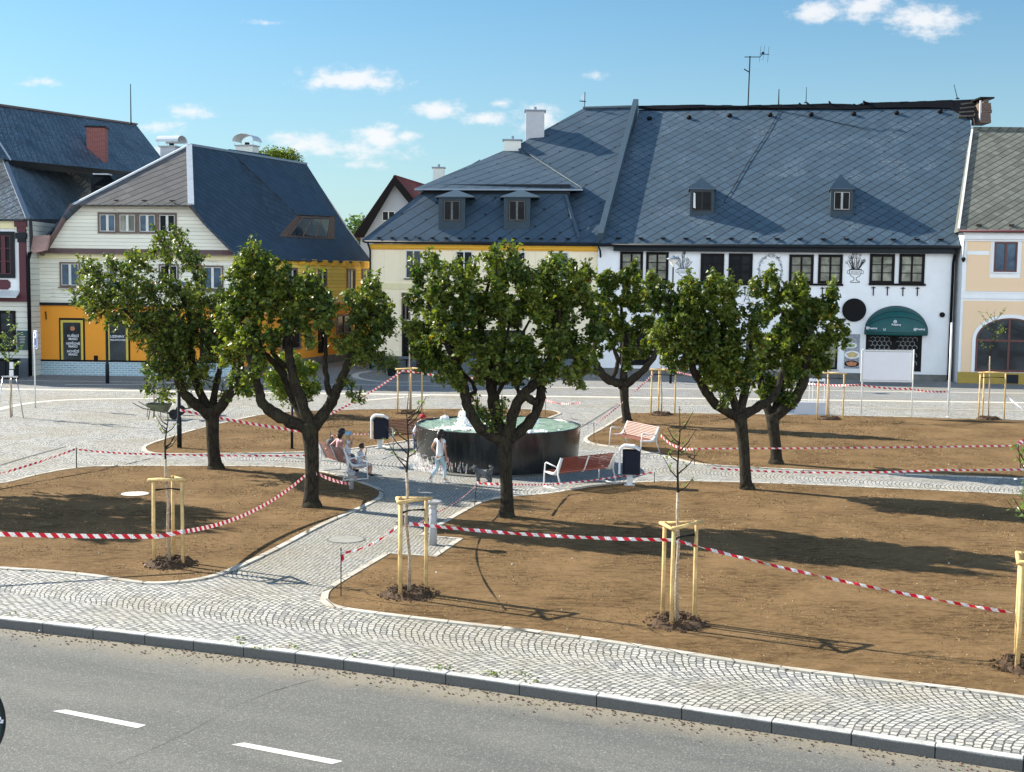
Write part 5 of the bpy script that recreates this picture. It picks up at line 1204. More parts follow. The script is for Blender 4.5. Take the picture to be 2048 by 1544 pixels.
    MB().prism([at(183, 349, 83), at(218, 348, 83), at(228, 362, 83.5), at(210, 372, 83), at(184, 372, 83)], (0, 1.2, 0)).build('roof_hatch', 'dark_metal', b); MB().box(at(205, 349, 83), (1.0, .8, .08)).build('hatch_lid', 'pale_steel', b)
    # body behind, closing the rear
    MB().face([l_, r_, r2+Vector((2, 12, -9)), l_+Vector((-4, 16, -10))]).build('rear_roof', 'roof_old', b)
left_house()
def red_chimney():
    Y = RCP.y-.55; a, c = at(170, 254, Y), at(209, 254, Y); zb = RCP.z+.2
    o = empty('chimney', (a.x, Y, zb), 'red brick chimney standing on the old slate roof at left', 'chimney')
    MB().box(((a.x+c.x)/2, Y+.5, (a.z+zb)/2-.5), (c.x-a.x-.1, 1.1, a.z-zb+1), .12).build('stack', 'brick_red', o); MB().box(((a.x+c.x)/2, Y+.5, a.z+.04), (c.x-a.x+.1, 1.3, .1), .12).build('cap', 'dark_metal', o)
red_chimney()

# ------------------------------------------------------------------ red roofed gable house behind
def back_house():
    Y = 104.0; pk = at(790, 350, Y); b = empty('gabled_house', (pk.x, Y, 0), 'slate hung gable house with a red tiled roof behind the cream house', 'house')
    lf = at(710, 468, Y); rt = at(870, 474, Y); zE = lf.z
    lf0, rt0 = Vector((lf.x+.4, Y+.4, 0)), Vector((rt.x+1.5, Y+.4, 0))
    pk_ = pk+Vector((0, .4, -.25))
    MB().prism([lf0, rt0, Vector((rt0.x, Y+.4, zE-.3)), pk_, Vector((lf0.x, Y+.4, zE-.1))], (0, 10, 0)).build('wall', 'wall_slate', b)
    dv = Vector((2.0, 11, 0))
    slab([lf+Vector((-.2, -.3, -.25)), pk+Vector((0, -.3, 0)), pk+dv, lf+dv], .2).build('roof', 'roof_tiles', b); slab([pk+Vector((0, -.3, 0)), rt+Vector((1.6, -.3, -1)), rt+dv+Vector((1.6, 0, -1)), pk+dv], .2).build('roof', 'roof_tiles', b)
    mb = MB(); mb.prism([lf+Vector((-.2, -.35, -.3)), pk+Vector((0, -.35, -.05)), pk+Vector((0, -.35, -.85)), lf+Vector((.75, -.35, -.3))], (0, .05, 0)); mb.build('verge_board', 'frame_black', b); mb = MB(); mb.prism([pk+Vector((0, -.35, -.05)), rt+Vector((1.6, -.35, -1)), rt+Vector((.9, -.35, -1)), pk+Vector((0, -.35, -.85))], (0, .05, 0)); mb.build('verge_board', 'frame_black', b)
    Fq = Fac(Vector((lf0.x, Y+.4, 0)), Vector((rt0.x, Y+.4, 0))); window(b, Fq, (764, 422, 790, 442), 'frame_white', 'glass_black', .07, 2, 1, dep=.05)
back_house()
chim_px(866, 888, 336, 362, 108, 'wall_pale', 'small pale chimney beside the red tiled roof', .8)
chimney((200, 300), 1, 1, 0, 1, 'brick_red', 'x') if False else None
# ------------------------------------------------------------------ aerials
def aerial():
    p = PWp(1496, 212); Y = p.y; o = empty('tv_aerial', p, 'tall television aerial with a bent arm on the white house ridge', 'aerial')
    q = lambda x, y: at(x, y, Y)
    MB().tube([q(1496, 214), q(1500, 112)], .045, 8).build('mast', 'dark_metal', o); MB().tube([q(1489, 114), q(1520, 114), q(1526, 107), q(1528, 104)], .03, 6).build('arm', 'dark_metal', o); MB().tube([q(1488, 138), q(1498, 144)], .04, 6).build('bracket', 'dark_metal', o)
    mb = MB(); mb.tube([q(1520, 108), q(1538, 109)], .025, 5); mb.box(q(1526, 106), (.18, .1, .14))
    for x0, y0, x1, y1 in ((1522, 92, 1519, 124), (1529, 91, 1526, 120), (1538, 93, 1535, 125)): mb.tube([q(x0, y0), q(x1, y1)], .012, 4)
    mb.build('antenna', 'dark_metal', o)
aerial()
def rod(x0, y0, x1, y1, Y, label, r=.03, name='lightning_rod'):
    a, c = at(x0, y0, Y), at(x1, y1, Y); o = empty(name, a, label, 'lightning rod'); MB().tube([a, c], [r, r*.6], 6).build('shaft', 'dark_metal', o); MB().lathe(a, [(.16, 0), (.1, .06), (.03, .1)], 10).build('foot', 'dark_metal', o)
rod(1557, 214, 1558, 178, PWp(1557, 212).y, 'thick dark rod on the ridge just right of the aerial', .05)
rod(1612, 206, 1613, 174, PWp(1612, 206).y, 'thin rod on the white house ridge, second right of the aerial')
rod(1915, 198, 1908, 169, PWp(1915, 200).y, 'leaning thin rod near the right end of the ridge')
rod(262, 247, 261, 168, 100, 'very tall thin rod on the old slate roof at left', .05)
def wifi():
    Y = PWp(1168, 216).y; o = empty('antenna', at(1168, 216, Y), 'small dish antenna on a short mast on the cream house ridge', 'antenna')
    MB().tube([at(1169, 217, Y), at(1170, 184, Y)], .03, 6).build('mast', 'dark_metal', o); MB().tube([at(1159, 202, Y), at(1172, 203, Y)], .035, 6).build('crossbar', 'dark_metal', o)
    c = at(1166, 194, Y); mb = MB(); N = 20
    for j in range(N):
        a, d = 2*math.pi*j/N, 2*math.pi*(j+1)/N
        mb.prism([c+Vector((r*.12*math.cos(t)*.8, 0, r*.2*math.sin(t))) for r, t in ((.6, a), (1, a), (1, d), (.6, d))], (0, .05, 0))
    mb.build('dish', 'board_white', o)
wifi()
# ================================================================== trees
def big_tree(base, limbs, clumps, nleaf, label, r0=.19, seed=1, lean=0, top=None, leaf='leaf', lsz=.094, group='pollarded maples on the square', cz=.55, kind_name='pollarded_tree'):
    """base px on the ground; limbs = list of [(px,py,depth offset, radius m)...]; clumps = [(px,py,r px)]"""
    rg = random.Random(seed); B = G(*base); Y = B.y; k = Y/F
    o = empty(kind_name, (B.x, B.y, 0), label, 'tree', group)
    fx, fy = top; Ft = at(fx, fy, Y)
    mb = MB(); pts = []; rad = []
    for i in range(9):
        t = i/8; p = Vector((B.x, B.y, 0)).lerp(Ft, t); p += Vector((math.sin(t*5+seed)*.025, math.cos(t*4+seed)*.02, 0))
        pts.append(p); rad.append(r0*.88*(1.0+.22*max(0, 1-t*7)-.10*math.sin(t*3.1)+(.2*t**4)))
    mb.tube(pts, rad, 14); 
    mb.tube([B+Vector((0, 0, -.05)), B+Vector((0, 0, .06)), B+Vector((0, 0, .16))], [r0*1.35, r0*1.15, r0*.95], 14)
    tr = mb.build('trunk', 'bark', o, True)
    for li, L in enumerate(limbs):
        P = []; Rd = []
        for i, (x, y, dy, r) in enumerate(L):
            P.append(at(x, y, Y+dy)); Rd.append(r)
        # resample with knots
        PP, RR = [], []
        for i in range(len(P)-1):
            p0, p1, p2, p3 = P[max(i-1, 0)], P[i], P[i+1], P[min(i+2, len(P)-1)]
            for s in range(5):
                t = s/5; q = .5*((2*p1)+(p2-p0)*t+(2*p0-5*p1+4*p2-p3)*t*t+(3*p1-p0-3*p2+p3)*t**3)
                PP.append(q+Vector((rg.uniform(-1, 1), rg.uniform(-1, 1), rg.uniform(-1, 1)))*.018); RR.append((Rd[i]*(1-t)+Rd[i+1]*t)*rg.uniform(.9, 1.14))
        PP.append(P[-1]); RR.append(Rd[-1])
        mb = MB(); mb.tube(PP, RR, 10)
        mb.build('branch', 'bark', tr, True)
    # foliage: every clump a bundle of drooping leaves at several depths, with upright sprigs
    xs = [c[0] for c in clumps]; cx = (min(xs)+max(xs))/2; hw = (max(xs)-min(xs))/2
    ys = [c[1] for c in clumps]; cyy = (min(ys)+max(ys))/2; hh = (max(ys)-min(ys))/2+1
    spots = []
    for c in clumps:
        x, y, r = c[:3]; kk = math.sqrt(max(.06, 1-((x-cx)/(hw*1.08))**2-(.6*(y-cyy)/hh)**2)); dmax = max(0, hw*k*kk*cz-r*k*.5)
        n = 1 if dmax < .4 else 3 if dmax < 1.0 else 4
        if len(c) > 3: spots.append((at(x, y, Y+c[3]), r*k)); continue
        for j in range(n):
            d = 0 if n == 1 else -dmax+2*dmax*j/(n-1)+rg.uniform(-.15, .15)
            ys_ = y+(rg.uniform(-.15, .25)*r if n > 1 else 0)
            spots.append((at(x+rg.uniform(-.2, .2)*r, ys_, Y+d), r*k*(1 if abs(d) < .6 else .92)))
    wts = [s[1]**2 for s in spots]; tw = sum(wts); C = []; twigs = MB()
    for (c, r), w_ in zip(spots, wts):
        m = int(nleaf*w_/tw); nt = max(5, int(r*24))
        for q in range(nt):                 # sprigs
            v = Vector((rg.gauss(0, 1), rg.gauss(0, 1), rg.gauss(.45, .9))).normalized(); e = c+v*r*rg.uniform(.6, 1.05)+Vector((rg.gauss(0, .05), rg.gauss(0, .05), rg.random()**2.2*.38 if v.z > 0 else -rg.random()**2*.12)); s0 = c+v*r*.1
            twigs.tube([s0, s0.lerp(e, .55)+Vector((0, 0, -.03)), e], [.013, .009, .004], 4, False)
            for z in range(max(3, m//nt)):
                t = rg.random()**.55; p = s0.lerp(e, t); p += Vector((rg.gauss(0, .06), rg.gauss(0, .06), rg.gauss(-.02, .06)))*(1.2-.5*t); C.append(tuple(p))
    twigs.build('twigs', 'bark', tr, kind='stuff')
    n = len(C); rn = np.random.RandomState(seed); sz = lsz*np.clip(rn.normal(1, .28, n), .5, 1.7)
    CA = np.array(C); # leaf hue varies in patches (a real colour of the leaves: some turn yellow)
    tint = np.clip(.42+.22*np.sin(CA[:, 0]*2.3+seed)*np.sin(CA[:, 2]*2.9+CA[:, 1]*1.7)+rn.normal(0, .22, n), 0, .92); tint[rn.rand(n) < .016] = .97; tint[rn.rand(n) < .003] = 1
    leaves('crown', C, sz, leaf, o, seed, .45, tint=tint)
    return o
S = 21000
big_tree((432, 938), [
  [(420, 830, 0, .17), (388, 806, -.1, .15), (362, 778, -.2, .12), (350, 738, -.3, .11), (325, 690, -.4, .08), (270, 640, -.5, .05), (215, 590, -.4, .03)],
  [(420, 826, 0, .14), (395, 772, .3, .12), (384, 730, .4, .11), (380, 640, .3, .09), (362, 590, .2, .07), (336, 560, .1, .06), (334, 510, .1, .045), (328, 470, 0, .02)],
  [(424, 824, 0, .12), (430, 780, .4, .10), (440, 735, .7, .08), (446, 690, .8, .06), (455, 620, .8, .04)],
  [(426, 830, 0, .16), (452, 798, -.2, .14), (470, 770, -.2, .12), (482, 730, -.1, .09), (470, 650, .2, .05)],
  [(458, 792, -.2, .07), (466, 745, -.5, .055), (470, 705, -.6, .045)],
  [(384, 700, .3, .07), (400, 610, .2, .06), (385, 530, .1, .045), (370, 490, 0, .02)],
 ], [(150,592,22),(170,590,32),(195,555,34),(175,545,24),(240,545,40),(265,520,22),(290,530,24),(215,610,42),(190,625,26),(260,600,48),(300,585,40),(235,640,25),(285,655,42),(330,640,48),(325,700,38),(335,745,38),(330,790,22),(380,600,40),(385,660,48),(365,720,42),(336,505,24),(322,478,20),(310,505,14),(350,470,16),(366,488,22),(372,520,26),(398,535,20),(402,565,20),(420,610,38),(425,660,44),(445,700,38),(400,750,34),(470,640,36),(450,600,30),(335,560,18),(345,585,24),(480,690,30),(300,650,26),(470,792,16),(492,790,14),(452,790,12),(372,770,22),(300,780,14),(350,735,30),(345,695,32),(312,740,26),(365,680,30),(420,700,30),(305,700,24)],
 S, 'spreading pollarded tree at far left, trunk beside the dark lamp post', .225, 3, top=(421, 815))
big_tree((624, 1014), [
  [(614, 856, 0, .17), (570, 838, -.1, .15), (530, 812, -.2, .13), (516, 775, -.3, .12), (505, 725, -.3, .11), (492, 670, -.3, .08), (480, 600, -.2, .05), (490, 540, -.1, .02)],
  [(616, 850, 0, .14), (590, 800, .3, .12), (572, 760, .4, .11), (552, 728, .4, .09), (524, 700, .3, .07), (512, 650, .2, .05)],
  [(620, 850, 0, .15), (598, 790, -.1, .13), (584, 745, -.2, .12), (578, 705, -.2, .11), (576, 670, -.1, .09), (590, 640, 0, .07), (584, 600, 0, .05), (560, 560, 0, .03)],
  [(626, 855, 0, .17), (660, 810, .1, .14), (672, 785, .1, .13), (690, 742, .1, .11), (706, 700, .1, .10), (716, 655, 0, .08), (708, 605, 0, .05)],
  [(664, 800, .1, .08), (656, 772, .2, .07), (650, 725, .3, .065), (652, 680, .3, .05), (645, 630, .2, .03)],
  [(716, 660, 0, .06), (740, 630, -.1, .045), (755, 590, -.1, .02)],
  [(575, 735, .2, .06), (545, 705, .3, .06), (560, 690, .3, .04)],
 ], [(505,510,16),(520,505,12),(492,528,22),(480,552,28),(530,542,32),(556,565,32),(595,580,30),(620,570,22),(645,595,26),(660,625,22),(640,640,18),(505,590,44),(540,615,46),(585,635,38),(610,615,28),(470,620,40),(455,668,32),(498,680,42),(465,720,30),(512,735,26),(548,675,26),(445,700,22),(448,600,22),(495,770,18),(470,760,18),(742,578,20),(755,595,16),(735,612,28),(765,625,24),(782,655,16),(770,650,20),(700,603,18),(720,645,26),(750,672,26),(700,685,20),(680,690,14),(735,705,24),(760,722,14),(712,722,16),(694,768,9),(703,788,10),(718,797,7),(620,680,14),(655,648,14)],
 S, 'open many limbed pollarded tree left of the occupied bench, tape round its trunk', .215, 5, top=(620, 845))
mid_tree = big_tree((1012, 1034), [
  [(1008, 880, 0, .16), (968, 862, -.1, .14), (946, 835, -.2, .125), (932, 800, -.2, .12), (925, 760, -.2, .11), (900, 700, -.3, .08), (870, 640, -.3, .05), (850, 580, -.2, .02)],
  [(1006, 872, 0, .15), (990, 820, .3, .14), (984, 775, .4, .13), (972, 715, .4, .10), (962, 640, .3, .07), (980, 560, .2, .03)],
  [(1016, 875, 0, .16), (1028, 822, -.2, .13), (1046, 790, -.3, .12), (1072, 765, -.3, .11), (1100, 720, -.3, .08), (1120, 640, -.3, .05), (1110, 570, -.2, .02)],
  [(1018, 878, 0, .15), (1050, 855, .1, .13), (1074, 822, .1, .12), (1082, 785, .1, .11), (1086, 740, .2, .09), (1130, 680, .2, .06)],
  [(1044, 788, -.3, .10), (1062, 800, -.35, .10), (1073, 806, -.4, .09)],
  [(932, 795, -.2, .05), (950, 780, .1, .05), (938, 757, .2, .045), (915, 735, .2, .03)],
  [(990, 800, .3, .05), (1006, 765, .1, .05), (1003, 735, .1, .04), (1020, 640, .1, .03)],
  [(1040, 790, -.2, .05), (1028, 760, 0, .05), (1022, 720, .1, .04), (1060, 640, .2, .03)],
 ], [(830,545,16),(850,540,22),(835,570,30),(826,615,26),(828,665,28),(835,700,20),(872,540,24),(880,590,42),(878,650,42),(860,705,32),(930,560,26),(915,548,16),(945,545,14),(938,615,46),(925,690,48),(895,745,30),(918,768,18),(985,518,20),(1002,520,16),(992,560,38),(1000,625,48),(990,700,40),(1030,535,22),(1022,515,12),(1052,565,30),(1062,625,46),(1050,700,36),(1110,530,16),(1105,555,32),(1120,605,46),(1118,675,48),(1105,735,28),(1140,545,20),(1168,540,16),(1175,560,16),(1160,575,26),(1176,620,34),(1185,675,30),(1165,720,32),(1135,755,14),(1160,765,10),(1190,650,20),(963,828,9),(975,840,10),(955,812,6),(1030,745,24),(1060,735,26),(960,745,24),(1000,750,20),(1085,750,20),(855,720,20),(1000,838,8),(1005,815,6),(985,855,8),(1190,735,12)],
 int(S*1.7), 'dense pollarded tree standing right in front of the fountain', .19, 7, top=(1012, 872))
t3_ = None
big_tree((1255, 846), [
  [(1243, 768, 0, .2), (1215, 758, -.2, .17), (1196, 735, -.3, .15), (1188, 700, -.3, .11), (1210, 640, 0, .06)],
  [(1222, 760, -.1, .10), (1233, 738, .1, .09), (1234, 712, .1, .085), (1220, 685, .1, .07)],
  [(1246, 762, 0, .17), (1250, 710, .3, .14), (1246, 650, .3, .08), (1240, 590, .2, .04)],
  [(1250, 770, 0, .17), (1282, 745, -.2, .14), (1306, 715, -.3, .12), (1325, 670, -.3, .07)],
 ], [(1205,558,16),(1215,575,24),(1235,562,16),(1262,548,14),(1270,565,24),(1222,612,36),(1265,610,36),(1240,660,36),(1285,655,34),(1205,655,24),(1262,700,22),(1300,600,24),(1225,690,14),(1292,700,18),(1198,700,14),(1255,725,12)],
 int(S*1.0), 'slim pollarded tree behind the bright orange lit bench', .21, 9, top=(1246, 762), lsz=.115)
big_tree((1495, 979), [
  [(1474, 832, 0, .15), (1440, 815, -.1, .13), (1412, 785, -.2, .12), (1392, 748, -.2, .11), (1370, 705, -.3, .09), (1352, 650, -.3, .06), (1330, 590, -.2, .03)],
  [(1478, 828, 0, .13), (1462, 785, .2, .11), (1455, 735, .2, .09), (1452, 690, .1, .07), (1447, 640, .1, .06), (1445, 632, .1, .055)],
  [(1480, 828, 0, .13), (1490, 780, .4, .11), (1502, 720, .5, .08), (1500, 640, .4, .05)],
  [(1484, 832, 0, .14), (1520, 812, .2, .12), (1550, 790, .3, .10), (1565, 740, .4, .07)],
 ], [(1300,560,18),(1315,575,26),(1296,600,18),(1305,625,18),(1340,590,36),(1378,585,30),(1385,620,36),(1350,640,36),(1322,672,24),(1335,705,24),(1370,690,32),(1425,562,13),(1432,580,20),(1422,605,26),(1456,572,13),(1462,592,22),(1455,640,34),(1400,655,34),(1425,695,38),(1418,740,26),(1480,690,36),(1465,735,30),(1500,640,36),(1372,725,16),(1436,772,14),(1463,788,10),(1446,805,9),(1345,735,10),(1510,590,18),(1480,775,20),(1445,752,24),(1478,755,26),(1500,730,28),(1515,690,28),(1400,700,26),(1455,705,28)],
 int(S*1.3), 'pollarded tree with a low arching left limb, nearest of the right group', .185, 11, top=(1479, 826))
big_tree((1552, 928), [
  [(1550, 832, 0, .2), (1585, 802, -.2, .17), (1606, 765, -.3, .15), (1614, 715, -.3, .11), (1620, 650, -.2, .06)],
  [(1542, 832, 0, .15), (1526, 785, .2, .12), (1518, 730, .3, .08)],
  [(1548, 832, 0, .15), (1560, 775, .4, .12), (1570, 700, .4, .08), (1565, 620, .3, .04)],
 ], [(1538,548,12),(1545,566,20),(1515,580,22),(1552,605,38),(1592,592,26),(1600,575,14),(1525,635,32),(1600,645,40),(1640,625,26),(1662,585,10),(1664,600,14),(1665,625,20),(1682,655,16),(1688,680,12),(1662,685,28),(1622,700,32),(1572,680,40),(1542,740,36),(1590,750,30),(1630,735,18),(1560,795,24),(1525,700,34),(1505,745,26),(1578,800,14),(1530,790,20),(1655,725,12)],
 int(S*1.15), 'rightmost pollarded tree, its crown touching the round black shield', .215, 13, top=(1546, 828), lsz=.11)

dup(mid_tree, (-17.0, 33.4, 0), R(70), 'pollarded tree standing beyond the left edge, its long shadow crossing the left bed')
def round_tree(px, base_y, cx, cy, rx, ry, label, leaf, n, lsz, Yd=None, trunk=.05, seed=21, group=None, name='round_tree', blobs=None):
    B = G(px, base_y) if Yd is None else Vector((at(px, base_y, Yd).x, Yd, 0)); k = B.y/F; rg = random.Random(seed)
    o = empty(name, (B.x, B.y, 0), label, 'tree', group); C = at(cx, cy, B.y)
    MB().tube([B, B.lerp(C, .5), C], [trunk*1.2, trunk, trunk*.6], 8).build('trunk', 'bark_young', o, True)
    P = []; bl = [(Vector((0, 0, 0)), 1.0)]
    for _ in range(blobs or 14):
        v = Vector((rg.gauss(0, 1), rg.gauss(0, 1), rg.gauss(0, 1))).normalized()*rg.uniform(.45, .85); bl.append((Vector((v.x*rx*k, v.y*rx*k, v.z*ry*k)), rg.uniform(.22, .42)))
    mb = MB()
    for c, s in bl[1:]: mb.tube([C-Vector((0, 0, ry*k*.5)), C+c], [.03*trunk/.05, .01], 5)
    mb.build('branches', 'bark_young', o)
    for i in range(n):
        c, s = rg.choice(bl[1:]) if rg.random() < .8 else bl[0]
        v = Vector((rg.gauss(0, 1), rg.gauss(0, 1), rg.gauss(0, 1))).normalized()*rg.random()**.4*s; P.append(tuple(C+c+Vector((v.x*rx*k, v.y*rx*k, v.z*ry*k))))
    leaves('crown', P, lsz*np.random.RandomState(seed).uniform(.6, 1.4, n), leaf, o, seed, .3)
    return o
round_tree(602, 829, 585, 762, 58, 56, 'bushy round young tree seen between the limbs of the second pollard', 'leaf_bush', 5200, .11)
round_tree(556, 560, 552, 327, 50, 36, 'leafy tree top showing over the dark ridge of the gabled house', 'leaf_bush', 12000, .15, 112, .3, 5, blobs=26)
# far hill and woods between the houses
def far_wood():
    mb = MB(); N = 40
    for i in range(N):
        x0, x1 = -260+i*13, -260+(i+1)*13; h = lambda x: 8.5+1.8*math.sin(x*.02)+.8*math.sin(x*.07)
        mb.face([Vector((x0, 330, 0)), Vector((x1, 330, 0)), Vector((x1, 420, h(x1))), Vector((x0, 420, h(x0)))]); mb.face([Vector((x0, 420, h(x0))), Vector((x1, 420, h(x1))), Vector((x1, 600, 0)), Vector((x0, 600, 0))])
    mb.build('hill', 'leaf_far', kind='structure')
    rg = random.Random(2); P = []
    for i in range(15000):
        x = rg.uniform(-70, -20) if rg.random() < .8 else rg.uniform(-200, 150); bx = round(x/6)*6; h = 11.5+2.0*math.sin(bx*1.7)+1.5*math.sin(x*.5); v = Vector((rg.gauss(0, 1), rg.gauss(0, 1), rg.gauss(0, 1))).normalized()*rg.random()**.33*4
        P.append((bx+v.x+rg.uniform(-2, 2), 300+v.y+3*math.sin(bx), h+v.z*1.6))
    leaves('distant_woodland', P, np.random.RandomState(3).uniform(.5, 1.2, len(P)), 'leaf_far', None, 3, .2, kind='stuff', label='far green woodland glimpsed between the house roofs')
far_wood()

# ------------------------------------------------------------------ staked young trees
def stake_frame(px, base_y, spread, h_px, label, rot=.2, metal=False, lay=None):
    B = G(px, base_y, .02); k = B.y/F; h = h_px*k; o = empty('tree_stake_frame', (B.x, B.y, .0), label, 'tree stakes', 'tripod stake frames round young trees')
    r = .036 if not metal else .022; R_ = spread*k/2*1.12; tops = []
    angs = [R(a)+rot for a in (200, 330, 85)]; rg = random.Random(int(px))
    for a in angs:
        f = Vector((math.cos(a)*R_*(1.25 if metal else 1.0), math.sin(a)*R_, 0)); t = Vector((math.cos(a)*R_*(.62 if metal else .98), math.sin(a)*R_*(.6 if metal else 1), 0)); hh = h+rg.uniform(-.03, .03)
        p, q = Vector((B.x, B.y, -.05))+f, Vector((B.x, B.y, hh))+t
        MB().tube([p, p.lerp(q, .5)+Vector((rg.uniform(-.01, .01), 0, 0)), q], [r, r*.98, r*.95], 9).build('post', 'steel' if metal else 'stake', o, True); tops.append(q)
    for i in range(3):
        a, c = tops[i]+ZU*(-.03), tops[(i+1) % 3]+ZU*(-.03); d = (c-a).normalized()
        if metal: MB().box((a+c)/2+ZU*.05, ((c-a).length+.12, .07, .05), rz=math.atan2(d.y, d.x)).build('crossbar', 'steel', o)
        else:
            out = Vector(((a+c)/2-Vector((B.x, B.y, 0)))); out.z = 0; out = out.normalized()*.045
            MB().tube([a-d*.09+out+ZU*(.0 if i else .012), c+d*.09+out+ZU*(.0 if i else .012)], [.038, .036], 9, True, .8).build('crossbar', 'stake', o, True)
    if not metal:
        C = Vector((B.x, B.y, h-.22)); 
        for i in (0, 1): MB().tube([tops[i]-ZU*.24, (tops[i]-ZU*.24).lerp(C, .8), C+Vector((.02, -.03, 0)), (tops[i]-ZU*.22)+Vector((0, .03, 0))], [.022]*4, 5, True, .5).build('strap', 'black', o)
    return B, h, k
def mound(B, r, label):
    mb = MB(); rg = random.Random(int(B.x*100)); N = 40; rr = [.0, .28, .55, .72, .85, 1.0, 1.12]; hz_ = [.02, .03, .08, .11, .08, .03, -.01]; V = []
    for k_, (a, z) in enumerate(zip(rr, hz_)):
        V.append([Vector((B.x+r*a*math.cos(2*math.pi*j/N)*(1+.16*math.sin(3*j*6.28/N+B.x)+rg.uniform(-.07, .07)), B.y+r*a*math.sin(2*math.pi*j/N)*(1+rg.uniform(-.07, .07)), .016+z*rg.uniform(.5, 1.25)*(1 if a else 1))) for j in range(N)])
    for a, c in zip(V[:-1], V[1:]):
        for j in range(N): mb.face([a[j], c[j], c[(j+1) % N], a[(j+1) % N]])
    for j in range(220):
        t = rg.random()*6.28; q = r*rg.uniform(.45, 1.35); s = rg.uniform(.008, .028); mb.box((B.x+q*math.cos(t), B.y+q*math.sin(t), .02+s*.3+(.10 if q < r*.95 else 0)), (s*1.4, s, s), rg.random()*3)
    mb.build('soil_mound', 'soil', kind='structure')
def young_tree(B, h, top_px, fork_px, twigs, nl, label, leaf='leaf_young', seed=1, k=None, lsz=.06, paper=False):
    rg = random.Random(seed); o = empty('young_tree', (B.x, B.y, 0), label, 'young tree', 'newly planted young trees')
    Fk = at(fork_px[0], fork_px[1], B.y); Tp = at(top_px[0], top_px[1], B.y); w_ = Vector((rg.uniform(-.03, .03), 0, 0))
    b0 = Vector((B.x, B.y, 0)); pts = [b0, b0.lerp(Fk, .3)+w_, b0.lerp(Fk, .6)-w_, b0.lerp(Fk, .85)+w_*.5, Fk]
    MB().tube(pts, [.034, .030, .029, .027, .026], 9).build('trunk', 'bark_young', o, True)
    L = []; MB().tube([Fk, Fk.lerp(Tp, .3)+w_, Fk.lerp(Tp, .7)-w_, Tp], [.022, .017, .010, .004], 7).build('leader', 'bark', o, True)
    segs = [(Fk.lerp(Tp, .15), Tp)]
    for (sx, sy, ex, ey, dy) in twigs:
        a = at(sx, sy, B.y); e = at(ex, ey, B.y+dy); mid = a.lerp(e, .5)+Vector((0, 0, -.05)); MB().tube([a, mid, e], [.013, .009, .004], 6).build('branch', 'bark', o, True); segs.append((a.lerp(e, .3), e))
    P = []
    for i in range(nl):
        a, e = rg.choice(segs); t = rg.random(); p = a.lerp(e, t); P.append((p.x+rg.gauss(0, .035), p.y+rg.gauss(0, .04), p.z+rg.gauss(0, .03)))
    leaves('leaves', P, lsz*np.random.RandomState(seed).uniform(.6, 1.3, len(P)), leaf, o, seed, .4)
    return o
def auto_twigs(fx, fy, tx, ty, n, wd, seed):
    rg = random.Random(seed); out = []
    for i in range(n):
        t = rg.uniform(0, .75); sx, sy = fx+(tx-fx)*t, fy+(ty-fy)*t; sg = -1 if i % 2 else 1; l = wd*(1-.45*t)*rg.uniform(.6, 1.1); out.append((sx, sy, sx+sg*l, sy-l*rg.uniform(.7, 1.5), rg.uniform(-.4, .4)))
    return out
YT = [ # px, base y, spread, h px, trunk fork (px,py), top, extra width, leaves, label bits, rot
 (340, 1128, 56, 180, (331, 918), (335, 808), 30, 26, 'nearly bare sapling in the left bed', 'stake tripod in the left bed, tape tied across its front', .12),
 (818, 1188, 62, 200, (813, 945), (818, 780), 52, 34, 'thin sapling beside the cobbled path with few pale leaves', 'stake tripod beside the drinking fountain', .78),
 (1354, 1246, 70, 208, (1356, 985), (1359, 812), 45, 60, 'sapling in the middle of the front right bed with pale green sprigs', 'stake tripod in the middle of the front right bed', .82),
 (2058, 1334, 80, 232, (2060, 1050), (2066, 860), 50, 90, 'sapling cut by the right edge of the photo, near its stake', 'stake tripod cut by the right edge of the picture', .3),
 (820, 826, 48, 92, (819, 690), (821, 590), 34, 420, 'sapling behind the fountain with a leafy crown against the cream house', 'stake tripod in the back left bed near the litter bin', .1),
 (1323, 829, 48, 92, (1322, 700), (1323, 620), 22, 160, 'sapling behind the slim pollard in the back right bed', 'stake tripod at the corner of the back right bed', .2),
 (1658, 838, 50, 94, (1657, 735), (1662, 640), 26, 130, 'sapling beside the blank white board', 'stake tripod between the utility cabinet and the white board', .0),
 (1977, 838, 52, 96, (1980, 712), (1990, 620), 36, 170, 'sapling before the arched shop window', 'stake tripod before the arched shop window', .15)]
for i, (px, by, sp, hp, fk, tp, wd, nl, lb, sl_, rot) in enumerate(YT):
    B, h, k = stake_frame(px, by, sp, hp, sl_+' of rough pale posts', rot)
    young_tree(B, h, tp, fk, auto_twigs(*fk, *tp, 9 if nl > 50 else 8, wd, i+3), nl, lb, 'leaf_young' if i < 4 else 'leaf_bush', i+1, lsz=.055 if i < 3 else .075)
    mound(B, .42 if i != 4 else .45, '')
B, h, k = stake_frame(22, 834, 40, 82, 'grey metal stake tripod on the paving at far left', .3, True)
o_ = young_tree(B, h, (17, 622), (20, 740), auto_twigs(20, 740, 17, 640, 10, 26, 5), 360, 'leafy sapling inside the grey metal stakes at far left', 'leaf_young', 31, lsz=.085)
for y0, y1 in ((724, 738), (740, 752)): a, c = at(19, y0, B.y-.1), at(27, y1, B.y-.1); MB().box((a+c)/2, (c.x-a.x, .02, a.z-c.z)).build('paper_tag', 'tee_white', o_)
B, h, k = stake_frame(308, 832, 22, 60, 'slim grey stakes behind the wheelbarrow', .3, True)
young_tree(B, h, (310, 700), (308, 770), auto_twigs(308, 770, 310, 710, 8, 30, 8), 520, 'sapling behind the wheelbarrow, half hidden by the pollard', 'leaf_bush', 33, lsz=.085)
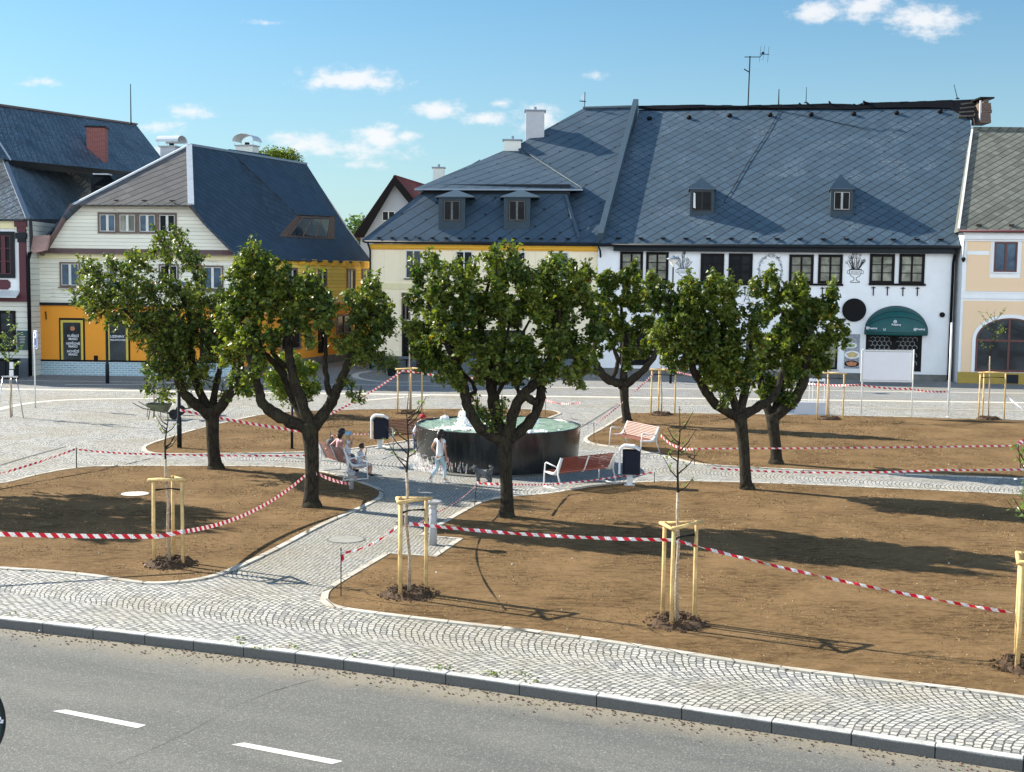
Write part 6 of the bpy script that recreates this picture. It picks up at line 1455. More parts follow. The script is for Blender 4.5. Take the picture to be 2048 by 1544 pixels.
# wild stems at the right edge of the path
def weed(px, py, top, label, nl=40):
    B = G(px, py); o = empty('flowering_weed', (B.x, B.y, 0), label, 'plant'); rg = random.Random(px); P = []; mb = MB(); fl = MB()
    for j in range(5):
        e = at(px+rg.uniform(-26, 14), top+rg.uniform(0, 34), B.y+rg.uniform(-.2, .2)); mb.tube([B, B.lerp(e, .5)+Vector((0, 0, .03)), e], [.007, .005, .003], 5); fl.lathe(e, [(.01, 0), (.055, .012), (.03, .03)], 9)
        for q in range(nl//5): p = B.lerp(e, rg.uniform(.2, .9)); P.append((p.x+rg.gauss(0, .03), p.y+rg.gauss(0, .03), p.z))
    mb.build('stem', 'leaf_young', o); fl.build('flower', 'tee_white', o); leaves('leaves', P, .05, 'leaf_young', o, px, .2)
weed(2044, 1000, 930, 'white flowering weed at the right edge by the path')
# ================================================================== street furniture
def rr(ax, ay, bx, by): pass
def make_bench(label, loc, rz):
    """local: long axis x, seat facing +y, rear feet near y=0"""
    o = empty('park_bench', loc, label, 'bench', 'benches round the fountain', rz if rz else 1e-6)
    ORG[o.name] = Vector(); L = 2.0
    mb = MB()
    for i in range(8):
        t = i/7; mb.box((0, .16+.44*t, .43+.025*math.sin(t*math.pi)*-1+.02*t), (L, .044, .022), rot=Matrix.Rotation(0, 3, 'X'))
    mb.build('seat', 'wood_slat', o, bevel=.004)
    mb = MB()
    for i in range(9):
        t = i/8; mb.box((0, .145-.19*t, .475+.385*t), (L, .022, .036), rot=Matrix.Rotation(.45, 3, 'X'))
    mb.build('backrest', 'wood_slat', o, bevel=.004)
    for sx in (-1, 1):
        x = sx*(L/2+.02)
        mb = MB(); r = .021
        mb.tube([(x, .66, .0), (x, .63, .40), (x, .60, .66), (x, .56, .685), (x, .06, .60)], [r]*5, 6)
        mb.tube([(x, -.10, .0), (x, .06, .42), (x, .04, .56), (x, -.06, .88)], [r, r, r*1.1, r*.8], 6); mb.tube([(x, -.10, .015), (x, .66, .015)], r*.8, 6)
        mb.build('end_frame', 'white_paint', o, True)
        mb = MB(); mb.tube([(x*.97, -.06, .87), (x*.97, .10, .52), (x*.97, .17, .42), (x*.97, .30, .40), (x*.97, .62, .43)], [.024, .03, .05, .04, .024], 6, True, 2.2); mb.build('side_plate', 'pale_steel', o, True)
    mb = MB(); mb.tube([(0, -.065, .87), (0, .10, .50), (0, .17, .405), (0, .6, .41)], [.018]*4, 6); mb.build('centre_rib', 'pale_steel', o, True)
    return o
bb = make_bench('dark slatted bench seen from behind, before the fountain at right', (2.12, 35.1, .006), R(38))
dup(bb, (4.42, 43.1, .006), R(116), 'bench with bright sunlit orange slats on the right beyond the bin')
dup(bb, (-5.15, 36.5, .006), R(-60), 'bench with people on it, seen from behind, left of the fountain')
dup(bb, (-3.5, 43.6, .006), R(-145), 'dark bench behind the left rim of the fountain by the red capped child')

def make_bin(label, loc, rz):
    o = empty('litter_bin', loc, label, 'bin', 'litter bins', rz); ORG[o.name] = Vector(); W_, D_ = .62, .36
    def rbox(mb, w_, d_, z0, z1, r, n=5, off=(0, 0)):
        pts = []
        for cx, cy, a0 in ((w_/2-r, d_/2-r, 0), (-w_/2+r, d_/2-r, 90), (-w_/2+r, -d_/2+r, 180), (w_/2-r, -d_/2+r, 270)):
            for i in range(n+1): a = R(a0+90*i/n); pts.append(Vector((cx+r*math.cos(a)+off[0], cy+r*math.sin(a)+off[1], z0)))
        mb.prism(pts, (0, 0, z1-z0)); return mb
    rbox(MB(), W_-.12, D_, .32, .99, .1, off=(.04, 0)).build('body', 'navy', o)
    rbox(MB(), W_-.18, D_-.07, .985, 1.0, .08, off=(.04, 0)).build('opening', 'black', o)
    mb = MB(); P = [(-W_/2+.02, .33), (-W_/2+.02, .98), (-W_/2+.06, 1.06), (-.15, 1.12), (.12, 1.10), (W_/2-.04, 1.01)]
    for (x0, z0), (x1, z1) in zip(P[:-1], P[1:]):
        d = Vector((x1-x0, 0, z1-z0)); n = Vector((-d.z, 0, d.x)).normalized()*.028
        mb.prism([Vector((x0, -D_/2-.01, z0))+n, Vector((x1, -D_/2-.01, z1))+n, Vector((x1, -D_/2-.01, z1))-n, Vector((x0, -D_/2-.01, z0))-n], (0, D_+.02, 0))
    mb.build('frame', 'white_paint', o)
    MB().box((0, 0, .16), (.16, .10, .33)).build('foot', 'pale_steel', o); MB().box((0, 0, .012), (.3, .22, .024)).build('base_plate', 'pale_steel', o)
    return o
b1 = make_bin('dark litter bin left of the fountain, on the edge of the back bed', (-4.42, 42.6, .01), R(8))
dup(b1, (3.33, 35.4, .01), R(-6), 'dark litter bin at the right end of the dark bench')

def drink():
    B = G(866, 1090); o = empty('drinking_fountain', (B.x, B.y, 0), 'slim steel drinking fountain column with a shallow bowl by the path', 'drinking fountain')
    h = 84*B.y/F; MB().lathe((B.x, B.y, 0), [(.085, 0), (.085, h-.14), (.075, h-.13), (.075, h-.08), (.09, h-.07), (.09, h-.02)], 24).build('column', 'steel_grey', o, True)
    MB().lathe((B.x, B.y, h-.02), [(.08, 0), (.12, .03), (.185, .075), (.185, .09), (.12, .05), (.02, .035)], 28, False).build('bowl', 'steel_grey', o, True)
    MB().tube([(B.x-.06, B.y, h), (B.x-.06, B.y, h+.07), (B.x-.02, B.y, h+.09)], .012, 6).build('spout', 'steel', o)
drink()
def ash():
    B = G(703, 979); k = B.y/F; o = empty('steel_bollard', (B.x, B.y, 0), 'short round steel bollard with a wide cup top by the bench', 'bollard')
    MB().lathe((B.x, B.y, 0), [(.062, 0), (.062, .24), (.075, .25), (.075, .28), (.062, .29), (.062, .34), (.10, .36), (.108, .50), (.10, .50), (.09, .38)], 24, True).build('body', 'steel_grey', o, True)
ash()
# lamps and posts
def lamp(px, by, top_py, label, head=True, r=.055):
    B = G(px, by); zt = at(px, top_py, B.y).z; o = empty('street_lamp', (B.x, B.y, 0), label, 'lamp', 'street lamps')
    MB().tube([(B.x, B.y, 0), (B.x, B.y, 1.0), (B.x, B.y, 1.05), (B.x, B.y, zt-.5)], [r*1.35, r*1.35, r, r*.8], 12).build('post', 'dark_metal', o, True)
    c = (B.x, B.y, zt-.62); MB().lathe(c, [(.06, 0), (.05, .1), (.30, .42), (.32, .46)], 24).build('glass', 'lamp_glass', o, True); MB().lathe(c, [(.40, .45), (.36, .49), (.1, .60), (.02, .66)], 24).build('hood', 'zinc', o, True)
lamp(1341, 767, 512, 'street lamp with a white glass head before the flower urn painting')
lamp(359, 896, 560, 'dark lamp post beside the trunk of the leftmost pollard', r=.06)
lamp(215, 767, 560, 'grey lamp post before the orange shop front', r=.075)
def post(px, by, ty, label, r=.03, name='steel_post', mat='dark_metal'):
    B = G(px, by); z = at(px, ty, B.y).z; o = empty(name, (B.x, B.y, 0), label, 'post'); MB().tube([(B.x, B.y, 0), (B.x, B.y, z)], r, 10).build('shaft', mat, o, True); MB().lathe((B.x, B.y, 0), [(r*1.9, 0), (r*1.9, .02), (r, .03)], 12, True).build('foot', mat, o); return o
post(584, 898, 812, 'dark steel post standing in the back bed behind the second pollard', .045)
def psign():
    B = G(71, 815); Y = B.y; o = empty('parking_sign', (B.x, B.y, 0), 'blue P parking sign on a thin grey pole', 'traffic sign')
    MB().tube([(B.x, B.y, 0), (B.x, B.y, at(71, 664, Y).z)], .03, 10).build('pole', 'pale_steel', o, True)
    a, c = at(66.2, 661, Y), at(77.5, 697, Y); cx, cz = (a.x+c.x)/2, (a.z+c.z)/2; w_, h_ = (c.x-a.x)*1.9, a.z-c.z; ang = R(-52); rt = Vector((math.cos(ang), math.sin(ang), 0)); rt = Vector((abs(math.cos(ang)), math.sin(ang), 0)); n = Vector((rt.y, -rt.x, 0)); C = Vector((cx, Y-.05, cz))
    rot = Matrix((rt, -n, ZU)).transposed()
    MB().box(C+n*.0, (w_, .02, h_), rot=rot).build('plate', 'board_white', o); MB().box(C+n*.013, (w_-.06, .01, h_-.06), rot=rot).build('face', 'blue_sign', o)
    text('lettering', 'P', 'board_white', o, C+n*.022+ZU*.08, rt, .62, n=n, bold=.012); MB().box(C+n*.021-ZU*(h_*.36), (.09, .006, .07), rot=rot).build('symbol', 'board_white', o)
psign()
def board():
    L, Rr = G(1722, 832.5), G(1823, 833.5); o = empty('notice_board', ((L.x+Rr.x)/2, L.y, 0), 'blank white board on two thin poles before the leaded window', 'board')
    for p, nm in ((L, 'pole'), (Rr, 'pole')): MB().tube([(p.x, p.y, 0), (p.x, p.y, at(1722, 700, p.y).z+.05)], .028, 8).build('pole', 'pale_steel', o, True)
    Y = L.y-.06; a, c = at(1725, 701, Y), at(1822, 763, Y); MB().box(((a.x+c.x)/2, Y, (a.z+c.z)/2), (c.x-a.x-.1, .025, a.z-c.z-.1)).build('panel', 'board_white', o)
    mb = MB(); t = .07
    for cc, s in ((((a.x+c.x)/2, Y, a.z), (c.x-a.x+t, .05, t)), (((a.x+c.x)/2, Y, c.z), (c.x-a.x+t, .05, t)), ((a.x, Y, (a.z+c.z)/2), (t, .05, a.z-c.z-t)), ((c.x, Y, (a.z+c.z)/2), (t, .05, a.z-c.z-t))): mb.box(cc, s)
    mb.build('board_frame', 'pale_steel', o)
board()
post(1896, 834, 645, 'tall thin steel flag pole beside the downpipe of the white house', .045, 'steel_pole', 'pale_steel')
def railing():
    A, Bp = G(2008, 838), G(2075, 843); o = empty('braced_post', (A.x, A.y, 0), 'thin post with a slanting brace near the right edge', 'post')
    MB().tube([A, Vector((A.x, A.y, at(2008, 788, A.y).z))], .03, 8).build('post', 'pale_steel', o, True); MB().tube([Vector((A.x, A.y, at(2010, 790, A.y).z)), Bp], .03, 8).build('brace', 'white_paint', o, True)
railing()
def cabinet():
    A = G(1561, 828.5); Y = A.y; a, c = at(1560, 804, Y), at(1651, 829, Y); o = empty('utility_cabinet', ((a.x+c.x)/2, Y, 0), 'low pale grey cabinet with a small square blue door', 'cabinet')
    h = a.z; MB().box(((a.x+c.x)/2, Y+.2, h/2), (c.x-a.x, .4, h)).build('body', 'panel_grey', o, bevel=.01)
    d, e = at(1572, 807.5, Y-.02), at(1588, 824.5, Y-.02); MB().box(((d.x+e.x)/2, Y-.012, (d.z+e.z)/2), (e.x-d.x, .02, d.z-e.z)).build('door_rim', 'blue_sign' if False else 'zinc', o); MB().box(((d.x+e.x)/2, Y-.028, (d.z+e.z)/2), (e.x-d.x-.07, .012, d.z-e.z-.07)).build('door', 'blue_door', o)
cabinet()
def trestle():
    A = G(1618, 806); Y = A.y; o = empty('trestle_barrier', (A.x, Y, 0), 'white barrier frame behind the staked sapling', 'barrier'); z = at(1618, 757, Y).z; x1 = at(1650, 757, Y).x
    mb = MB()
    for x in (A.x, A.x+.16, x1): mb.tube([(x, Y, 0), (x, Y, z)], .02, 6)
    mb.build('frame', 'white_paint', o); MB().box(((A.x+x1)/2, Y, z-.06), (x1-A.x, .04, .13)).build('top_board', 'board_white', o)
    mb = MB(); [mb.tube([(A.x-1.2, Y+.1, zz), (x1+2.2, Y+.1, zz)], .014, 5) for zz in (z-.5,)]; mb.build('rail', 'pale_steel', o)
trestle()
def cafe():
    g = 'cafe furniture at the cream house'
    for i, (px, lb) in enumerate(((788, 'dark round backed cafe chair by the cream house door'), (842, 'dark cafe chair right of the round cafe table'))):
        B = G(px, 742); B.y -= .6; o = empty('cafe_chair', (B.x, B.y, 0), lb, 'chair', g)
        MB().box((B.x, B.y, .45), (.44, .42, .04)).build('seat', 'black', o, bevel=.01)
        mb = MB(); mb.tube([B+Vector((.23*math.cos(R(a)), .2, .45+.43*math.sin(R(a)))) for a in range(0, 181, 20)], .03, 6); 
        for xx in (-.12, 0, .12): mb.tube([B+Vector((xx, .2, .45)), B+Vector((xx, .2, .84))], .018, 5)
        mb.build('backrest', 'black', o)
        for sx in (-1, 1):
            for sy in (-1, 1): MB().tube([B+Vector((sx*.2, sy*.18, .44)), B+Vector((sx*.23, sy*.22, .0))], .018, 6).build('leg', 'black', o)
    B = G(815, 742); B.y -= .7; o = empty('cafe_table', (B.x, B.y, 0), 'small dark cafe table between two chairs', 'table', g); MB().lathe((B.x, B.y, .72), [(.5, 0), (.5, .03)], 24).build('table_top', 'black', o); MB().tube([(B.x, B.y, .02), (B.x, B.y, .72)], .04, 8).build('leg', 'black', o); MB().lathe((B.x, B.y, 0), [(.26, 0), (.24, .03), (.05, .05)], 20).build('base', 'black', o)
    B = G(783, 752); o = empty('potted_shrub', (B.x, B.y, 0), 'dark leafy shrub in a pot before the cream house', 'potted plant'); MB().lathe((B.x, B.y, 0), [(.2, 0), (.28, .4), (.3, .42), (.26, .42), (.24, .38)], 20).build('pot', 'dark_metal', o)
    rg = random.Random(4); P = [(B.x+rg.gauss(0, .24), B.y+rg.gauss(0, .22), .75+rg.gauss(0, .26)) for _ in range(900)]; leaves('foliage', P, .09, 'leaf', o, 8, .3); MB().tube([(B.x, B.y, .35), (B.x, B.y, .9)], .03, 6).build('stem', 'bark', o)
    for px, lb in ((10, 'dark waste container nearest the left picture edge'), (29, 'dark waste container right beside the sapling at far left')):
        B = G(px, 757); B.y -= .3; B.x += 0; o = empty('waste_container', (B.x, B.y, 0), lb, 'container', 'waste containers'); MB().prism([Vector((B.x-.24, B.y-.3, .08)), Vector((B.x+.24, B.y-.3, .08)), Vector((B.x+.29, B.y-.35, 1.0)), Vector((B.x-.29, B.y-.35, 1.0))], (0, .6, 0)).build('body', 'dark_metal', o, bevel=.02); MB().box((B.x, B.y, 1.05), (.62, .75, .07)).build('lid', 'black', o, bevel=.02)
        for sx in (-1, 1): MB().tube([(B.x+sx*.2-.03, B.y+.25, .1), (B.x+sx*.2+.03, B.y+.25, .1)], .1, 14).build('wheel', 'rubber', o)
cafe()
def barrow():
    def make(loc, rz, label):
        o = empty('wheelbarrow', loc, label, 'wheelbarrow', 'wheelbarrows', rz if rz else 1e-6); ORG[o.name] = Vector()
        T_ = [(-.42, -.3, .62), (.42, -.34, .60), (.42, .34, .60), (-.42, .3, .62)]; Bt = [(-.22, -.18, .36), (.30, -.2, .32), (.30, .2, .32), (-.22, .18, .36)]; mb = MB(); V = [Vector(v) for v in T_]; W_ = [Vector(v) for v in Bt]
        mb.face(W_)
        for i in range(4): mb.face([V[i], V[(i+1) % 4], W_[(i+1) % 4], W_[i]])
        s = mb.build('tray', 'barrow', o); q = s.modifiers.new('solid', 'SOLIDIFY'); q.thickness = .015
        MB().tube(V+[V[0]], .016, 6).build('tray_rim', 'dark_metal', o)
        for sy in (-1, 1):
            MB().tube([(-.98, sy*.3, .66), (-.55, sy*.27, .44), (0, sy*.18, .34), (.62, sy*.07, .20)], .018, 7).build('handle', 'dark_metal', o, True)
            MB().tube([(-.28, sy*.22, .36), (-.34, sy*.25, .0)], .016, 6).build('leg', 'dark_metal', o)
        mb = MB(); mb.lathe((0, 0, 0), [(.12, -.035), (.19, -.045), (.205, -.02), (.205, .02), (.19, .045), (.12, .035)], 24); 
        for i, v in enumerate(mb.v): mb.v[i] = Vector((v.x+.62, v.z, v.y+.2))
        mb.build('wheel', 'rubber', o, True)
        return o
    B = G(318, 838); o = make((B.x, B.y, 0), R(-6), 'wheelbarrow with its handles to the left on the pale cobbles')
    B = G(392, 829); dup(o, (B.x, B.y, 0), R(-160), 'second wheelbarrow half hidden behind the leftmost trunk')
barrow()
def hanging_sign():
    Y = 9.0; c = at(-100, 1444, Y); r = 109*Y/F; o = empty('hanging_sign', c, 'edge of a round dark green hanging sign at the left picture edge', 'sign')
    mb = MB(); N = 64; mb.prism([c+Vector((r*math.cos(2*math.pi*j/N), 0, r*math.sin(2*math.pi*j/N))) for j in range(N)], (0, .05, 0)); mb.build('disc', 'sign_green', o)
    mb = MB()
    for j in range(N): a, d = 2*math.pi*j/N, 2*math.pi*(j+1)/N; mb.prism([c+Vector((q*math.cos(t), -.006, q*math.sin(t))) for q, t in ((r*.985, a), (r*1.0, a), (r*1.0, d), (r*.985, d))], (0, .06, 0))
    mb.build('rim', 'dark_metal', o)
    p = at(2, 1441, Y-.01); mb = MB(); mb.box(p, (.035, .006, .012)); mb.box(p+Vector((-.005, 0, .012)), (.012, .006, .03)); mb.box(p+Vector((0, 0, -.014)), (.03, .006, .01)); mb.build('lettering', 'board_white', o)
    MB().tube([c+Vector((-.1, .02, r)), c+Vector((-.1, .02, r+.3)), c+Vector((-1.2, .02, r+.3))], .02, 6).build('bracket', 'dark_metal', o)
hanging_sign()

# ------------------------------------------------------------------ rods and barrier tape
def rod_(px, by, ty, label, lean=0, r=.011):
    B = G(px, by); o = empty('iron_rod', (B.x, B.y, 0), label, 'rod', 'rods holding the barrier tape'); MB().tube([(B.x, B.y, -.05), (at(px+lean, ty, B.y))], r, 6).build('shaft', 'iron', o); return at(px+lean, ty, B.y)
R1 = rod_(153, 937, 895, 'thin rod at the upper edge of the left bed', r=.016); R2 = rod_(682, 1193, 1095, 'thin rod at the rounded tip of the front right bed'); R3 = rod_(949, 1013, 965, 'thin rod near the grey dog', 4)
R4 = rod_(1188, 884, 845, 'thin rod by the pointed tip of the back right bed'); R5 = rod_(1389, 930, 896, 'thin rod behind the sapling, right of the orange lit bench'); R6 = rod_(2043, 945, 888, 'leaning rod at the right end of the back right bed', -7, .014); R7 = rod_(1309, 967, 944, 'short rod right of the bin')
R8 = rod_(661, 916, 862, 'thin rod behind the bench with people'); R9 = rod_(1091, 833, 800, 'thin rod beyond the fountain at the tip of the back bed')
def tape(pts, sag, label, w_=.055, tw=0.0, seg=26):
    """pts: world points; ribbon hangs in a shallow curve between each pair"""
    C = []
    for a, b in zip(pts[:-1], pts[1:]):
        for i in range(seg): t = i/seg; p = a.lerp(b, t); p = p-ZU*(sag*4*t*(1-t)); C.append(p)
    C.append(pts[-1]); mb = MB(); rg = random.Random(int(abs(pts[0].x)*100)); L = 0; ph = rg.random()*6
    def fr(i):
        d = (C[min(i+1, len(C)-1)]-C[max(i-1, 0)]).normalized(); side = d.cross(ZU).normalized(); up = side.cross(d); a = tw*math.sin(i*.5+ph)+tw*.4*math.sin(i*1.3); return (up*math.cos(a)+side*math.sin(a))*w_/2, (side*math.cos(a)-up*math.sin(a))*.0012
    for i in range(len(C)-1):
        l = (C[i+1]-C[i]).length; u0, s0 = fr(i); u1, s1 = fr(i+1); A = [C[i]-u0, C[i+1]-u1, C[i+1]+u1, C[i]+u0]; uv = [(L, 0), (L+l, 0), (L+l, w_), (L, w_)]
        mb.face([A[0]+s0, A[1]+s1, A[2]+s1, A[3]+s0], uv); mb.face([A[3]-s0, A[2]-s1, A[1]-s1, A[0]-s0], uv[::-1]); L += l
    o = mb.build('barrier_tape', 'tape'); props(o, label, 'tape', 'red and white barrier tapes'); return o
Yof = lambda px, by: G(px, by).y
y1, y2, y3 = Yof(340, 1128), Yof(818, 1188), Yof(1354, 1246)
tape([at(-150, 1062, 23.5), at(318, 1073, y1-.33)], .03, 'tape crossing the left bed from the picture edge to the stakes', .085)
tape([at(318, 1073, y1-.33), at(367, 1063, y1-.28)], .0, 'short tape across the front of the left bed stakes', .085)
tape([at(367, 1063, y1-.28), at(612, 950, 31.35)], .26, 'tape sagging from the left bed stakes up to the second pollard', .085)
tape([at(612, 950, 31.35), at(634, 947, 31.33)], 0, 'tape wrapped round the trunk of the second pollard', .08)
tape([at(634, 947, 31.4), at(700, 968, 33.0)], .04, 'tape from the second pollard towards the bench', .08, .3)
tape([R1-ZU*.05, at(290, 908, 39.6), at(612, 911, 39.4)], .03, 'low tape running behind the leftmost trunk', .055, .7, 40)
tape([R1-ZU*.03, at(-60, 962, 33)], .06, 'tape from the left rod to the left picture edge', .06, .7)
tape([at(360, 820, 41.9), at(600, 862, 41.5)], .04, 'tape stretched from the lamp post behind two trunks', .09, .15)
tape([at(612, 850, 48), at(806, 741, 53.5)], .15, 'tape rising to the stakes behind the fountain', .085, .4); tape([at(806, 741, 53.5), at(1010, 756, 55)], .12, 'tape running right from the stakes behind the fountain', .08, .4)
y6, y7 = Yof(1323, 829)-.3, Yof(1658, 838)-.3
tape([at(1190, 850, 48.5), at(1312, 742, y6)], .08, 'tape slanting up to the stakes at the corner of the back bed', .07, .6)
tape([at(1330, 738, y6), at(1445, 760, 60), at(1600, 766, 57), at(1722, 770, 53)], .05, 'tape from the corner stakes to the white board', .08, .35); tape([at(1722, 770, 53), at(1823, 778, 53), at(1896, 783, 54)], .05, 'tape from the white board poles to the tall pole', .08, .6)
tape([at(818, 1047, y2-.2), at(1348, 1080, y3-.25)], .06, 'tape crossing the front right bed between two stake frames', .058, .45, 50)
tape([at(1348, 1080, y3-.25), at(2040, 1228, 19.0)], .08, 'tape from the middle stakes down to the right edge stakes', .05, .9, 70)
tape([at(796, 1052, y2-.2), R2-ZU*.1], .10, 'tape from the path stakes to the rod at the bed tip', .04, .8, 34); tape([R2-ZU*.06, R2+Vector((.05, 0, -.30))], 0, 'loose tape end knotted on the rod at the bed tip', .07, .8, 6)
tape([at(800, 1050, y2-.2), at(862, 1028, 27), R3-ZU*.06], .1, 'tape from the path stakes past the drinking fountain to the dog rod', .03, .6, 26)
tape([R3, at(1008, 967, 31.0)], .02, 'short tape from the dog rod to the middle trunk', .06, .3); tape([at(1020, 968, 31), at(1110, 968, 33.8), at(1235, 953, 35.2), R7], .02, 'tape behind the dark bench to the short rod', .045, .7)
tape([at(1322, 871, 42.0), at(1352, 893, 41), R5-ZU*.02], .05, 'tape from the orange lit bench to the rod', .07, .2); tape([R5-ZU*.02, R6-ZU*.05], .02, 'long straight tape across the back right bed', .045, .3, 90)
tape([R6, at(2100, 850, 40)], 0, 'tape end flying up at the right picture edge', .12, .8)
tape([at(1420, 936, 38.2), at(1640, 945, 37.2), at(1880, 940, 37), at(2200, 934, 37.2)], .03, 'low tape along the edge of the back right bed', .055, .5, 34)
tape([R8-ZU*.15, at(700, 867, 40.5), at(738, 868, 41.5)], .02, 'tape behind the heads of the people on the bench', .035, .5)
tape([R9, at(1160, 805, 50)], .1, 'loose tape at the rod beyond the fountain', .07, .6)
# ================================================================== people and the dog
def V(*a): return Vector(a)
class Person:
    """local frame: x = right of the figure, y = forward, z up; rz turns it; every point goes through P()"""
    def __init__(s, loc, rz, h, label, group=None):
        s.o = empty('person', loc, label, 'person', group); s.M = Matrix.Rotation(rz, 3, 'Z'); s.L = Vector(loc); s.h = h; s.k = h/1.75
    def P(s, p): return s.L + s.M @ (Vector(p)*s.k)
    def skin(s, name, chains, mat, parent=None, sub=2):
        pts, edges, idx = [], [], {}
        for ch in chains:
            prev = None
            for (key, p, r) in ch:
                if key in idx: i = idx[key]
                else:
                    q = s.P(p); i = len(pts); pts.append((q.x, q.y, q.z, r*s.k)); idx[key] = i
                if prev is not None: edges.append((prev, i))
                prev = i
        return skinned(name, pts, edges, M[mat].name and mat, parent or s.o, 0, sub)
def lerp3(a, b, t): return tuple(x+(y-x)*t for x, y in zip(a, b))
def figure(loc, rz, h, label, J, top, bottom, shoes, hair, hat=None, hairlen=.0, sleeves=.45, legs=.98, group=None, extras=None, headturn=(0, 0)):
    """J: joints in metres for a 1.75 m body"""
    s = Person(loc, rz, h, label, group); j = dict(J)
    pel, chest, neck, head = j['pel'], j['chest'], j['neck'], j['head']
    body = [[('pel', pel, .115), ('waist', lerp3(pel, chest, .45), .10), ('chest', chest, .115), ('sh', lerp3(chest, neck, .7), .085), ('neck', neck, .052), ('jaw', lerp3(neck, head, .42), .062), ('head', head, .088), ('crown', (head[0], head[1], head[2]+.075), .07)]]
    for sd in 'lr':
        sg = -1 if sd == 'l' else 1
        el, wr, hip, kn, an = j['el'+sd], j['wr'+sd], j['hip'+sd], j['kn'+sd], j['an'+sd]
        sh = j.get('sh'+sd, (chest[0]+sg*.17, chest[1], lerp3(chest, neck, .55)[2]))
        body.append([('sh', None, 0), ('s'+sd, sh, .052), ('e'+sd, el, .038), ('w'+sd, wr, .026)])
        d = Vector(wr)-Vector(el); d.normalize(); palm = Vector(wr)+d*.06; side = d.cross(Vector((0, 1, 0)) if abs(d.y) < .8 else Vector((0, 0, 1))).normalized(); nrm = d.cross(side)
        body[-1].append(('p'+sd, tuple(palm), .030))
        for f in range(4):
            b0 = palm+d*.035+side*(-.024+.016*f); ln = (.060, .072, .068, .05)[f]; c = nrm*(.010 if sg > 0 else -.010)
            body.append([('p'+sd, None, 0), ('f%s%d' % (sd, f), tuple(b0), .010), ('g%s%d' % (sd, f), tuple(b0+d*ln*.55+c), .009), ('h%s%d' % (sd, f), tuple(b0+d*ln*.95+c*2.6), .008)])
        t0 = palm-side*.03; body.append([('p'+sd, None, 0), ('t'+sd, tuple(t0+d*.01), .011), ('u'+sd, tuple(t0+d*.045-side*.015), .009)])
        body.append([('pel', None, 0), ('hp'+sd, hip, .085), ('k'+sd, kn, .056), ('a'+sd, an, .038)])
        fwd = j.get('ft'+sd, (an[0], an[1]+.16, an[2]-.06)); body[-1].append(('ft'+sd, fwd, .034))
    # nose and ears belong to the same surface
    hv = Vector(head); tx, ty = headturn; f = Matrix.Rotation(ty, 3, 'Z') @ Vector((0, 1, 0)); rgt = Vector((f.y, -f.x, 0))
    body.append([('head', None, 0), ('nose', tuple(hv+f*.098+V(0, 0, -.02)), .014)])
    for sg in (-1, 1): body.append([('head', None, 0), ('ear%d' % sg, tuple(hv+rgt*sg*.088+V(0, 0, -.015)), .016)])
    keys = {k: (p, r) for ch in body for (k, p, r) in ch if p is not None}
    body = [[(k, *(keys[k] if p is None else (p, r))) for (k, p, r) in ch] for ch in body]
    s.skin('body', body, 'skin')
    # shirt
    def X(k, dr=0): p, r = keys[k]; return (k, p, r+dr)
    sh_ch = [[('hem', (pel[0], pel[1], pel[2]-.07), .118), X('pel', .02), X('waist', .018), X('chest', .02), X('sh', .014)]]
    for sd in 'lr':
        e = lerp3(keys['s'+sd][0], keys['e'+sd][0], sleeves); sh_ch.append([X('sh', .014), X('s'+sd, .018), ('sl'+sd, e, .055)])
    s.skin('shirt', sh_ch, top)
    tr = []
    for sd in 'lr':
        if legs <= 1: tr.append([X('pel', .022), X('hp'+sd, .014), ('kk'+sd, lerp3(keys['k'+sd][0], keys['a'+sd][0], max(0, legs-.5)*2*.93) if legs > .5 else keys['k'+sd][0], .062 if legs < .7 else .046)] if legs < .7 else [X('pel', .022), X('hp'+sd, .014), X('k'+sd, .012), ('kk'+sd, lerp3(keys['k'+sd][0], keys['a'+sd][0], .9), .047)])
    s.skin('trousers', tr, bottom)
    for sd in 'lr':
        a, ft = Vector(keys['a'+sd][0]), Vector(keys['ft'+sd][0]); d = (ft-a); h_ = Vector((d.x, d.y, 0)).normalized() if abs(d.x)+abs(d.y) > .02 else V(0, 1, 0)
        s.skin('shoe', [[('heel', tuple(a-h_*.03+V(0, 0, -.045)), .042), ('mid', tuple(a.lerp(ft, .5)+V(0, 0, -.02)), .046), ('toe', tuple(ft), .040)]], shoes)
    # hair: a shell over the crown, sides and back of the head, with a hanging fall where it is long
    mb = MB(); NA, NB = 20, 9; hc = hv-f*.012+V(0, 0, .03)
    def hp(i, j):
        th = 2*math.pi*i/NA; ph = math.pi*.66*j/NB; d = f*math.cos(th)*math.sin(ph)*1.08+rgt*math.sin(th)*math.sin(ph)+V(0, 0, 1)*math.cos(ph)*1.02
        return s.P(hc+d*(.112+.004*math.sin(i*2.3)+.003*math.cos(j*3)))
    for i in range(NA):
        for j in range(NB):
            th = 2*math.pi*(i+.5)/NA; ph = math.pi*.66*(j+.5)/NB
            if math.cos(th) > .35 and ph > .95: continue
            mb.face([hp(i, j), hp(i+1, j), hp(i+1, j+1), hp(i, j+1)])
    ho = mb.build('hair', hair, s.o, True)
    if hairlen:
        a0 = hc-f*.055; MB().tube([s.P(a0+V(0, 0, .02)), s.P(a0-f*.02+V(0, 0, -.07)), s.P(a0-f*.03+V(0, 0, -.08-hairlen*.5)), s.P(a0-f*.045+V(0, 0, -.10-hairlen))], [.085*s.k, .09*s.k, (.075 if hairlen < .2 else .045)*s.k, .03*s.k], 12).build('hair_fall', hair, ho, True)
    for sg in (-1, 1):
        c = s.P(hv+f*.083+rgt*sg*.033+V(0, 0, .008)); MB().lathe(c, [(.001, -.009), (.009, 0), (.001, .009)], 8).build('eye', 'black', s.o, True)
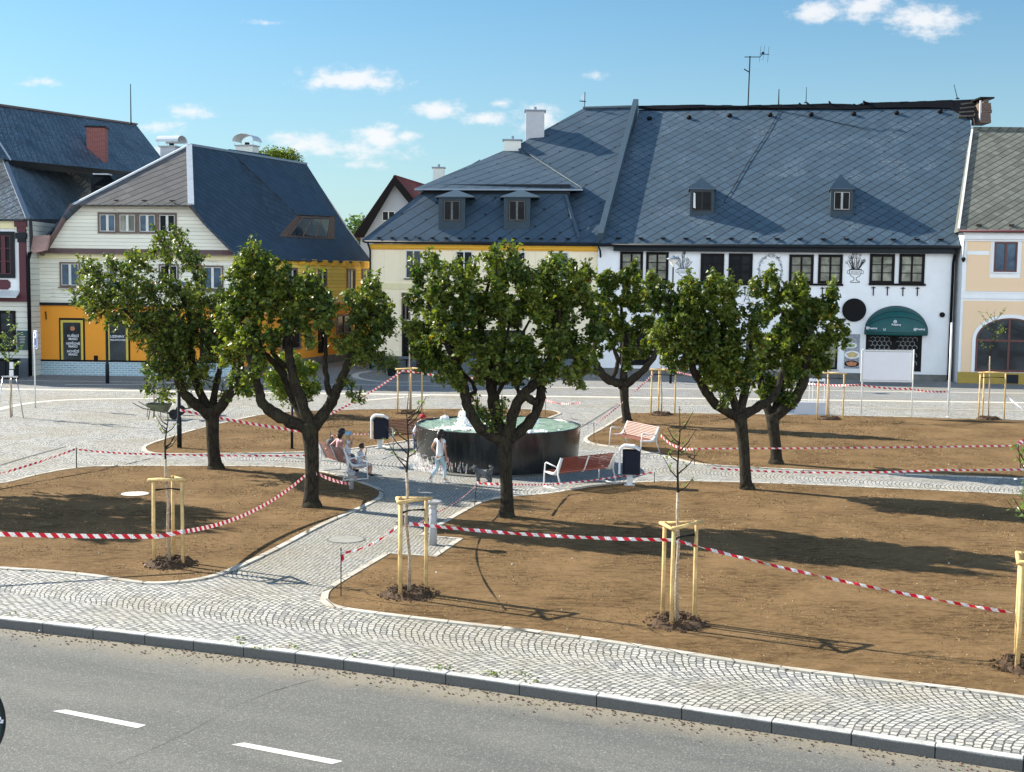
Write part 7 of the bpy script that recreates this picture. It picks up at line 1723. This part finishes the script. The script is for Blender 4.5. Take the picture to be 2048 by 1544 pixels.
    MB().box(s.P(hv+f*.088+V(0, 0, -.05)), (.035*s.k, .012, .008), math.atan2(f.y, f.x)+rz).build('mouth', 'pink', s.o)
    if hat:
        c = hv+V(0, 0, .048)-f*.01; mb = MB(); N = 18
        prof = [(.122, -.02), (.122, .02), (.11, .058), (.078, .088), (.02, .104)]
        ring_ = []
        for r, z in prof: ring_.append([s.P(c+V(r*math.cos(2*math.pi*i/N), r*math.sin(2*math.pi*i/N), z)) for i in range(N)])
        for a, b in zip(ring_[:-1], ring_[1:]):
            for i in range(N): mb.face([a[i], a[(i+1) % N], b[(i+1) % N], b[i]])
        cp = mb.build('cap', hat, s.o, True)
        q = [s.P(c+rgt*(-.085)+f*.07+V(0, 0, -.01)), s.P(c+rgt*(-.06)+f*.19+V(0, 0, -.02)), s.P(c+f*.215+V(0, 0, -.02)), s.P(c+rgt*.06+f*.19+V(0, 0, -.02)), s.P(c+rgt*.085+f*.07+V(0, 0, -.01))]
        MB().prism(q, (0, 0, .012)).build('cap_peak', hat, cp)
    return s, keys
STAND = dict(pel=(0, 0, .93), chest=(0, .01, 1.25), neck=(0, .01, 1.48), head=(0, .03, 1.61), ell=(-.24, -.03, 1.13), wrl=(-.23, .08, .90), elr=(.24, -.03, 1.13), wrr=(.23, .06, .90),
             hipl=(-.085, 0, .80), hipr=(.085, 0, .80), knl=(-.10, .02, .50), knr=(.10, .02, .50), anl=(-.10, -.02, .08), anr=(.10, -.02, .08), ftl=(-.12, .14, .035), ftr=(.12, .14, .035))
# walking girl in white, seen from behind, striding to the right
w_ = dict(STAND); w_.update(knl=(-.10, .02, .50), anl=(-.10, -.34, .17), ftl=(-.12, -.22, .06), knr=(.08, .16, .50), anr=(.08, .16, .08), ftr=(.09, .33, .035), ell=(-.27, -.08, 1.12), wrl=(-.16, .06, .93), elr=(.25, -.04, 1.12), wrr=(.26, .03, .86), head=(0, .06, 1.60), pel=(0, 0, .91))
B = G(879, 966); s_, k_ = figure((B.x, B.y, .006), R(-38), 1.52, 'dark haired girl in white tee and pale blue leggings walking past the fountain', w_, 'tee_white', 'leggings', 'shoe_white', 'hair_dark', hairlen=.14, sleeves=.42, legs=.98)
pw = s_.P((.27, .08, .74)); ob = empty('drink_bottle', pw, 'small pink bottle held in the walking girl\'s right hand', 'bottle'); MB().lathe(pw-V(0, 0, .06), [(.03, 0), (.034, .02), (.034, .11), (.016, .14), (.016, .17)], 14).build('body', 'pink', ob, True); MB().lathe(pw+V(0, 0, .105), [(.019, 0), (.019, .02)], 12).build('cap', 'black', ob)
# child with a blue cap
c_ = dict(STAND); c_.update(elr=(.20, .10, 1.16), wrr=(.08, .17, 1.42), ell=(-.20, .10, 1.15), wrl=(-.08, .18, 1.38), knl=(-.1, .12, .5), anl=(-.10, .22, .08), ftl=(-.11, .38, .035), anr=(.10, .12, .08), ftr=(.10, .28, .035))
B = G(695, 958); s_, k_ = figure((B.x, B.y, .006), R(-75), 1.36, 'child in a blue cap with a long fair pigtail standing beside the bench', c_, 'tee_grey', 'patterned', 'pink', 'hair_fair', hat='cap_blue', hairlen=.30, sleeves=.4, legs=.98)
# seated boy
SIT = dict(pel=(0, 0, .56), chest=(0, .04, .88), neck=(0, .07, 1.10), head=(0, .12, 1.23), ell=(-.22, .10, .80), wrl=(-.16, .30, .72), elr=(.20, .14, .82), wrr=(.06, .26, 1.05),
           hipl=(-.1, .03, .55), hipr=(.1, .03, .55), knl=(-.12, .46, .54), knr=(.12, .46, .54), anl=(-.12, .50, .12), anr=(.12, .50, .12), ftl=(-.13, .66, .06), ftr=(.13, .66, .06))
bx = Vector((-5.15, 36.5, 0)); ax = Vector((math.cos(R(-60)), math.sin(R(-60)), 0)); ay = Vector((-ax.y, ax.x, 0))
def bench_pt(t, d=.34): return bx+ax*t+ay*d
B = bench_pt(.86, .46); b_ = dict(SIT); b_.update(anl=(-.12, .44, .20), anr=(.12, .42, .20), ftl=(-.13, .58, .12), ftr=(.13, .56, .12))
figure((B.x, B.y, .0), R(-60), 1.30, 'short haired boy in a grey tee sitting at the right end of the bench', b_, 'tee_grey', 'patterned', 'black', 'hair_dark', sleeves=.5, legs=.52)
B = bench_pt(-.30, .30); a_ = dict(SIT); a_.update(ell=(-.28, -.08, .86), wrl=(-.30, -.18, .80), elr=(.26, -.14, .92), wrr=(.34, -.22, .84), head=(.04, .12, 1.25))
s_, k_ = figure((B.x, B.y, .0), R(-50), 1.68, 'dark haired adult in pink with one arm over the bench back', a_, 'pink', 'denim', 'black', 'hair_dark', hairlen=.12, sleeves=.3, legs=.98)
q = bench_pt(-.78, .30); ob = empty('backpack', (q.x, q.y, .46), 'grey backpack standing on the bench beside the seated adult', 'backpack'); MB().box((q.x, q.y, .72), (.22, .34, .5), R(-60)).build('bag', 'backpack', ob, bevel=.07); MB().box((q.x+.14, q.y+.05, .66), (.09, .26, .24), R(-60)).build('pocket', 'backpack', ob, bevel=.03); MB().tube([(q.x, q.y-.06, .96), (q.x, q.y-.03, 1.03), (q.x, q.y+.05, 1.03), (q.x, q.y+.08, .96)], .014, 6).build('handle', 'black', ob)
# child with a red cap leaning on the rim
B = Vector((-3.12, 41.1, 0)); r_ = dict(STAND); r_.update(chest=(0, .14, 1.20), neck=(0, .24, 1.40), head=(0, .32, 1.50), elr=(.22, .34, 1.15), wrr=(.15, .52, 1.30), ell=(-.22, .34, 1.15), wrl=(-.15, .52, 1.30))
figure((B.x, B.y, .006), R(-100), 1.42, 'child in a red cap leaning over the left rim of the fountain', r_, 'tee_grey', 'denim', 'black', 'hair_dark', hat='cap_red', sleeves=.9, legs=.98)
# person in dark red beyond the fountain
B = Vector((-1.43, 43.6, 0)); p_ = dict(STAND); p_.update(head=(-.05, .06, 1.62))
figure((B.x, B.y, .006), R(150), 1.74, 'dark haired person in a dark red shirt standing beyond the fountain', p_, 'red_shirt', 'denim', 'black', 'hair_dark', hairlen=.05, sleeves=.5, legs=.98)
# dog, facing left
def dog():
    B = G(966, 966); rz = R(172); L = Vector((B.x, B.y, .006)); Mz = Matrix.Rotation(rz, 3, 'Z'); k = 1.0
    o = empty('dog', (B.x, B.y, 0), 'small shaggy grey dog standing before the fountain, facing left', 'dog')
    Pn = lambda x, y, z: L+Mz @ Vector((x, y, z))*k
    J = {'rump': ((-.17, 0, .30), .085), 'belly': ((-.02, 0, .29), .088), 'chest': ((.12, 0, .29), .10), 'neck': ((.20, 0, .38), .065), 'skull': ((.25, .01, .435), .075), 'muz': ((.33, .02, .405), .042), 'nose': ((.36, .02, .405), .024),
         'tail1': ((-.24, 0, .38), .03), 'tail2': ((-.26, 0, .45), .03), 'tail3': ((-.20, 0, .49), .025), 'earl': ((.23, -.075, .42), .022), 'earr': ((.23, .085, .42), .022), 'earl2': ((.24, -.09, .36), .018), 'earr2': ((.24, .10, .36), .018)}
    E = [('rump', 'belly'), ('belly', 'chest'), ('chest', 'neck'), ('neck', 'skull'), ('skull', 'muz'), ('muz', 'nose'), ('rump', 'tail1'), ('tail1', 'tail2'), ('tail2', 'tail3'), ('skull', 'earl'), ('skull', 'earr'), ('earl', 'earl2'), ('earr', 'earr2')]
    for i, sy in enumerate((-1, 1)):
        J['fs%d' % i] = ((.13, sy*.06, .24), .045); J['fk%d' % i] = ((.15-.02*i, sy*.065, .13), .032); J['fp%d' % i] = ((.14-.03*i, sy*.065, .03), .026); J['ft%d' % i] = ((.175-.03*i, sy*.065, .022), .024); E += [('chest', 'fs%d' % i), ('fs%d' % i, 'fk%d' % i), ('fk%d' % i, 'fp%d' % i), ('fp%d' % i, 'ft%d' % i)]
        J['hk%d' % i] = ((-.13+.03*i, sy*.06, .20), .052); J['hh%d' % i] = ((-.215+.03*i, sy*.062, .12), .030); J['hp%d' % i] = ((-.195+.03*i, sy*.062, .03), .025); J['hf%d' % i] = ((-.155+.03*i, sy*.062, .022), .024); E += [('rump', 'hk%d' % i), ('hk%d' % i, 'hh%d' % i), ('hh%d' % i, 'hp%d' % i), ('hp%d' % i, 'hf%d' % i)]
    ks = list(J); pts = [(*Pn(*J[q][0]), J[q][1]) for q in ks]; skinned('body', pts, [(ks.index(a), ks.index(b)) for a, b in E], 'fur', o, 1, 2)
    rg = random.Random(5); C = []; 
    for _ in range(2600):
        a, b = rg.choice(E); t = rg.random(); p = Vector(J[a][0]).lerp(Vector(J[b][0]), t); r = J[a][1]*(1-t)+J[b][1]*t; v = Vector((rg.gauss(0, 1), rg.gauss(0, 1), rg.gauss(0, 1))).normalized(); C.append(tuple(Pn(*(p+v*r*rg.uniform(.85, 1.1)))))
    f1 = leaves('coat', C, .042, 'fur', o, 4, .9)
    MB().lathe(Pn(.385, .02, .41), [(.001, -.012), (.013, 0), (.001, .012)], 8).build('nose', 'black', o, True)
    for sy in (-1, 1): MB().lathe(Pn(.325, .02+sy*.03, .445), [(.001, -.008), (.008, 0), (.001, .008)], 8).build('eye', 'black', o, True)
dog()
